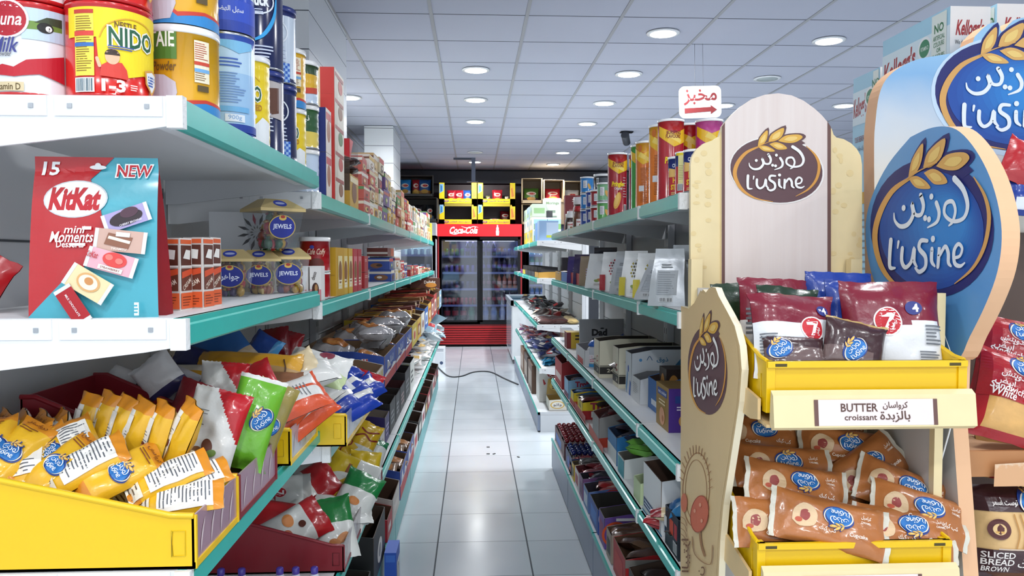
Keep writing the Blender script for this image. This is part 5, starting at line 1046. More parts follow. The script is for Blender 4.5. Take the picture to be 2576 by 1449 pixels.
def hal(L, h): return [RC(-L / 2, .002, L / 2, h * .42, 'B9322E'), PG([(-L / 2, h * .38), (-L * .2, h * .44), (.0, h * .36), (L * .25, h * .5), (L / 2, h * .42), (L / 2, h * .36), (-L / 2, h * .3)], 'E3E6EA'), TX('الهلال', .02, h * .68, L * .4, h * .3, 'C9D4EE')]
for k, (ya, yb, lb) in enumerate([(2.87, 3.28, 'nearest'), (3.30, 3.72, 'second'), (3.74, 4.12, 'third')]):
    lcarton('blue and red carton of clear wrapped cakes, ' + lb + ' of three', ya, yb, ZB, .135, .115, '2A4A9E', '8A6E52', artf=hal(yb - ya, .115), artn=[TX('الهلال', .05, .085, .11, .045, 'E9E4E0', bold=.09), TX('الهلال', .05, .085, .108, .043, 'C8282E')] if k == 0 else None, dx=.33)
    for q in range(5):
        mb = MB(); cl = M('B9B6B8', .14, bump=1., bs=30., coat=.8, metal=.15)
        pillow(mb, .11, .15, .06, cl, [EL(0, 0, .036, .05, M('B5713A', .3, coat=.6)), EL(-.006, .01, .02, .026, M('C98A4A', .3, coat=.6))], seed=k * 7 + q, wr=.007)
        mb.v = [a - V((0, 0, .03)) for a in mb.v]
        tag(mb.build('wrapped_cake', None, (XB - .07 - (q % 2) * .13, ya + .09 + (q // 2) * .12, ZB + .085 + .05 * (q % 3)), (R(25 - 12 * q), R(-20 + 9 * q), R(70 + 20 * q))), 'clear wrapped round cake in the ' + lb + ' blue carton, ' + ORD[q] + ' of five', 'cake')
more = [(4.15, 4.50, .15, .12, 'D9BE3A', 'yellow carton with torn edge after the blue ones'), (4.52, 4.85, .16, .12, 'DDB43A', 'second yellow carton along the low left shelf'), (4.87, 5.2, .15, .13, 'E2DED2', 'white carton with a dark red oval patch'), (5.22, 5.6, .17, .14, '2E62B0', 'blue carton with a white torn front'), (5.62, 6.0, .19, .15, 'D9A22E', 'golden carton far along the low left shelf'), (6.02, 6.4, .2, .16, '8A2A2A', 'dark red carton far along the low left shelf'), (6.42, 6.9, .22, .18, 'B53A30', 'red carton near the far end of the low left shelf'), (6.92, 7.4, .22, .17, '5A3526', 'brown carton near the far end of the low left shelf'), (7.42, 7.9, .2, .17, '9EC4DC', 'light blue carton at the far end of the low left shelf')]
for k, (ya, yb, hb, hf, c, lb) in enumerate(more):
    L = yb - ya
    lcarton(lb, ya, yb, ZB, hb, hf, c, '6A4A34', dx=.36, artf=[RC(-L * .3, hf * .2, L * .3, hf * .75, ['F0E2A8', '8A2A22', 'E6E2D6', 'E9EEF4', 'A8442E', 'E8DCD0', 'E9D8C8', 'C9A24A', 'EEF2F4'][k]), EL(0, hf * .45, L * .18, hf * .2, ['C8452F', 'E9D9B0', '7A1E26', '2E62B0', 'F0E6C8', '8A2A2A', '5A2A1E', '8A4A2A', '3A7AB8'][k])], artn=[RC(-.16, hf * .2, .16, hf * .7, ['E9C84A', 'C99A2E', 'D9D2C2', 'E9EEF4', 'C98A22', 'A8342E', '8A2A26', '6A4230', 'C9DEEA'][k]), EL(.02, hf * .45, .06, hf * .16, ['A8442E', '8A2A22', '8A1E2A', '2E62B0', '6A2A1E', 'E9C88A', 'E9D0B8', 'D9B07A', '5A9ACC'][k])])
    for q in range(4):
        mb = MB(); c2 = ['8A5A2E', 'A83A2A', '4A2E22', 'C99A3A', '6A2A2E', '5A3A2A'][(k + q) % 6]
        sbox(mb, .28, .07, .035, {'m': c2, 't': M(c2, .35, bump=.3, bs=40., coat=.3)}, None, [lines(-.03, .008, .03, .028, 2, 'E6D2A6', k + q)], None, [RC(-.1, -.02, .06, .02, ['E9D9A8', 'C8452F', 'D9B36A', '3E2A22'][q % 4])])
        tag(mb.build('snack_bar_box', None, (XB - .19, ya + L * (q + .5) / 4, ZB + hf - .02 + .012 * q), (0, R(6 - 4 * q), R(rr.uniform(-6, 6)))), 'flat snack box lying in the ' + lb.replace(' along the low left shelf', '').replace(' of the low left shelf', ''), 'box', 'flat boxes in the ' + lb)
pbox('biscuit_box', 'open brown box with an orange picture on top of the far cartons', 'box', -.47, 6.95, ZB + .225, .26, .4, .085, {'m': '4A2A20', 'n': '5A3224'}, [TX('Delight', .04, .05, .1, .03, 'EFE3D4', bold=.03), EL(.05, .025, .05, .02, 'D9903A')], [RC(-.2, 0, .2, .05, 'C98A3A')], rz=R(14))
# ------------------------------------------------------------------ fourth board: dark red crate of croissants, then cartons
ZC = .5625; XC = -.362
tray('snack_tray', 'dark red tray of croissant bags under the low left shelf', (XC, 2.36, ZC), LR, .44, .39, .075, .17, MAROON, win=M('A8A2A8', .25, coat=.3), rim=M('5E0E18'))
tray('snack_tray', 'second dark red tray of croissant bags behind the first', (XC, 2.81, ZC), LR, .44, .39, .075, .17, MAROON, win=M('A8A2A8', .25, coat=.3), rim=M('5E0E18'))
cw = M('DADCD8', .33, bump=.5, bs=40., coat=.3)
def crs(lb, u, v, y, rz, ti, c, split_, art=None, w=.13, l=.19, rl=14, sd=0):
    cc = foil(c); bg(lb, u, v, y, w, l, .06, cw, rotm(R(ti), R(rz), R(rl)), art, seed=sd, zone=lambda a, b: cc if b > split_ else cw, wr=.005, name='croissant_bag')
crois = lambda s: [EL(.02, -.04, .022, .012, 'D9935A', .5), EL(-.005, -.05, .018, .011, 'C9824A', -.3), EL(.03, -.05, .007, .006, '6A3A22')] + seven(-.03, .0, .018) + [TX('Croissant', .0, -.075, .06, .014, '3A3A3E', shear=.2)]
crs('white croissant bag with a green top and a red round mark, at the tray front', 838, 1330, 2.30, 8, 55, '1F7A3A', .1, crois(0), sd=201)
crs('white croissant bag with fruit picture beside the green topped one', 740, 1330, 2.24, -62, 50, 'B51F26', .45, [EL(-.02, -.01, .02, .016, 'D98A4A'), EL(.02, -.03, .016, .014, 'B5512A'), EL(.01, .02, .012, .01, '5A2A1E'), TX('Croissant', -.01, -.07, .06, .014, '3A3A3E', shear=.2)], sd=202)
crs('bright red croissant bag lying at the left rim of the red tray', 690, 1310, 2.28, -105, 45, 'C01A22', -.6, None, sd=203)
crs('red and white croissant bag lying across the middle of the tray', 775, 1232, 2.55, -60, 48, 'A8141E', .1, [lines(-.04, -.07, .03, -.01, 5, '7A7E86', 3, .2)], w=.15, l=.2, sd=204)
crs('white bag with a red round mark at the left of the red tray', 705, 1240, 2.45, -90, 40, 'B9B9B6', .7, seven(.02, .0, .02), sd=205)
crs('white and green croissant bag at the right rim of the red tray', 895, 1255, 2.52, -30, 52, '1E7A3E', .3, [EL(0, -.02, .02, .014, 'D98A4A')], sd=206)
crs('yellow and white bag standing at the right rim of the red tray', 915, 1195, 2.72, -10, 62, 'D9B824', .2, None, w=.11, l=.17, sd=207)
crs('yellow topped bag behind the green croissant bags', 880, 1190, 2.68, 60, 50, 'CDB022', -.2, [RC(-.03, 0, .02, .012, '8A4A1E')], sd=208)
crs('golden wrapped bag standing up at the rear of the red trays', 912, 1120, 2.92, -28, 66, 'D9B022', -.1, [ST([(-.04, .02), (-.01, .035), (.02, .02), (.045, .03)], .006, '8A2A1E'), ST([(-.03, .055), (.0, .045), (.04, .06)], .006, '8A2A1E')], w=.10, l=.18, sd=209)
crs('second golden wrapped bag left of the standing golden one', 880, 1145, 2.88, 40, 50, 'D9B022', -.1, [ST([(-.04, .02), (-.01, .035), (.02, .02), (.045, .03)], .006, '8A2A1E')], w=.10, l=.15, sd=210)
crs('white and green bag at the far end of the red trays', 935, 1150, 2.98, -20, 50, '1E7A4E', .5, None, w=.1, l=.15, sd=211)
for k, (u, v, y) in enumerate([(640, 1275, 2.35), (720, 1290, 2.4), (800, 1280, 2.5), (860, 1290, 2.5), (640, 1230, 2.62), (730, 1200, 2.75), (810, 1180, 2.85), (850, 1220, 2.62), (690, 1180, 2.85), (780, 1175, 3.0)]):
    crs('croissant bag lying under the others in the red trays, ' + ORD[k] + ' of ten', u, v, y, 30 * k, 20, ['A8141E', '1E5A3A', '9A1A22', 'C9A82A'][k % 4], .2, None, sd=220 + k)
bg('clear bag of brown sweets behind the golden bags', 840, 1105, 2.95, .12, .14, .05, M('7A5A4A', .15, bump=.8, bs=35., coat=.7), rotm(R(30), R(20)), seed=231)
XD = -.415
lc = [(3.08, 3.40, .16, .135, 'B9A58A', CB, 'tall plain cardboard carton behind the golden bags'), (3.42, 3.60, .10, .085, 'D6D0CC', '5A4436', 'pale carton with reddish content behind the plain cardboard one'), (3.62, 3.80, .14, .125, '33276A', '8A8078', 'purple carton with torn front on the fourth left board'), (3.83, 4.10, .16, .15, '1E1E22', '2E2A2A', 'black carton, nearest of four on the fourth left board'), (4.12, 4.35, .15, .14, '26262A', '2E2A2A', 'black carton, second of four on the fourth left board'), (4.37, 4.66, .15, .14, '222226', '4A2226', 'black carton, third of four on the fourth left board'), (4.68, 5.02, .19, .18, '2A2A2E', '1E1E20', 'black carton, farthest and tallest of four on the fourth left board'), (5.05, 5.4, .2, .19, 'C9CBC6', '2A2422', 'grey carton with a yellow green label on the fourth left board')]
for k, (ya, yb, hb, hf, c, ci, lb) in enumerate(lc):
    L = yb - ya
    lcarton(lb, ya, yb, ZC, hb, hf, c, ci, dx=.34, x=XD, artf=[lines(-L * .3, hf * .2, L * .3, hf * .7, 3, ['8A7A62', '9A8A82', 'B9A8D6', '8A8A8E', '9A9A9E', 'A88888', '7A7A7E', '3A3A3A'][k], k)], artn=[RC(-.1, hf * .35, .16, hf * .95, 'C9CF6A'), TX('bastri', -.06, hf * .2, .1, .04, 'D9DAD6')] if k == 7 else None, flap=.05 if k == 0 else 0)
    for q in range(3):
        mb = MB(); pillow(mb, .09, .2, .03, foil(['7A4A2E', '9A2A2E', '3A2A26', '4A1E22', 'C9A24A'][(k + q) % 5]), None, seed=k + q, nu=6, nv=8)
        tag(mb.build('snack_pack', None, (XD - .17, ya + L * (q + .5) / 3, ZC + hf * .45), (0, R(5), PI / 2)), 'wrapped snack inside the ' + lb.replace(' on the fourth left board', ''), 'pack', 'snacks inside the ' + lb)
# loose heaps of wrapped sweets after the cartons
def heap(label_fn, grp, pts, cols, name, cat, size, sd):
    q = random.Random(sd); protos = []
    for j, c in enumerate(cols):
        mb = MB(); pillow(mb, size[0], size[1], size[2], c, [RC(-size[0] * .3, -size[1] * .15, size[0] * .3, size[1] * .15, ['EDE6E0', 'C8282E', 'D9B36A', '2A2A2E'][j % 4])], seed=sd + j, nu=6, nv=8, seal=.14); protos.append(mb.build(name))
    for k, p in enumerate(pts):
        o = protos[k] if k < len(cols) else protos[k % len(cols)].copy()
        if k >= len(cols): COL.objects.link(o)
        o.location = p; o.rotation_euler = (q.uniform(-.5, .5), q.uniform(-.4, .4), q.uniform(0, 3.1)); tag(o, label_fn(k), cat, grp)
def spots(x0, x1, y0, y1, z, dz, nx, ny, q):
    return [(x0 + (x1 - x0) * (i + .5 + q.uniform(-.25, .25)) / nx, y0 + (y1 - y0) * (j + .5 + q.uniform(-.25, .25)) / ny, z + dz * q.random()) for j in range(ny) for i in range(nx)]
q = random.Random(3)
heap(lambda k: 'red and white wrapped biscuit in the heap after the black cartons', 'red biscuits heap', spots(-.66, -.40, 5.45, 6.15, ZC + .012, .10, 3, 8, q), [foil('B8202A'), foil('A81C26'), foil('DAD6D2')], 'wrapped_biscuit', 'biscuit', (.085, .15, .04), 301)
heap(lambda k: 'black and white wrapped biscuit in the heap near the far left end', 'black biscuits heap', spots(-.66, -.40, 6.2, 7.1, ZC + .012, .13, 3, 9, q), [foil('1E1C1E'), foil('2A2A3A'), foil('CFCBC6')], 'wrapped_biscuit', 'biscuit', (.085, .15, .04), 311)
heap(lambda k: 'clear plastic pack in the heap at the far left end', 'clear packs heap', spots(-.66, -.36, 7.2, 8.3, ZC + .012, .22, 3, 7, q), [M('C9D0D6', .12, bump=.9, bs=30., coat=.8), M('A9C4D6', .12, bump=.9, bs=30., coat=.8)], 'clear_pack', 'pack', (.13, .2, .06), 321)
# ------------------------------------------------------------------ bottom deck
ZD = .1725; XK = -.385
dk = [(2.62, 2.86, .11, .10, '16231E', '26201C', 'small black green carton at the bottom edge of the picture'), (2.95, 3.33, .20, .19, '1B1D1E', '4A382C', 'tall black carton with a white printed word on its flap'), (3.42, 3.62, .12, .10, 'A8202A', '5A3A2A', 'red carton after the tall black one on the bottom deck'), (3.64, 3.98, .14, .12, 'C4BFB8', '5A4232', 'plain carton with a red inside edge on the bottom deck')]
for k, (ya, yb, hb, hf, c, ci, lb) in enumerate(dk):
    L = yb - ya; lcarton(lb, ya, yb, ZD, hb, hf, c, ci, x=XK, dx=.26, artf=[EL(0, hf * .4, L * .2, hf * .25, 'D9D6D0'), EL(0, hf * .4, L * .1, hf * .14, '8A8A86')] if k == 1 else [RC(-L * .3, hf * .3, L * .2, hf * .6, 'D9D2CC')], artn=[TX('BAKE', .0, hf * .94, .10, .018, 'E4E4E0', bold=.04, shear=.4)] if k == 1 else None)
def past(L, h): return [RC(-L / 2, .0, L / 2, h * .48, 'B3262C'), RC(-L / 2, h * .46, L / 2, h * .52, 'D9DCE2'), PG([(-L * .35, h * .55), (-L * .2, h * .9), (-L * .05, h * .55)], 'E3E6EA'), PG([(L * .1, h * .55), (L * .25, h * .9), (L * .4, h * .55)], 'E3E6EA')]
for k, (ya, yb, lb) in enumerate([(4.02, 4.42, 'nearer'), (4.44, 4.92, 'farther')]):
    lcarton('blue and red carton of brown cakes on the bottom deck, ' + lb + ' of two', ya, yb, ZD, .17, .15, '2A4AA0', '6A5240', x=XK, dx=.3, artf=past(yb - ya, .15), artn=[RC(-.15, 0, .15, .07, '2A4AA0')])
    for q_ in range(4):
        mb = MB(); pillow(mb, .12, .16, .05, M('8A6A52', .15, bump=.8, bs=30., coat=.7), [EL(0, 0, .04, .055, M('B5763A', .3, coat=.5))], seed=k * 5 + q_)
        tag(mb.build('wrapped_cake', None, (XK - .08 - .12 * (q_ % 2), ya + .11 + .18 * (q_ // 2), ZD + .10), (R(10), R(-8), R(40 * q_))), 'brown wrapped cake in the ' + lb + ' blue carton of the bottom deck', 'cake', 'cakes in the ' + lb + ' bottom carton')
dk2 = [(4.95, 'D6D4D0'), (5.35, '2A2826'), (5.72, 'E2DCDC'), (6.08, '3A2422'), (6.45, 'A82228'), (6.82, '5A4A40'), (7.2, 'D9D6D2'), (7.6, '8A2228'), (8.0, '2A2A2C')]
for k, (ya, c) in enumerate(dk2):
    lcarton('small ' + {'D6D4D0': 'pale', '2A2826': 'black', 'E2DCDC': 'white', '3A2422': 'dark brown', 'A82228': 'red', '5A4A40': 'grey brown', 'D9D6D2': 'light grey', '8A2228': 'wine red', '2A2A2C': 'charcoal'}[c] + ' carton on the bottom left deck, ' + ORD[k] + ' after the blue ones', ya, ya + .34, ZD, .15, .13, c, '4A342A', x=XK, dx=.28, artf=[RC(-.1, .03, .1, .09, ['B3262C', 'C9C4BC', '8A2A3A', 'C9A46A', 'E6DCD4', '2A2A2A', 'B5343A', 'E0D0C0', 'B0282E'][k])])
mb = MB(); sbox(mb, .05, .15, .20, {'m': '2A55B8', 't': '3A66C8'}, [RC(-.02, .16, .02, .19, '3F70CC')], [RC(-.05, .03, .06, .15, 'D9DCE0'), EL(.0, .09, .035, .045, '8A9098'), EL(.0, .09, .02, .03, 'D9D4CE')]); tag(mb.build('tea_box', None, (-.352, 3.30, 0.0), (0, 0, 0)), 'glossy blue packet standing on the floor before the bottom deck', 'box')
mb = MB(); sbox(mb, .16, .14, .27, {'m': 'D9DDE2'}, [RC(-.06, .05, .06, .2, 'CDD2D8'), EL(.03, .06, .022, .022, '3A4A6A'), lines(-.06, .21, .06, .25, 2, '6A7280', 2)], [lines(-.05, .06, .05, .2, 5, '7A8290', 4)]); tag(mb.build('carton_box', None, (-.46, 10.3, 0)), 'white carton standing on the floor beyond the left shelves', 'box')

for k, u in enumerate((556, 608, 704, 744, 791)):
    p = onY(u, 1439, 2.06); mb = MB(); mb.lathe([(.010, 0), (.012, .003), (.012, .026), (.008, .032)], 12, plas('D9D9E6')); mb.lathe([(.0095, .031), (.010, .033), (.010, .046), (.007, .049), (.001, .0495)], 12, plas('4A3A9C'))
    tag(mb.build('small_bottle', None, (p.x, 2.06, ZC)), 'small purple capped bottle in front of the dark red tray, ' + ORD[k] + ' along the picture bottom', 'bottle')
# ================================================================== right shelves
X0 = .545
ZR1, ZR2, ZR3, ZR4, ZR5 = 1.6005, 1.2955, .9005, .6205, .2125
def crisps(label, x, y, h, r, body, top, turn=0, words='', small=False, z=ZR1):
    it = []
    if not small:
        it += [PG([(-.05, h * .80), (.0, h * .66), (.05, h * .74), (.05, h * .90), (.0, h * .82), (-.05, h * .92)], M('E9B922', .22, coat=.4)), PG([(-.02, h * .78), (.02, h * .70), (.025, h * .74), (-.01, h * .84)], 'F0D46A')]
        if words == 'full': it += [TX('BURSTING', 0, h * .83, .044, .011, '7A1A22', bold=.03), TX('FLAVOURS', -.002, h * .785, .044, .011, '7A1A22', bold=.03), TX('Pringles', .0, h * .49, .052, .026, 'F2D21E', bold=.05, shear=.1), TX('Original', .0, h * .425, .03, .013, 'F4EEEA'), EL(-.004, h * .24, .012, .034, 'E0A84A', -.25), EL(-.006, h * .25, .008, .026, 'EABF66', -.25)]
        if words == 'side': it += [lines(-.01, h * .12, .018, h * .62, 26, '8A4A1A', int(y * 100), .3), RC(-.016, h * .28, .004, h * .36, 'DDE2E6'), EL(-.012, h * .89, .008, .012, 'C8702A')]
        it += [RC(.022, h * .05, .036, h * .18, 'E6E8EA'), bars(.023, h * .06, .035, h * .17), lines(.018, h * .28, .036, h * .62, 8, 'C9A8A8' if words else 'E9D9E2', 4, .3)]
    else: it += [RC(-.02, h * .3, .0, h * .75, 'E6E9EC'), lines(-.018, h * .34, -.002, h * .7, 5, '6A7280', 3, .3), EL(.012, h * .4, .007, .016, 'E0B05A', .4)]
    mb = MB(); can(mb, r, h, [(0, GL(body)), (.86, GL(top))], rim=metalm('C9CDD2'), lid=plas('EDEFF0'), lidh=.008)
    mb.art(it, cyl(r * .99, a0=facing(x, y) + turn), step=(r * .14, .08), h0=.0007)
    return tag(mb.build('crisps_canister', None, (x, y, z)), label, 'canister')
crisps('red crisps canister with a potato crisp picture, standing alone at the shelf middle', .570, 3.07, .249, .0385, 'A01A26', 'B5222A', .12, 'full')
crisps('magenta crisps canister behind the lone red one', .655, 3.07, .249, .0385, '9A1A6A', 'A8246E', 0, 'x')
crisps('green crisps canister, first after the lone red one', .616, 2.84, .247, .0385, '3E9A3E', '4EAA4A', 0, 'x')
crisps('orange crisps canister, shorter one beside the green canister', .616, 2.755, .247, .0385, 'D9741E', 'E0A02A', -.3, 'side')
crisps('orange crisps canister hidden behind the shorter orange one', .672, 2.69, .247, .0385, 'D9741E', 'E0A02A', 0, 'side')
crisps('tall orange crisps canister next to the big red one', .590, 2.43, .249, .0385, 'DE781C', 'E6A42C', -.3, 'side')
crisps('big red crisps canister in front, lettered in yellow and white', .596, 2.335, .249, .0395, 'A81C28', 'B8242A', .25, 'full')
crisps('second red crisps canister behind the big red one', .672, 2.405, .249, .0385, 'A81C28', 'B8242A', .2, 'x')
e = crisps('pink magenta crisps canister partly behind the wooden header', .712, 2.33, .249, .041, 'B8388A', 'C24A96', .2, 'y')
mb = MB()
def sticks(label, x, y, h, art):
    mb = MB(); can(mb, .029, h, [(0, GL('B8242A')), (.68, GL('20307A'))], rim=metalm('C9CDD2'), lid=plas('EDEFF0'), lidh=.007); mb.art(art, cyl(.0288, a0=facing(x, y)), step=(.004, .05), h0=.0006)
    return tag(mb.build('snack_can', None, (x, y, ZR1)), label, 'can')
hs = [PG([(-.03, .055), (.03, .055), (.03, .074), (.01, .08), (-.01, .076), (-.03, .08)], 'E0B66A'), TX('CROWN', .0, .086, .034, .010, 'EEF0F4', bold=.02), PG([(-.008, .095), (-.004, .1), (.0, .095), (.004, .1), (.008, .095), (.006, .092), (-.006, .092)], 'EEF0F4'), TX('HOT', .0, .046, .03, .016, 'F0C030', bold=.05), TX('STICKS', .0, .027, .042, .015, 'F0C030', bold=.05), lines(-.02, .006, .02, .014, 2, 'F0D890', 1)]
sticks('red and navy snack stick can, leftmost of three in front of the big canister', .567, 2.135, .112, hs)
sticks('snack stick can with a pale yellow paper label, middle of three', .569, 2.065, .116, [RC(-.022, .028, .022, .105, 'E3DC9A'), lines(-.020, .04, .018, .08, 9, '8A8A5A', 2, .25), RC(-.03, .105, .03, .112, 'E0C82A'), RC(-.024, .012, -.008, .030, 'E6E8EA'), bars(-.023, .013, -.009, .029)])
sticks('red and navy snack stick can beside the wooden header, rightmost of three', .572, 1.995, .112, hs)
def stk(labs, x, y, h, r, cols, z=ZR1):
    for k, (lb, c) in enumerate(zip(labs, cols)): crisps(lb, x, y, h, r, c, c, 0, '', True, z + k * (h + .0006))
stk(['small green snack can, lower of two left of the lone red canister', 'small green snack can, upper of two left of the lone red canister'], .574, 3.40, .082, .032, ['5EAA5E', '7EB98A'])
stk(['small red snack can with a crisp picture, lower of two', 'small red snack can, upper of two under the dark round tin'], .582, 3.62, .076, .036, ['9A1E26', '9A1E26'])
crisps('small red snack can behind the two red ones', .66, 3.66, .15, .034, '9A1E26', '9A1E26', 0, '', True)
mb = MB(); can(mb, .048, .074, [(0, GL('2A2E38'))], rim=metalm('9A9EA6'), lid=plas('E6E8EA')); mb.art([RC(-.04, .012, -.024, .055, 'DDE0E4'), bars(-.039, .014, -.025, .05), lines(-.02, .01, .03, .055, 7, '9AA0AA', 3, .3)], cyl(.0475, a0=facing(.6, 3.63)), step=(.006, .05)); tag(mb.build('round_tin', None, (.612, 3.635, ZR1 + .1535)), 'dark round tin with a white lid resting on the red cans', 'tin')
for k, c in enumerate(['1F4FA8', '2E86CC', '2E86CC']): crisps('blue snack can, ' + ['bottom', 'middle', 'top'][k] + ' of the stack nearest the shelf edge', .582, 3.98, .083, .034, c, c, 0, '', True, ZR1 + k * .084)
for k, c in enumerate(['1F3F98', '24409A']): crisps('navy snack can, ' + ['lower', 'upper'][k] + ' of two beside the blue stack', .588, 3.84, .083, .032, c, c, 0, '', True, ZR1 + k * .084)
def jar(label, x, y, z, r, h, lid, glass, lab, art):
    e = empty('spread_jar', label, 'jar', (x, y, z)); mb = MB(); mb.lathe([(r * .9, 0), (r, .004), (r, h * .62), (r * .88, h * .74), (r * .84, h * .78)], 24, GL(glass)); mb.art(art, cyl(r, a0=facing(x, y)), step=(.006, .05)); mb.build('glass_body', e)
    mb = MB(); mb.lathe([(r * .9, h * .77), (r * .92, h * .78), (r * .92, h), (r * .86, h + .001)], 24, plas(lid)); mb.build('lid', e)
nut2 = [RC(-.02, .01, .02, .05, 'E9E6E0'), TX('nutella', .0, .036, .034, .012, 'A8202A', bold=.04), EL(.004, .018, .008, .006, '8A5A34')]
jar('white lidded chocolate spread jar in front of the dark red box', .578, 4.62, ZR1, .034, .098, 'EDEEEE', '3A221A', 0, nut2)
jar('white lidded chocolate spread jar behind the front spread jar', .60, 4.72, ZR1, .034, .120, 'EDEEEE', '3A221A', 0, nut2)
jar('tall brown spread jar with a white lid', .605, 4.38, ZR1, .045, .178, 'EDEEEE', '4A2A1C', 0, [RC(-.03, .04, .03, .12, '8A5A42')])
jar('brown spread jar with a red lid and white label', .585, 4.27, ZR1, .036, .12, 'B5242A', '6A3E2C', 0, nut2)
mb = MB(); sbox(mb, .15, .06, .235, {'m': '7A2028'}, [lines(-.05, .09, .05, .15, 3, 'A86A6A', 2), lines(-.02, .02, .06, .08, 6, '9A5A5A', 5, .25), PG(ellp(-.075, .06, .03, .05, 0, 14, -PI / 2, PI / 2), 'C98A3A'), lines(-.03, .19, .02, .215, 2, 'D9C9C0', 4)]); tag(mb.build('drink_box', None, (.655, 4.95, ZR1)), 'tall dark red box at the far end of the top shelf, right side', 'box')
# ---- middle board: silver pouches
SIL = M('C9CED3', .3, metal=.35, bump=.4, bs=30.); SIL2 = M('B4BAC0', .32, metal=.35, bump=.5, bs=25.)
def nutpouch(label, u, y, yaw, h, kind, x=None, tilt=0, seed=0, w=.11):
    X = x if x else (u - 1192) / 1950 * y
    hw = w / 2; it = []
    if kind in (0, 1, 2):
        mesh = ['B5283A', 'B5283A', 'A8983A'][kind] if kind else 'B98A5A'
        it = [EL(.012, h * .58, .030, .036, 'E9ECEE')]
        if kind:
            for i in range(-3, 4):
                for j in range(-3, 4):
                    dx, dy = i * .010 + (j % 2) * .005, j * .0115
                    if (dx / .03) ** 2 + (dy / .037) ** 2 < 1: it.append(PG([(.012 + dx, h * .58 + dy - .005), (.012 + dx + .0042, h * .58 + dy), (.012 + dx, h * .58 + dy + .005), (.012 + dx - .0042, h * .58 + dy)], [mesh, '5A2A34' if kind == 1 else '4A4630'][(i + j) % 2]))
            it += [RC(-hw * .98, .004, -hw * .55, h * .42, 'A81E2A' if kind == 1 else 'C9B93A')]
        it += [EL(.01, h * .24, .012, .007, 'C98A4A', .3), EL(.0, h * .22, .010, .006, '8AA04A', -.2), lines(-.01, h * .08, .03, h * .16, 3, '9A7A6A', kind, .25)]
    else: it = [RC(-.03, h * .2, .03, h * .62, 'A4AAB0'), lines(-.026, h * .22, .026, h * .6, 10, '7E848A', seed, .25), RC(-.02, h * .08, .02, h * .15, 'D9DCDE'), bars(-.018, h * .085, .018, h * .145), lines(-.02, h * .66, .02, h * .74, 2, '7E848A', 3)]
    mb = MB(); pouch(mb, w, h, .085, M('EDEFF0', .34, bump=.4, bs=25.) if kind < 3 else M('C2C7CC', .32, metal=.3, bump=.5, bs=25.), SIL, it, seed=seed, nf=10, nv=14, topw=.76, wr=.007, back=SIL, top=.16)
    tag(mb.build('nut_pouch', None, (X, y, ZR2), (R(tilt), 0, R(yaw))), label, 'pouch')
nutpouch('silver nut pouch, nearest beside the wooden stand', 1690, 2.22, -30, .165, 3, seed=1)
nutpouch('silver nut pouch tipped over next to the nearest one', 1652, 2.40, -50, .135, 3, seed=2, tilt=-12)
nutpouch('silver nut pouch with a dark window, third from the wooden stand', 1640, 2.62, -20, .155, 2, seed=3)
nutpouch('white nut pouch with olive lozenges, fourth from the wooden stand', 1604, 2.80, -25, .165, 2, seed=4)
nutpouch('white nut pouch showing its fine print, middle of the row', 1578, 2.97, -40, .165, 3, seed=5)
nutpouch('white nut pouch with red lozenges and a red corner', 1545, 3.27, -15, .165, 1, seed=6)
nutpouch('plain white nut pouch with one nut picture, last of the row', 1507, 3.58, -25, .16, 0, seed=7)
nutpouch('silver nut pouch standing in a second row at the back', 1700, 2.45, -20, .18, 3, x=.68, seed=8)
nutpouch('silver nut pouch in a second row behind the lozenge pouches', 1600, 3.05, -10, .16, 3, x=.70, seed=9)
for k, (u, y, h, c, lb) in enumerate([(1478, 3.92, .15, 'A8937A', 'beige biscuit bag left of the last white nut pouch'), (1462, 4.12, .16, '3A2A5E', 'dark purple bag in the middle of the right shelf'), (1445, 4.35, .15, '4A3A86', 'violet bag in a green edged wrapper'), (1480, 4.3, .2, '1E2238', 'tall black bag at the back of the middle right shelf')]):
    mb = MB(); pouch(mb, .13, h, .07, foil(c), foil(c), [lines(-.03, .04, .03, .09, 4, 'C9B9D6', k)], seed=30 + k, nf=8, nv=10, wr=.006)
    tag(mb.build('biscuit_bag', None, ((u - 1192) / 1950 * y + (.03 if k < 3 else .1), y, ZR2), (0, 0, R(-25))), lb, 'bag')
def rcarton(label, ua, ub, z, hb, hf, outer, inner='5E4A3C', dx=.24, x=X0, artf=None, artn=None, fcol=None, name='display_carton', flap=0, ya=None, yb=None):
    ya = ya or YU(ub, x); yb = yb or YU(ua, x)
    mb = MB(); opencarton(mb, dx, yb - ya, hb, hf, outer, inner, -1, fcol, artf, artn, flap=flap)
    tag(mb.build(name, None, (x, ya, z)), label, 'carton'); return x, ya, yb
def fillin(lab, grp, x, ya, yb, dx, z, n, cols, size=(.07, .15, .03), face=-1, name='snack_pack', cat='pack', sd=0, emb=None):
    q = random.Random(sd + 5)
    for k in range(n):
        mb = MB(); pillow(mb, *size, cols[k % len(cols)], emb, seed=sd + k, nu=6, nv=8)
        tag(mb.build(name, None, (x - face * dx * (.3 + .4 * q.random()), ya + (yb - ya) * (k + .5) / n, z), (q.uniform(-.3, .3), q.uniform(-.3, .3), q.uniform(.8, 2.2))), lab, cat, grp)
rcarton('red carton with a white front, first after the silver pouches', 1432, 1458, ZR2, .07, .06, 'B5262C', artf=[EL(0, .03, .03, .02, 'E9DAD0')], artn=[EL(.02, .04, .02, .02, 'D9C0B8')])
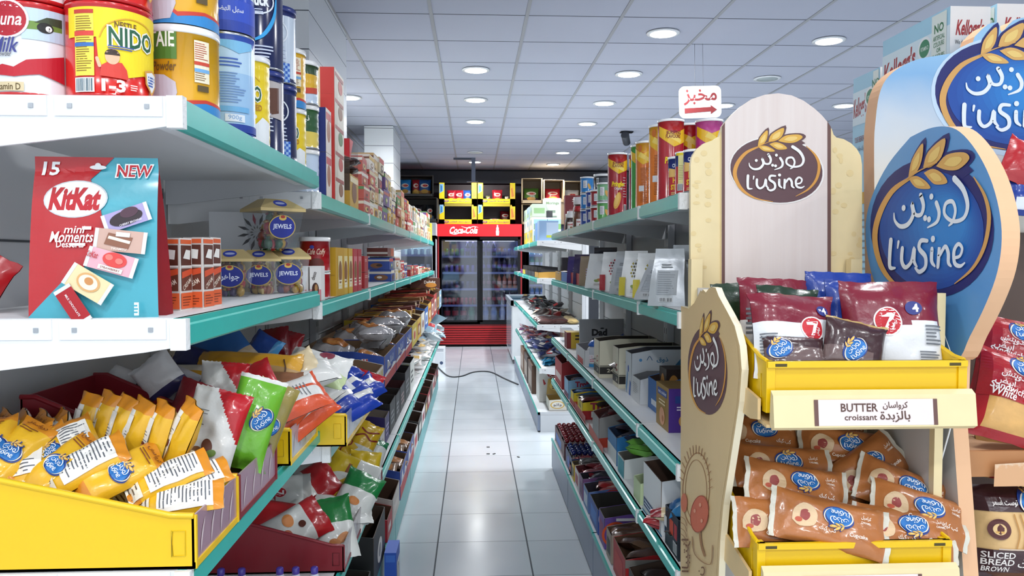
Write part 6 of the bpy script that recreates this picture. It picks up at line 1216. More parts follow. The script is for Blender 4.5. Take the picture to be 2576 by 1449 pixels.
for k, (ua, ub, c, lb) in enumerate([(1412, 1428, '2E6AB5', 'blue'), (1397, 1411, 'C99A42', 'tan yellow')]):
    x, ya, yb = rcarton('small ' + lb + ' carton of dark chocolate bars on the middle right shelf', ua, ub, ZR2, .06, .055, c, '2A201C')
    fillin('dark chocolate bar standing in the small ' + lb + ' carton', 'bars in the ' + lb + ' carton', x, ya, yb, .2, ZR2 + .03, 4, [foil('1E1A1C'), foil('2E2226')], (.06, .14, .02), sd=k)
# ---- third board: tall torn cartons
mb = MB(); sbox(mb, .07, .16, .08, {'m': glassm('E8EAEC', .7)}); tag(mb.build('plastic_bin', None, (.60, 4.98, ZR3)), 'empty clear plastic bin at the far end of the third board', 'bin')
pbox('tea_box', 'yellow and dark red box beside the clear plastic bin', 'box', .60, 4.62, ZR3, .1, .12, .095, {'m': 'D9B22E', 'w': '7A2A2E', 'n': 'DDB836'}, [RC(.0, .05, .03, .06, '3A2A1E'), RC(.0, .07, .03, .08, '3A2A1E'), RC(-.05, 0, -.025, .095, '8A2E2E')])
mb = MB(); sbox(mb, .27, .012, .19, {'m': 'A6A8AC'}, [TX('Dad', -.02, .115, .09, .04, '26282C', bold=.05), lines(-.06, .07, .02, .088, 1, '3A3C40', 2), PG([(-.05, .0), (.135, .10), (.135, .115), (-.07, .0)], '5A78B5')]); mb.art([('26282C', [ellp(-.004, .138, .012, .004, 0, 10)])], plane((0, -.006, 0), (1, 0, 0), (0, 0, 1))); tag(mb.build('cardboard_backing', None, (.73, 4.36, ZR3), (0, 0, R(6))), 'grey cardboard backing with large dark letters standing at the back', 'card')
x, ya, yb = rcarton('torn white carton in front of the grey lettered backing', 1450, 1472, ZR3, .09, .08, 'D3D4D8', '8A8A90', artf=[RC(-.1, .0, .1, .03, 'C9302E')])
e = empty('toy_sweet', 'clear sweet dispenser with a blue cap on the third board', 'sweet', (.60, 3.80, ZR3))
mb = MB(); mb.lathe([(.036, 0), (.04, .004), (.04, .085), (.03, .10)], 18, M('C8CCD4', .15, bump=.6, bs=40., coat=.6)); mb.art([RC(-.03, .02, .03, .06, 'E6E2E6'), lines(-.026, .024, .026, .056, 4, 'C83A5A', 2, .4), RC(-.03, .0, .03, .015, '3E9AD6')], cyl(.0402, a0=-.25), step=(.01, .05)); mb.build('sweet_body', e)
mb = MB(); mb.lathe([(.034, .10), (.036, .102), (.036, .108), (.026, .122), (.012, .13), (.001, .131)], 18, plas('2A62C0')); mb.build('cap', e)
e = empty('toy_sweet', 'clear sweet dispenser with red wrapping behind the blue capped one', 'sweet', (.67, 3.84, ZR3))
mb = MB(); mb.lathe([(.036, 0), (.04, .004), (.04, .085), (.02, .12), (.001, .125)], 18, M('D8A8B4', .15, bump=.6, bs=40., coat=.6)); mb.build('sweet_body', e)
BGE = 'DDD8C2'
for k, (xa, ya, yb, h, lb) in enumerate([(.556, 3.41, 3.56, .165, 'first'), (.59, 3.13, 3.26, .165, 'second')]):
    x, ya, yb = rcarton('tall torn beige carton with a black band, ' + lb + ' of two', 0, 0, ZR3, h + .01, h, BGE, '3A322C', dx=.26, x=xa, ya=ya, yb=yb, artf=[RC(-.075 if k == 0 else -.065, .018, .075 if k == 0 else .065, .05, '2A2624'), RC(-.065, .053, .065, .056, '2A2624'), TX('24', .03, .034, .03, .016, 'DDD8C2'), ST([(.04, .075), (.015, .07), (.015, .09), (.035, .095)], .006, 'A8302E')], artn=[RC(-.128, .018, .128, .05, '2A2624'), RC(-.128, .053, .128, .056, '2A2624'), TX('24', -.08, .034, .03, .016, 'DDD8C2')])
    fillin('brown wrapped bar inside the ' + lb + ' tall beige carton', 'bars in the ' + lb + ' beige carton', x, ya, yb, .26, ZR3 + .09, 3, [foil('4A2A20'), foil('3A2420')], (.07, .2, .03), sd=40 + k)
x, ya, yb = rcarton('white and blue carton with printed drops next to the beige ones', 0, 0, ZR3, .18, .165, 'D6DCE2', '4A4A50', dx=.24, x=.607, ya=2.95, yb=3.07, artf=[EL(.0, .1, .012, .014, '3A5AB5'), PG([(-.05, .02), (-.02, .09), (-.01, .08), (-.03, .0)], '5A9AD0'), PG([(.01, .0), (.03, .06), (.05, .05), (.04, .0)], '3A6AB8')], artn=[TX('ذوق', .0, .14, .045, .022, '3A7AA8'), ST([(-.06, .14), (-.05, .155), (-.04, .14)], .003, '5A7A9A'), PG([(.05, .12), (.08, .155), (.115, .12)], '4A8AB8'), EL(-.085, .14, .006, .006, '5A9AD0')])
mb = MB(); opencarton(mb, .16, .14, .105, .09, 'D3D6D9', '7E8084', -1, None, [lines(-.05, .03, .05, .07, 6, '8A9096', 3, .25)], [lines(-.02, .045, .05, .08, 6, '8A9096', 3, .25), RC(-.02, .012, .05, .035, 'DDE0E2'), bars(-.018, .014, .048, .033)])
tag(mb.build('display_carton', None, (.602, 2.775, ZR3)), 'white grey carton with fine print and a barcode', 'carton')
x, ya, yb = rcarton('blue carton holding a dark cookie box', 0, 0, ZR3, .13, .11, '2E6AB0', '3A2A24', x=.625, ya=2.56, yb=2.745, artf=[RC(-.04, .02, .04, .04, 'D6DEE8')])
mb = MB(); sbox(mb, .12, .10, .15, {'m': '2A1C18'}, [EL(-.035, .07, .022, .06, 'B5803E'), EL(-.03, .06, .004, .008, '5A3A1E'), EL(-.04, .09, .004, .006, '5A3A1E')], None, [EL(0, .08, .03, .05, 'B5803E'), EL(.01, .07, .006, .008, '5A3A1E'), EL(-.01, .1, .006, .008, '5A3A1E')]); tag(mb.build('cookie_box', None, (.715, 2.65, ZR3 + .004)), 'dark brown cookie box standing inside the blue carton', 'box')
mb = MB(); sbox(mb, .15, .16, .135, {'m': '4A2A7A', 'n': '4A2A86', 'w': '967428', 't': '7A5A1E'}, [RC(-.055, .09, .03, .112, '24408A'), EL(-.01, .035, .034, .026, 'C9924A'), EL(.0, .03, .012, .01, '8A5A2A'), lines(-.05, .066, .03, .082, 2, 'E6DCEE', 2)], None, [RC(-.06, .10, .06, .122, '24408A'), TX('nuts cookies', 0, .111, .10, .011, 'DDE2EE'), EL(.0, .036, .034, .028, 'D9A07A'), EL(.01, .03, .012, .010, 'B5703A'), lines(-.04, .07, .04, .09, 2, 'EAD9B0', 2)])
tag(mb.build('cookie_box', None, (.667, 2.40, ZR3)), 'gold and purple cookie box beside the wooden stand', 'box')
# ---- fourth board
x, ya, yb = rcarton('red carton with dark sweets at the far end of the fourth board', 1397, 1414, ZR4, .20, .16, 'A81E24', '6A1A1E', dx=.3, artf=[RC(-.15, .04, .15, .08, 'D8C8C4')], artn=[TX('GAM', .02, .13, .12, .04, '7A6A6A', bold=.04)])
fillin('dark wrapped sweet in the far red carton', 'sweets in the red carton', x, ya, yb, .26, ZR4 + .07, 4, [foil('5A1A1E'), foil('3A2A2A')], sd=60)
def trolli(c): return [TX('Trolli', -.02, .058, .10, .04, c, bold=.06)]
x, ya, yb = rcarton('light blue sweets carton with a red word', 0, 0, ZR4, .12, .105, '8CBBE0', '3A3440', dx=.27, ya=4.44, yb=4.64, artf=[RC(-.1, 0, .1, .03, '7A2A5A')], artn=[TX('Trolli', -.05, .085, .09, .034, 'A8284A', bold=.06), TX('HOT DOG', .06, .08, .11, .03, 'E4E8EE', bold=.06)])
fillin('gummy sweet pack in the light blue carton', 'packs in the light blue carton', x, ya, yb, .26, ZR4 + .07, 4, [foil('4A7AB5'), foil('8A7A6A')], sd=64)
x, ya, yb = rcarton('yellow and red sweets carton, smaller and farther of two', 0, 0, ZR4, .085, .075, 'E6CC2A', '3A2E2A', dx=.25, ya=4.20, yb=4.33, artf=[RC(-.1, 0, .1, .03, 'B52A2A')], artn=[TX('Trolli', -.04, .058, .09, .03, 'A8284A', bold=.06), PG([(-.125, 0), (-.02, 0), (-.06, .028), (-.125, .03)], 'D8562A')])
fillin('gummy sweet pack in the smaller yellow carton', 'packs in the smaller yellow carton', x, ya, yb, .22, ZR4 + .05, 3, [foil('2A6AA8'), foil('5A3A6A')], sd=68)
x, ya, yb = rcarton('yellow and red sweets carton, larger and nearer of two', 0, 0, ZR4, .095, .085, 'EBCF22', '4A3A2E', dx=.26, ya=3.86, yb=4.04, artf=[RC(-.2, 0, .2, .04, 'B52A2A'), PG([(-.05, .05), (-.02, .09), (.0, .05), (.02, .09), (.05, .05)], '8A7A1E')], artn=[RC(-.13, 0, .13, .045, 'B5242A'), TX('Trolli', -.03, .068, .12, .036, 'A8284A', bold=.06), TX('Mini', -.04, .026, .09, .03, 'EDE6E2', bold=.05)])
fillin('gummy sweet pack in the larger yellow carton', 'packs in the larger yellow carton', x, ya, yb, .22, ZR4 + .07, 3, [foil('3A2A26'), foil('6A2A2A')], sd=72)
x, ya, yb = rcarton('grey carton with an orange red corner, torn open at the top', 0, 0, ZR4, .15, .125, '8E8C8A', '5A2A26', dx=.28, x=.535, ya=3.28, yb=3.46, artf=[PG([(-.2, 0), (.2, 0), (.2, .03), (-.2, .05)], 'C8462A')], artn=[PG([(-.14, 0), (.02, 0), (.02, .13), (-.03, .13), (-.03, .05), (-.14, .04)], 'B53A24'), EL(-.03, .03, .04, .03, 'D9702A'), RC(-.02, .06, .04, .13, '5A1E20')])
fillin('red brown wrapped sweet in the torn grey carton', 'sweets in the torn grey carton', x, ya, yb, .24, ZR4 + .10, 4, [foil('6A1E20'), foil('4A2222')], sd=76)
x, ya, yb = rcarton('blue carton with a yellow word and dark sweets', 0, 0, ZR4, .135, .11, '2A7AB5', '2A3A5A', dx=.3, x=.556, ya=2.98, yb=3.18, artf=[RC(-.1, .0, .1, .06, 'DDE2E2')], artn=[TX('Borgat', -.05, .075, .10, .034, 'E0C83A', bold=.05, shear=.1), EL(.09, .07, .03, .025, '4A9AD0'), lines(-.06, .03, -.0, .05, 1, '1E2A4A', 2)])
fillin('dark wrapped sweet in the blue carton with a yellow word', 'sweets in the blue word carton', x, ya, yb, .26, ZR4 + .09, 4, [foil('2A2E4A'), foil('3A2A3E')], sd=80)
x, ya, yb = rcarton('white and teal carton with a green corner on the fourth board', 0, 0, ZR4, .085, .07, 'D9DDDC', '6A6862', dx=.28, x=.55, ya=2.80, yb=2.93, artf=[RC(-.05, 0, .065, .065, '3AA0B0')], artn=[PG([(-.02, .04), (.1, .045), (.06, .07), (-.02, .07)], '8ACA6A')])
fillin('green wrapped gum pack in the white and teal carton', 'packs in the teal carton', x, ya, yb, .2, ZR4 + .08, 3, [foil('7AC24A'), foil('B9D9A0')], (.08, .1, .04), sd=84)
rcarton('pale green and white carton of lime sweets', 1597, 1614, ZR4, .085, .07, 'CFE0B0', 'A8B890', dx=.2, artn=[EL(.0, .04, .03, .025, '8ACA3A')])
x, ya, yb = rcarton('tall white carton with a dark blue word panel, open at the top', 1622, 1668, ZR4, .175, .16, 'DDE0E2', '5A4438', dx=.3, artf=[RC(-.11, .02, .04, .05, '24406A'), lines(-.1, .024, .03, .046, 2, 'C9D2E0', 2), RC(-.13, -.0, .13, .006, '2A86B0')], artn=[RC(-.14, .012, -.06, .045, '24406A')])
x, ya, yb = rcarton('black carton with red squares and blue sweets beside the tall white one', 1678, 1712, ZR4, .13, .11, '1E2430', '1A1E28', dx=.3, artf=[RC(-.02, .05, .02, .09, 'C8462A'), RC(.03, .05, .06, .09, 'A8242E'), RC(-.08, .05, -.05, .08, 'DDE0E2'), RC(.02, .01, .06, .04, 'DDE0E2'), bars(.022, .012, .058, .038)], artn=[TX('MAX', .02, .08, .11, .05, 'D9D2BE', bold=.06), RC(-.12, .06, -.10, .095, 'C8462A'), RC(-.09, .06, -.07, .095, 'A8242E')])
fillin('blue wrapped sweet in the black carton', 'sweets in the black carton', x, ya, yb, .2, ZR4 + .09, 3, [foil('1F5F98'), foil('2A7AB0')], (.09, .12, .05), sd=88)
pbox('carton_box', 'plain brown cardboard box leaning over the black carton', 'box', .70, 2.05, ZR4 + .02, .16, .2, .165, {'m': 'A98A66', 'n': 'B5967A', 't': '4A3A2E'}, [lines(-.02, .06, .06, .1, 3, '9A7E60', 2)], rz=R(-8))
for k in range(5):
    bg(['red wrapped snack stick at the front edge of the fourth board', 'cream and red wrapped snack sausage pointing outwards', 'dark brown wrapped snack stick, nearest of the loose ones', 'dark brown wrapped snack stick, second of the loose ones', 'red foil snack stick behind the loose brown ones'][k], 1665, 1330, 2.0, .05, .16, .035, [foil('A81E26'), foil('D9C29A'), foil('3A201E'), foil('42241E'), foil('9A1E26')][k], rotm(R(20 + 6 * k), R(40 + 22 * k), R(-14)), seed=400 + k) if 0 else None
    mb = MB(); pillow(mb, .05, .17, .035, [foil('A81E26'), foil('D9C29A'), foil('3A201E'), foil('42241E'), foil('9A1E26')][k], None, seed=400 + k, zone=(lambda a, b: foil('8A1A22') if abs(b) > .6 else foil('D9C29A')) if k == 1 else None)
    tag(mb.build('snack_stick', None, (.585 + .012 * k, [2.24, 2.2, 2.12, 2.05, 2.30][k], ZR4 + [.004, .05, .004, .004, .02][k]), (R([8, 0, 20, 20, 30][k]), R([-10, -6, 4, 8, 0][k]), R([60, 78, 110, 120, 40][k]))), ['red wrapped snack stick at the front edge of the fourth board', 'cream and red wrapped snack sausage pointing outwards', 'dark brown wrapped snack stick, nearest of the loose ones', 'dark brown wrapped snack stick, second of the loose ones', 'red foil snack stick behind the loose brown ones'][k], 'snack')
# ---- bottom deck
def lolly(grp, lab, x0, x1, ya, yb, z, nx, ny, col, sd):
    q = random.Random(sd); first = None
    for j in range(ny):
        for i in range(nx):
            p = (x0 + (x1 - x0) * i / (nx - 1), ya + (yb - ya) * j / (ny - 1), z + q.uniform(-.004, .004))
            if first is None:
                first = empty('lollipop', lab, 'lollipop', p, (0, 0, 0), grp); mb = MB(); mb.lathe([(.001, -.015), (.008, -.0135), (.0135, -.007), (.0155, .0), (.0135, .008), (.008, .0135), (.001, .0155)], 12, M(col, .12, coat=.8)); mb.build('sweet_ball', first)
                mb = MB(); mb.tube([(0, 0, -.013), (0, 0, -.075)], .002, M('E6E6E2', .5), 5); mb.build('stick', first)
            else: dup(first, p, (q.uniform(-.12, .12), q.uniform(-.12, .12), 0), lab, grp)
rcarton('carton of dark red lollipops at the far end of the bottom deck', 1397, 1421, ZR5, .105, .10, '5A1A22', '3A1A1E', dx=.27, artf=[RC(-.2, .02, .1, .07, '3A6AC0'), RC(-.2, 0, .2, .015, 'C9A8B0')])
lolly('red lollipops on the deck', 'dark red round lollipop standing in the far carton on the deck', .565, .79, 4.66, 5.10, ZR5 + .115, 8, 8, '8A1220', 1)
rcarton('carton of dark blue lollipops next to the red lollipops', 1424, 1440, ZR5, .105, .10, '24346A', '1E2440', dx=.27, artf=[EL(0, .05, .06, .03, '3A5AC0')])
lolly('blue lollipops on the deck', 'dark blue round lollipop standing in the carton on the deck', .565, .79, 4.34, 4.52, ZR5 + .115, 8, 4, '16246A', 2)
dkr = [(4.29, 4.41, .085, .07, 'D9D4D0', '7A1E26', 'white and red carton with wrapped sweets after the lollipops'), (4.18, 4.27, .10, .09, 'E0B624', '5A4A3A', 'small yellow carton with dark figures on the deck'), (3.98, 4.14, .115, .10, 'DAD6D8', '6A2A30', 'white carton with a crimson edge on the deck'), (3.84, 3.96, .12, .11, '8A5A8A', '2A2430', 'mauve carton of dark sweets on the deck'), (3.65, 3.81, .115, .10, '6A8AC0', '3A3440', 'blue grey carton with red sweets on the deck'), (3.36, 3.60, .12, .11, '2A52A8', '3A3834', 'bright blue carton with a white knob shape on the deck'), (3.19, 3.33, .145, .13, '6A4A9A', '4A4640', 'purple carton with an orange ring print on the deck'), (3.03, 3.14, .13, .115, 'A8988A', '5A4638', 'plain brown carton with a black and white front on the deck'), (2.74, 2.98, .145, .13, 'B5262A', '6A4E3A', 'bright red carton with a yellow label, nearest on the deck'), (2.36, 2.68, .15, .13, '2A2422', '4A3A30', 'dark carton at the near end of the deck by the wooden stand')]
for k, (ya_, yb_, hb, hf, c, ci, lb) in enumerate(dkr):
    L = yb_ - ya_
    af = [RC(-L * .35, hf * .2, L * .3, hf * .75, ['B5303A', '3A2E1E', 'A8243A', '5A2A5E', 'C9D2E0', '3A7AD0', '8A2A6A', '3A3634', 'C8342E', '3A2E2A'][k])]
    an = None
    if k == 6: an = [ST([(p[0], p[1]) for p in ellp(-.1, .06, .055, .05, 0, 22, .3, 4.4)], .010, 'D9562A'), RC(-.1, .118, .15, .13, 'E2E4E6'), EL(.05, .08, .06, .02, '3A3A8A')]
    if k == 8: an = [PG([(-.05, .0), (.06, .0), (.07, .05), (-.03, .03)], 'E0B624'), lines(-.02, .01, .05, .03, 1, '5A2A1E', 2), RC(-.15, .1, .15, .13, '8A8680')]
    if k == 5: an = [EL(-.135, .07, .012, .03, 'D9DCE2')]
    x, ya, yb = rcarton(lb, 0, 0, ZR5, hb, hf, c, ci, dx=.30, ya=ya_, yb=yb_, artf=af, artn=an)
    cs = [[foil('B5242E'), foil('D9D2CE')], [foil('3A2E26')], [foil('9A1A2A'), foil('7A1420')], [foil('2A1E36'), foil('1E1A22')], [foil('B52A2A'), foil('D9A89A')], [foil('4A4640')], [foil('3A3634')], [foil('6A4A36')], [foil('7A5A42'), foil('5A3A2E')], [foil('3A2A26')]][k]
    if k not in (5, 6): fillin('wrapped sweet in the ' + lb.replace(' on the deck', '').replace(' after the lollipops', '').replace(' by the wooden stand', ''), 'sweets in ' + lb, x, ya, yb, .24, ZR5 + hf * .72, 4, cs, (.08, .13, .04), sd=90 + k)
# ================================================================== the far run on the right
ZF = [1.5835, 1.2745, .8905, .5305, .1695]; XQ = .535
def fbox(lb, y, z, w, d, h, cols, an=None, aw=None, x=None):
    mb = MB(); sbox(mb, w, d, h, cols, an, None, aw); tag(mb.build('tea_box', None, (x or XQ + w / 2 + .005, y, z)), lb, 'box')
LAND = [RC(-.06, .0, .06, .05, '6E9A5A'), RC(-.06, .05, .06, .09, '8FB8DC'), RC(-.06, .09, .06, .105, 'D9E2EA')]
fbox('light blue box with a pale front at the near end of the far run', 6.50, ZF[0], .16, .2, .165, {'m': '7F9CBE'}, [RC(-.02, .025, .08, .15, 'A9BCD2'), RC(-.02, .025, .08, .045, 'A8B43A')])
fbox('small pale blue box with a picture, left of the light blue one', 6.80, ZF[0], .12, .16, .16, {'m': '6E92BC'}, [EL(0, .09, .03, .05, '4A78B8')])
for k in range(4): fbox('landscape picture tea box, ' + ['bottom left', 'bottom right', 'top left', 'top right'][k] + ' of four', 7.05, ZF[0] + .01 + .17 * 0 + .105 * (k // 2) + .165 * 0, .12, .16, .104, {'m': 'C9D6E0'}, LAND, None, .60 + .125 * (k % 2))
fbox('white box with green lettering standing on the landscape boxes', 7.35, ZF[0], .16, .14, .42, {'m': 'BCC2B8'}, [TX('Moringa', .0, .37, .12, .03, '6E8A5E'), lines(-.05, .06, .06, .32, 5, '7A8A7A', 3), RC(-.06, .20, .0, .3, '3A3A3E')], None, .74)
cols6 = ['C9B02E', 'C4C2B4', 'A9B8A2', 'C9BF8A', 'B8C2C8', '9CB0C0']
for k in range(9): fbox(['yellow', 'cream', 'pale green', 'straw', 'white', 'grey blue', 'yellow', 'cream', 'pale green'][k] + ' tea box, ' + ORD[k % 3] + ' up in the ' + ['nearest', 'middle', 'farthest'][k // 3] + ' tea pile of the far run', 7.32 + .42 * (k // 3), ZF[0] + .12 * (k % 3), .13, .3, .118, {'m': cols6[k % 6]}, [RC(-.05, .03, .05, .08, ['E9D98A', 'C9A85A', '7A9A6A'][k % 3])], [RC(-.12, .02, .12, .06, ['E3B82E', 'C9C2AE', '8AA87A'][k % 3]), EL(0, .07, .05, .03, '6A8A9A')])
# middle board: chocolate bars in cartons
for k in range(6):
    y0 = 6.42 + .42 * k; c = ['C99A42', '2A2A30', '2A2A30', '3A3A40', 'D9C23A', '8A3A8A'][k]
    lb = ['tan', 'first black', 'second black', 'charcoal', 'yellow', 'violet'][k] + ' carton of chocolate bars on the far run'
    rcarton(lb, 0, 0, ZF[1], .05, .045, c, '2A2422', dx=.24, x=XQ, ya=y0, yb=y0 + .38)
    for j in range(6):
        mb = MB(); sbox(mb, .14, .018, .085, {'m': ['1E1A1C', '2A2224', '1A1A1E'][j % 3]}, [RC(-.05, .02, .03, .035, 'C9C2B8')]); tag(mb.build('chocolate_bar', None, (XQ + .10, y0 + .05 + .058 * j, ZF[1] + .004), (R(-18), 0, 0)), 'dark chocolate bar standing in the ' + lb.replace(' of chocolate bars on the far run', ' of the far run'), 'bar', 'bars in the ' + lb)
q = random.Random(8)
heap(lambda k: 'black wrapped roll in the heap on the third board of the far run', 'black rolls', spots(.60, .86, 7.2, 9.6, ZF[2] + .012, .05, 4, 9, q), [foil('1E1C20'), foil('2A282C'), foil('26222E')], 'wrapped_roll', 'roll', (.075, .15, .04), 501)
for k in range(9):
    c = 'D9BE82' if k in (2, 5, 8) else '4A2622'
    mb = MB(); pillow(mb, .1, .16, .045, foil(c), None, seed=k, nu=6, nv=8); tag(mb.build('wrapped_cake', None, (.60 + .11 * (k % 3), 6.42 + .14 * (k // 3), ZF[2] + .001), (0, 0, PI / 2 if c != 'D9BE82' else 0)), ('cream' if c == 'D9BE82' else 'dark brown') + ' wrapped cake, ' + ['front', 'second', 'third'][k // 3] + ' row of the far run, ' + ['aisle side', 'middle', 'back side'][k % 3], 'cake')
heap(lambda k: 'mixed wrapped cake behind the brown and cream cakes of the far run', 'mixed cakes of the far run', spots(.56, .86, 6.9, 7.25, ZF[2] + .012, .04, 4, 2, q), [foil('3A2A26'), foil('D9D2C2'), foil('9A2A2A')], 'wrapped_cake', 'cake', (.08, .14, .04), 521)
heap(lambda k: 'blue wrapped bar in the heap on the fourth board of the far run', 'blue bars', spots(.58, .88, 6.9, 8.0, ZF[3] + .012, .08, 4, 11, q), [foil('1E2A6A'), foil('C9CCD6'), foil('2A3A8A'), foil('2A62B0')], 'wrapped_bar', 'bar', (.08, .17, .03), 531)
heap(lambda k: 'red and purple wrapped bar farther back on the fourth board', 'red bars', spots(.58, .88, 8.05, 9.3, ZF[3] + .012, .08, 4, 9, q), [foil('8A2A36'), foil('B9A8B0'), foil('5A2A5A')], 'wrapped_bar', 'bar', (.08, .17, .03), 541)
heap(lambda k: 'turquoise foil bar at the near end of the fourth board', 'turquoise bars', [(.63 + .09 * (k % 4), 6.5 + .09 * (k // 4 % 3), ZF[3] + .002 + .028 * (k // 12)) for k in range(20)], [M('2A8AB5', .2, metal=.5, bump=.6, bs=40.)], 'wrapped_bar', 'bar', (.075, .10, .028), 551)
mb = MB(); sbox(mb, .32, .34, .275, {'m': 'D9D6D2', 'n': 'DAD6D0'}, [PG([(-.11, .265), (.06, .265), (.0, .13)], '9A2028'), TX('Doritos', -.025, .225, .09, .03, 'E3D2C8', bold=.03), ST(ellp(-.03, .08, .06, .055, 0, 24), .006, 'C9A04A'), PG([(-.13, .2), (-.12, .2), (-.1, .16), (-.12, .15)], 'A82A2E'), EL(.08, .14, .03, .03, 'D9B36A')]); tag(mb.build('carton_box', None, (.735, 6.95, ZF[4])), 'white carton with a red triangle on the bottom deck of the far run', 'carton')
mb = MB(); opencarton(mb, .24, .26, .09, .085, 'E6E2D6', 'B5934A', -1, None, None, [EL(-.05, .045, .06, .032, 'DDB24A'), EL(-.05, .045, .05, .026, 'EDE8DC'), TX('واتو', -.05, .045, .07, .028, '4A4A56'), EL(.09, .025, .026, .018, 'C98A42')])
mb.prism([(.0, .09), (.24, .09), (.22, .22), (.02, .22)], lambda x, z: V((x, .252 + (z - .09) * .35, z)), lambda x, z: V((x, .256 + (z - .09) * .35, z)), card('B5934A')); mb.art([TX('واتو', .0, .07, .14, .05, '2E2A3A', bold=.03), EL(.0, .07, .09, .045, 'D9B65E')][::-1], lambda u, v, h: V((.12 + u, .252 + v * .35 - h, .09 + v)))
tag(mb.build('display_carton', None, (.625, 6.40, ZF[4])), 'gold and white open carton with a curved lid on the bottom deck', 'carton')
for k in range(3): fbox('brown carton standing on the deck of the far run, ' + ORD[k] + ' behind the white one', 7.45 + .62 * k, ZF[4], .3, .5, .265, {'m': ['6A5040', '4A3A34', '7A5A44'][k]}, None, [RC(-.2, .05, .2, .2, 'A8988A')])
pbox('chocolate_box', 'tall dark box standing behind the black chocolate bars', 'box', .80, 6.8, ZF[1], .06, .12, .17, {'m': '2A2230'})
# ================================================================== the far end: fridges, freezer, cartons
BLK = M('14161A', .55, spec=.25); RDP = M('C01420', .4, coat=.2); FRED = M('B01820', .45)
FY = 12.67
def sf_front(y): return lambda u, v, h: V((u, y - h, v))
def fridge(label, x0, x1, y, top, frame, header, cols, inner, nshelf, zb, glow, name='drink_fridge', depth=.66, doors=2, grille=None):
    e = empty(name, label, 'fridge', ((x0 + x1) / 2, y, 0)); o = V(e.location); W = (x1 - x0) / 2
    mb = MB(); hh = .20 if header else .06
    mb.box(-W, -W + .05, 0, depth, .02, top - hh, frame); mb.box(W - .05, W, 0, depth, .02, top - hh, frame); mb.box(-W, W, depth - .04, depth, .02, top - hh, frame); mb.box(-W, W, 0, depth, top - hh - .05, top - hh, frame); mb.box(-W, W, 0.0, depth, .02, zb, frame)
    mb.box(-W + .05, W - .05, depth - .05, depth - .04, zb, top - hh - .05, inner); mb.box(-W + .05, -W + .052, .06, depth - .05, zb, top - hh - .05, inner); mb.box(W - .052, W - .05, .06, depth - .05, zb, top - hh - .05, inner)
    mb.box(-W + .05, W - .05, .06, depth - .05, zb, zb + .012, inner); mb.build('cabinet', e)
    if header: mb = MB(); mb.box(-W - .01, W + .01, -.05, depth, top - .20, top, header[0]); mb.art(header[1], lambda u, v, h: V((u, -.05 - h, top - .10 + v)), h0=.002, dh=.0006); mb.build('header', e)
    if grille:
        mb = MB(); mb.box(-W, W, -.01, .02, .03, zb - .04, M('6A0E14', .5))
        for k in range(8): mb.box(-W + .01, W - .01, -.03, -.005, .045 + k * (zb - .10) / 8, .045 + (k + .62) * (zb - .10) / 8, grille)
        mb.build('grille', e)
    zs = [zb + .012 + k * (top - hh - .06 - zb) / nshelf for k in range(nshelf)]
    for z in zs[1:]:
        mb = MB(); mb.box(-W + .055, W - .055, .09, depth - .06, z - .012, z, M('5E6480', .5)); mb.box(-W + .055, W - .055, .085, .09, z - .03, z + .004, M('8088A4', .5)); mb.build('shelf', e)
    dw = 2 * W / doors
    for k in range(doors):
        a = -W + k * dw; b = a + dw; yy = .03 if k else .0
        mb = MB(); f = .045
        mb.box(a, a + f, yy, yy + .03, zb - .03, top - hh, frame); mb.box(b - f, b, yy, yy + .03, zb - .03, top - hh, frame); mb.box(a, b, yy, yy + .03, top - hh - .07, top - hh, frame); mb.box(a, b, yy, yy + .03, zb - .03, zb + .03, frame); d = mb.build('door', e)
        mb = MB(); mb.box(a + f, b - f, yy + .012, yy + .016, zb + .03, top - hh - .07, glassm('DDE2F0', .84, .04)); mb.build('glass_pane', d)
        mb = MB(); hx = b - f / 2 if k == 0 else a + f / 2
        mb.box(hx - .008, hx + .008, yy - .02, yy, 1.0, 1.25, frame); mb.build('handle', d)
    l = bpy.data.lights.new('fridge_lamp', 'AREA'); l.shape = 'RECTANGLE'; l.size = 2 * W * .85; l.size_y = .1; l.energy = glow[0]; l.color = glow[1]
    lo = bpy.data.objects.new('fridge_lamp', l); COL.objects.link(lo); lo.location = ((x0 + x1) / 2, y + .16, top - hh - .065); lo.rotation_euler = (R(20), 0, 0)
    mb = MB(); mb.box(-W * .85, W * .85, .10, .13, top - hh - .075, top - hh - .055, M('E6E9FF', .4, emis=2.)); mb.build('lamp_tube', e)
    return e, zs, o
coke = [TX('Coca-Cola', -.26, .0, .46, .115, 'F6F2F0', shear=.28, bold=.035), ST([(-.49, -.05, .004), (-.40, -.065, .016), (-.30, -.035, .012), (-.18, -.05, .006)], 1, 'F6F2F0'), ST([(-.30, .062, .004), (-.2, .035, .014), (-.10, .06, .012), (-.03, .045, .004)], 1, 'F6F2F0'),
        PG([(.262, -.085), (.308, -.085), (.312, -.02), (.304, .01), (.308, .03), (.295, .06), (.296, .085), (.274, .085), (.275, .06), (.262, .03), (.266, .01), (.258, -.02)], 'F4F2F0'), RC(.262, -.005, .308, .006, 'D9B8B8')]
fx0, fx1 = -.572, .772
fe, fz, fo = fridge('red and black two door soft drink fridge at the end of the aisle', fx0, fx1, FY, 2.0, BLK, (M('C8141E', .35, emis=.55), coke), None, M('34325E', .6), 5, .40, (5.0, (.62, .66, 1.0)), grille=M('B5161E', .45))
for x in (fx0 - .004, fx1 + .004):
    mb = MB(); mb.box(x - .012 - fo.x, x + .012 - fo.x, -.012, .4, .3, 1.80, M('9A1018', .45)); mb.build('side_strip', fe)
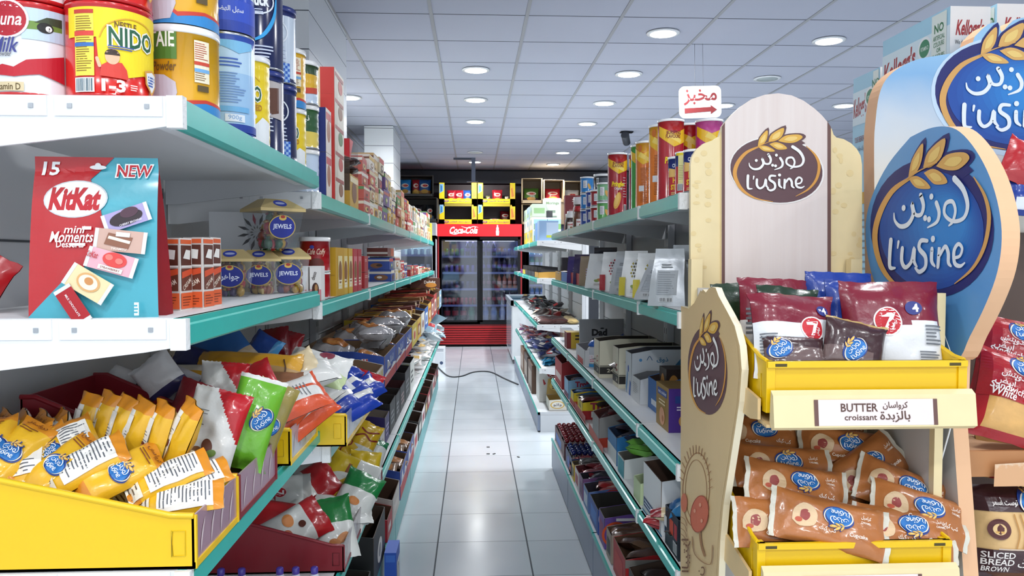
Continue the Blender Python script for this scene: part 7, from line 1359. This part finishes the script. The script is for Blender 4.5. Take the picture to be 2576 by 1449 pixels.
def drink(kind, col, capc, lab, grp, pts):
    first = None
    for p in pts:
        if first is None:
            mb = MB()
            if kind == 'can': mb.lathe([(.024, 0), (.032, .008), (.032, .104), (.026, .116), (.025, .118)], 12, M(col, .3, metal=.3)); mb.lathe([(.025, .118), (.001, .117)], 12, metalm('C9CDD2'))
            elif kind == 'bottle': mb.lathe([(.032, 0), (.036, .01), (.034, .09), (.036, .13), (.030, .17), (.014, .215), (.013, .225)], 12, M(col, .15, coat=.5)); mb.lathe([(.015, .222), (.015, .24), (.001, .241)], 10, plas(capc)); mb.lathe([(.0355, .07), (.0365, .075), (.0365, .12), (.0355, .125)], 12, card(capc))
            elif kind == 'big': mb.lathe([(.045, 0), (.052, .015), (.052, .19), (.040, .24), (.016, .31), (.015, .32)], 12, M(col, .12, coat=.6)); mb.lathe([(.018, .315), (.018, .335), (.001, .336)], 10, plas(capc)); mb.lathe([(.0525, .09), (.0535, .095), (.0535, .165), (.0525, .17)], 12, card(capc))
            else: mb.lathe([(.030, 0), (.038, .09), (.040, .095), (.001, .097)], 12, M(col, .35))
            first = mb.build({'can': 'drink_can', 'bottle': 'drink_bottle', 'big': 'drink_bottle', 'cup': 'yoghurt_cup'}[kind], None, p); tag(first, lab, {'can': 'can', 'bottle': 'bottle', 'big': 'bottle', 'cup': 'cup'}[kind], grp)
        else: c = first.copy(); COL.objects.link(c); c.location = p
sp = [fx0 + .12 + .0875 * i for i in range(7)]; sq = [.155 + .0875 * i for i in range(7)]
yd = FY + .14
drink('can', '2E7A4A', '', 'green can on the top shelf of the fridge, left door', 'green cans', [(x, yd, fz[4]) for x in sp[:4]])
drink('can', '3A4A8A', '', 'dark can on the top shelf of the fridge, right door', 'dark cans top right', [(x, yd, fz[4]) for x in sq[3:]])
drink('bottle', '2A2A34', '5A4A86', 'dark bottle on the top shelf of the fridge beside the cans', 'dark bottles top', [(x, yd, fz[4]) for x in sp[4:] + sq[:3]])
drink('can', '7A6AA8', '', 'violet can on the fourth shelf of the fridge', 'violet cans', [(x, yd, fz[3]) for x in sp])
drink('bottle', '2E2A44', '6A5A9A', 'dark violet bottle on the fourth shelf behind the right door', 'violet bottles', [(x, yd, fz[3]) for x in sq])
drink('can', '3A3A5E', '', 'dark can on the middle shelf behind the left door', 'dark cans middle', [(x, yd, fz[2]) for x in sp])
drink('bottle', 'B5623A', 'D9A88A', 'orange juice bottle on the middle shelf behind the right door', 'orange bottles', [(x, yd, fz[2]) for x in sq[3:]])
drink('bottle', '4A2A2A', '8A5A5A', 'brown juice bottle on the middle shelf behind the right door', 'brown bottles', [(x, yd, fz[2]) for x in sq[:3]])
drink('can', 'B0222E', '', 'red can on the second shelf behind the left door', 'red cans', [(fx0 + .10 + .069 * i, yd, fz[1]) for i in range(8)])
drink('bottle', '3A2226', 'A8303A', 'cola bottle on the second shelf behind the right door', 'cola bottles', [(x, yd, fz[1]) for x in sq[:6]])
drink('big', '2A1A1E', 'A8242E', 'large cola bottle at the bottom of the fridge', 'large cola bottles', [(fx0 + .13 + .135 * i, yd + .02, fz[0]) for i in range(3)])
drink('big', '3E8A5A', '4AA06A', 'large green bottle at the bottom of the fridge', 'large green bottles', [(fx0 + .13 + .135 * 3, yd + .02, fz[0])])
drink('big', 'A9B6C6', '8AA0C0', 'large clear water bottle at the bottom of the fridge', 'large clear bottles', [(.19 + .14 * i, yd + .02, fz[0]) for i in range(4)])
# white framed fridge on the left, dark one on the right
e2, z2, o2 = fridge('white framed glass fridge of yoghurt cups, left of the red fridge', -1.34, -.60, 12.2, 2.0, M('D9DDE0', .4), (M('C9CED2', .5), [RC(-.3, -.04, .3, .04, 'B9C0C6')]), None, M('7E8E8C', .5), 6, .25, (5., (.85, 1., .95)), depth=.6, doors=1)
for k in range(1, 6): drink('cup', ['C9CFCC', 'B9C4C0', 'D9DCD8', 'E3E3DC', 'C9CFCC', 'B9C9C4'][k], '', 'pale cup on the ' + ORD[k] + ' shelf of the white framed fridge', 'cups shelf ' + ORD[k], [(-1.22 + .1 * i, 12.36, z2[k]) for i in range(6)])
e3, z3, o3 = fridge('dark framed glass fridge of green bottles, right of the red fridge', .86, 1.66, 12.75, 2.0, M('1E2A3E', .4), (M('2A3246', .5), [RC(-.3, -.03, .3, .03, '3A4A66')]), None, M('B9C9D6', .5), 6, .25, (9., (.85, .95, 1.)), depth=.6, doors=1)
for k in range(1, 6): drink('bottle' if k != 3 else 'bottle', ['3E9A5A', '3E9A5A', '4A8AC0', '3E9A5A', '46A060', '8AB0B0'][k], ['E3E8EA', 'E3E8EA', 'DDE6EE', 'E9E9E9', 'DDE2E2', 'E9E9E9'][k], 'green and white bottle on the ' + ORD[k] + ' shelf of the dark framed fridge', 'bottles shelf ' + ORD[k], [(.97 + .085 * i, 12.92, z3[k]) for i in range(7)])
# chest freezer
e = empty('chest_freezer', 'white chest freezer with a glass top behind the far right shelves', 'freezer', (.95, 11.35, 0))
mb = MB(); WF = M('DFE3E6', .35); mb.box(-.43, .43, -.85, .95, .06, .80, WF); mb.box(-.40, .40, -.80, .90, 0, .06, M('3A3C40', .5)); mb.build('cabinet', e, bevel=.01)
mb = MB()
for a in ((-.45, -.41), (.41, .45)): mb.box(a[0], a[1], -.87, .97, .80, .87, M('9AA4AC', .35))
mb.box(-.45, .45, -.87, -.83, .80, .87, M('C9CED2', .35)); mb.box(-.45, .45, .93, .97, .80, .87, M('9AA4AC', .35)); mb.build('lid_frame', e)
mb = MB(); mb.box(-.41, .41, -.83, .05, .855, .862, glassm('DCE6EA', .7)); mb.build('glass_lid', e); mb = MB(); mb.box(-.41, .41, .0, .93, .84, .847, glassm('DCE6EA', .7)); mb.build('glass_lid', e)
mb = MB(); mb.box(-.436, -.431, -.7, .9, .12, .76, M('C2CCD6', .15, coat=.5)); mb.build('side_panel', e)
# snack cartons on top of the fridges
YC = M('E6CF1E', .45); CHB = [foil('A8182A'), foil('B5222E'), foil('C9342E')]
def chipbag(lb, x, y, z, w, h, c, rz=0, tilt=8, c2=None, seed=0, grp=None):
    mb = MB(); m = foil(c); k = foil(c2 or c); pillow(mb, w, h, .07, m, [EL(0, h * .12, w * .34, h * .13, 'E9DAC8'), EL(.01, h * .12, w * .22, h * .07, 'C8342E'), EL(0, -h * .22, w * .3, h * .12, M('DDA63A', .4))], seed=seed, zone=lambda a, b: k if b < -.35 else m, nu=8, nv=10)
    mb.v = [p + V((0, h / 2, -.035)) for p in mb.v]; tag(mb.build('crisps_bag', None, (x, y, z), rotm(R(90 - tilt), 0, R(rz))), lb, 'bag', grp)
for k in range(4):
    cxx = -.255 + .628 * (k % 2) + .0; zz = 2.003 + .338 * (k // 2); nm = ['bottom left', 'bottom right', 'top left', 'top right'][k]
    e = empty('snack_carton', 'yellow open snack carton on the red fridge, ' + nm + ' of four', 'carton', (cxx, FY + .05, zz))
    mb = MB(); w, h, d, t = .306, .334, .36, .006
    mb.box(-w, w, d - t, d, 0, h, card('3A2A2A')); mb.box(-w, w, 0, d, 0, t, card('4A3430'))
    for s in (-1, 1): mb.box(s * w, s * (w - t), 0, d, 0, h, YC, **({'e' if s < 0 else 'w': card('5A4034')}))
    for s in (-1, 1): mb.box(s * w, s * (w - .085), -.003, .003, 0, h, YC)
    mb.box(-w, w, -.003, .003, 0, .075, YC)
    if k < 2: mb.box(-w, w, -.003, .003, h - .045, h, card('8A7A2A' if k == 0 else 'B5A022'))
    it = [PG([(-w + .005, .16), (-w + .07, .20), (-w + .07, h - .02), (-w + .005, h - .02)], '8AB8DC'), PG([(-w + .02, .18), (-w + .05, .2), (-w + .05, .28), (-w + .02, .3)], '2E7AB5'), PG([(w - .08, .08), (w - .005, .08), (w - .01, .2), (w - .06, h - .02), (w - .08, h - .02)], 'E0B43A'), PG([(w - .06, .1), (w - .02, .12), (w - .05, .26), (w - .07, .24)], 'C97A3A'), TX('صندوق منتجات البطاطس', .03, .037, .34, .032, '4A3A7A'), EL(-.19, .037, .04, .018, '5A4A8A'), EL(-.19, .037, .026, .010, 'D9A84A')]
    mb.art(it, lambda u, v, hh: V((u, -.003 - hh, v)), h0=.002, dh=.0006); mb.build('carton_body', e)
for k, x in enumerate([-.37, -.24, -.10]): chipbag('crisps bag in the top left yellow carton, ' + ['left', 'middle', 'right'][k] + ' of three', x + .0, FY + .20, 2.35, .15, .22, 'A8182A' if k < 2 else '2E5AA8', rz=-6 + 5 * k, c2='B5222E', seed=k)
chipbag('red crisps bag standing in the top right yellow carton', .39, FY + .22, 2.35, .17, .23, 'B01C2A', c2='C98A2A', seed=5); chipbag('small crisps bag left of the red one in the top right carton', .24, FY + .22, 2.35, .08, .13, '8A8A5A', rz=20, seed=6); chipbag('small pale crisps bag at the right rim of the top right carton', .55, FY + .22, 2.35, .07, .12, 'C9C2A8', seed=7)
chipbag('fallen yellow crisps bag in the bottom right yellow carton', .33, FY + .14, 2.012, .24, .12, 'C9A82E', rz=-10, tilt=50, seed=8); chipbag('dark red crisps bag in the bottom right yellow carton', .52, FY + .24, 2.012, .17, .22, '6A1218', c2='5A1016', seed=9)
# open cartons over the left fridge
def opencart(lb, x, y, z, w, d, h, out, inn, rz=0, tilt=0):
    e = empty('snack_carton', lb, 'carton', (x, y, z), (R(tilt), 0, R(rz))); mb = MB(); t = .006
    mb.box(-w / 2, w / 2, d - t, d, 0, h, card(inn)); mb.box(-w / 2, w / 2, 0, d, 0, t, card(inn)); mb.box(-w / 2, w / 2, 0, d, h - t, h, card(out), b=card(inn))
    for s in (-1, 1): mb.box(s * w / 2, s * (w / 2 - t), 0, d, 0, h, card(out), **({'e' if s < 0 else 'w': card(inn)}))
    mb.box(-w / 2, w / 2, -.002, .002, 0, h * .12, card(out))
    for s in (-1, 1): mb.box(s * w / 2, s * (w / 2 - .02), -.002, .002, 0, h, card(out))
    mb.build('carton_body', e); return e
opencart('dark open carton of snack bags above the left fridge, upper', -.93, 12.3, 2.42, .60, .4, .33, '2A2622', '3A2E28', rz=3)
opencart('dark open carton of snack bags above the left fridge, lower', -.90, 12.3, 2.02, .66, .4, .38, '2E2A26', '2A221E')
for k, (x, z, c, c2, w, lb) in enumerate([(-1.09, 2.43, '2E8AD0', 'D9DCE0', .18, 'light blue snack bag in the upper dark carton, left'), (-.92, 2.43, 'A8242E', 'C9A22E', .12, 'red snack bag with yellow marks in the upper dark carton'), (-.78, 2.43, '2A5A9A', 'B5763A', .2, 'blue and brown snack bag in the upper dark carton, right'), (-1.08, 2.03, '2A1E1E', 'D9A83A', .17, 'black snack bag with golden crisps in the lower dark carton, left'), (-.89, 2.03, '1E1A1E', 'D9A83A', .18, 'black snack bag with golden crisps in the lower dark carton, middle'), (-.70, 2.03, '1E2226', '8AA8C8', .13, 'black and blue snack bag in the lower dark carton, right')]): chipbag(lb, x, 12.46, z, w, .27, c, c2=c2, seed=20 + k)
e = opencart('yellow open carton with orange bags at the left of the red fridge', -.745, 11.9, 1.68, .26, .28, .30, 'E0C41E', '3A2A1E', rz=-4) if 0 else None
mb = MB(); sbox(mb, .19, .26, .30, {'m': 'E2C61E', 'n': 'E2C61E'}, [PG([(-.08, .05), (.08, .05), (.08, .16), (-.08, .20)], 'C9641E'), PG([(.02, .12), (.085, .2), (.085, .28), (.05, .28)], '4A7AB5'), RC(-.08, .01, .08, .04, 'F0DC5A')]); tag(mb.build('snack_carton', None, (-.70, 12.05, 1.70 + .302)), 'yellow carton with an orange print beside the dark cartons', 'carton') if 0 else tag(mb.build('snack_carton', None, (-.655, 7.42, ZF[0] + .02)), 'yellow carton with an orange print at the end of the left top shelf', 'carton')
pbox('biscuit_box', 'yellow box with a dark oval at the far end of the left top shelf', 'box', -.455, 7.42, 1.60, .11, .14, .17, {'m': 'E3C84A', 'n': 'E6CE3A'}, [EL(.015, .09, .018, .05, '3A2A5A'), EL(.015, .09, .012, .038, 'EDE6E2')])
# brown cartons on the right, above the dark fridge
for k, (x, z, w, h, c, c2, ti, lb) in enumerate([(.945, 2.34, .34, .40, '4E7A2E', '3A2A3A', -3, 'tall brown carton holding a dark green bag, leftmost above the right fridge'), (1.30, 2.36, .34, .36, 'B5222E', 'C8343A', 2, 'brown carton holding a red and white bag, middle above the right fridge'), (1.62, 2.34, .32, .36, 'E3DDD6', 'B5242A', 3, 'brown carton holding a white and red striped bag, right of the three')]):
    opencart(lb, x, 12.6, z, w, .4, h, 'A89272', '8A7458', rz=ti)
    chipbag(['dark green snack bag', 'red and white snack bag', 'white and red striped snack bag'][k] + ' standing in a brown carton above the right fridge', x, 12.78, z + .01, w * .74, h * .62, c, c2=c2, seed=30 + k)
opencart('lower brown carton with a torn side above the right fridge', .945, 12.6, 2.0, .34, .4, .32, '9A8462', '4A3A2E', rz=-6); chipbag('yellow snack bag in the lower brown carton', .97, 12.75, 2.01, .2, .2, 'C9B02E', seed=35)
opencart('dark carton at the right end above the right fridge', 1.95, 12.6, 2.2, .26, .4, .34, '5A544C', '22262A', rz=5)
for k, (x, w, h) in enumerate([(1.30, .34, .355), (1.64, .34, .335)]): pbox('carton_box', ('left' if k == 0 else 'right') + ' closed brown carton carrying the open cartons above the right fridge', 'carton', x, 12.8, 2.0, w, .38, h, {'m': '8A7458'})
mb = MB(); sbox(mb, .3, .38, .195, {'m': '6A6458'}); tag(mb.build('carton_box', None, (1.97, 12.8, 2.0)), 'closed dark carton at the far right of the fridge tops', 'carton')
mb = MB(); sbox(mb, .6, .5, 2.0, {'m': '2A2E36'}); tag(mb.build('storage_cabinet', None, (1.99, 13.0, 0), (0, 0, 0)), 'dark cabinet standing right of the dark framed fridge', 'cabinet')
# ---- hung from the ceiling
e = empty('bakery_sign', 'white rounded sign with red brown script and an arrow, hung from the ceiling', 'sign', (0, 0, 0)); SY = 5.5
def rr_(x0, y0, x1, y1, r, n=5):
    o = []
    for cx_, cy_, a0 in ((x1 - r, y1 - r, 0), (x0 + r, y1 - r, PI / 2), (x0 + r, y0 + r, PI), (x1 - r, y0 + r, 1.5 * PI)):
        for i in range(n + 1): a = a0 + PI / 2 * i / n; o.append((cx_ + r * math.cos(a), cy_ + r * math.sin(a)))
    return o
sc = onY(1761, 257, SY); e.location = sc; e.rotation_euler = (0, R(-1.5), R(-3))
k = SY / 1950
mb = MB(); mb.prism(rr_(-53 * k, -40 * k, 53 * k, 40 * k, 14 * k), lambda x, z: V((x, -.006, z)), lambda x, z: V((x, .006, z)), M('E3E6E8', .4), edge=M('C9CCD0', .4))
MRN = '7A2A2C'
mb.art([TX('مخبز', 0, 12 * k, 84 * k, 40 * k, MRN, bold=.02), PG([(-40 * k, -28 * k), (26 * k, -24 * k), (26 * k, -31 * k), (42 * k, -20 * k), (26 * k, -8 * k), (26 * k, -13 * k), (-40 * k, -15 * k)], MRN)], lambda u, v, h: V((u, -.006 - h, v)), h0=.001, dh=.0004); mb.build('board', e)
for dx in (-12, 10):
    mb = MB(); mb.tube([(dx * k, 0, 38 * k), (dx * k * .95, .01, .2), (dx * k * .9, 0, CZ - sc.z)], .0012, M('5A5A5E', .6), 4); mb.build('thread', e)
e = empty('security_camera', 'dark security camera on a ceiling bracket above the right shelves', 'camera', (onY(1576, 337, 9.3).x, 9.3, CZ))
mb = MB(); mb.box(-.075, .075, -.05, .05, -.012, 0, BLK); mb.lathe([(.03, -.012), (.022, -.06), (.03, -.08), (.012, -.09)], 12, BLK); mb.build('bracket', e)
mb = MB(); mb.T = Euler((R(62), 0, R(-20))).to_matrix().to_4x4(); mb.lathe([(.02, -.04), (.045, -.03), (.048, .10), (.05, .13), (.035, .13)], 16, M('3A3C42', .4)); mb.T = None; mb.v = [p + V((0, .0, -.115)) for p in mb.v]; mb.build('housing', e)
e = empty('hanging_bracket', 'grey metal sign bracket hanging from the ceiling above the red fridge', 'bracket', (onY(1191, 400, 11.8).x, 11.8, CZ)); GM = M('6A7080', .45)
L_ = CZ - ZV(457, 1191, 11.8) if 0 else CZ - onY(1191, 457, 11.8).z
mb = MB(); mb.box(-.03, .03, -.02, .02, -L_, 0, GM); mb.build('bar', e); mb = MB(); mb.box(-.10, .07, -.04, .04, -L_ - .008, -L_, GM); mb.build('foot_plate', e)
mb = MB(); mb.box(-.30, .03, -.015, .015, -.03, -.002, M('4A4E58', .5)); mb.build('arm', e)
# cable on the floor
mb = MB(); cp = crom([(-.50, 10.35, .006), (-.32, 9.45, .006), (-.16, 9.4, .006), (.0, 9.75, .006), (.2, 9.75, .006), (.36, 9.2, .006), (.50, 8.75, .006)], 6); mb.tube(cp, .009, M('26282C', .5), 6); tag(mb.build('cord'), 'dark power cord lying across the tiled floor before the red fridge', 'cord')
for k, (u, v) in enumerate([(1228, 1125), (1243, 1142), (1304, 1150), (1228, 1142)]):
    p = onZ(u, v, .001); mb = MB(); mb.box(-.012, .012, -.006, .006, 0, .004, card('3A3632')); tag(mb.build('floor_litter', None, (p.x, p.y, .0005), (0, 0, k)), 'small dark scrap lying on the floor tiles of the aisle', 'scrap', 'scraps on the aisle floor')
# ================================================================== camera, world, render look
cam = bpy.data.cameras.new('camera'); co = bpy.data.objects.new('camera', cam); COL.objects.link(co)
cam.sensor_width = 36; cam.lens = 36 * F / 2576; cam.clip_start = .02
co.location = CAMLOC; co.rotation_euler = Euler((PI / 2 - PIT, 0, -YAW)); SC.camera = co
w = bpy.data.worlds.new('world'); SC.world = w; w.use_nodes = True
bg = w.node_tree.nodes['Background']; bg.inputs[0].default_value = (.86, .93, 1, 1); bg.inputs[1].default_value = 1.05
SC.view_settings.view_transform = 'Standard'; SC.view_settings.look = 'None'; SC.view_settings.gamma = 1
SC.view_settings.exposure = 0.60
SC.view_settings.use_curve_mapping = False
cy = SC.cycles
cy.max_bounces = 7; cy.diffuse_bounces = 3; cy.glossy_bounces = 3; cy.transmission_bounces = 3; cy.transparent_max_bounces = 10
cy.caustics_reflective = False; cy.caustics_refractive = False; cy.sample_clamp_indirect = 6; cy.use_denoising = True; cy.use_light_tree = True
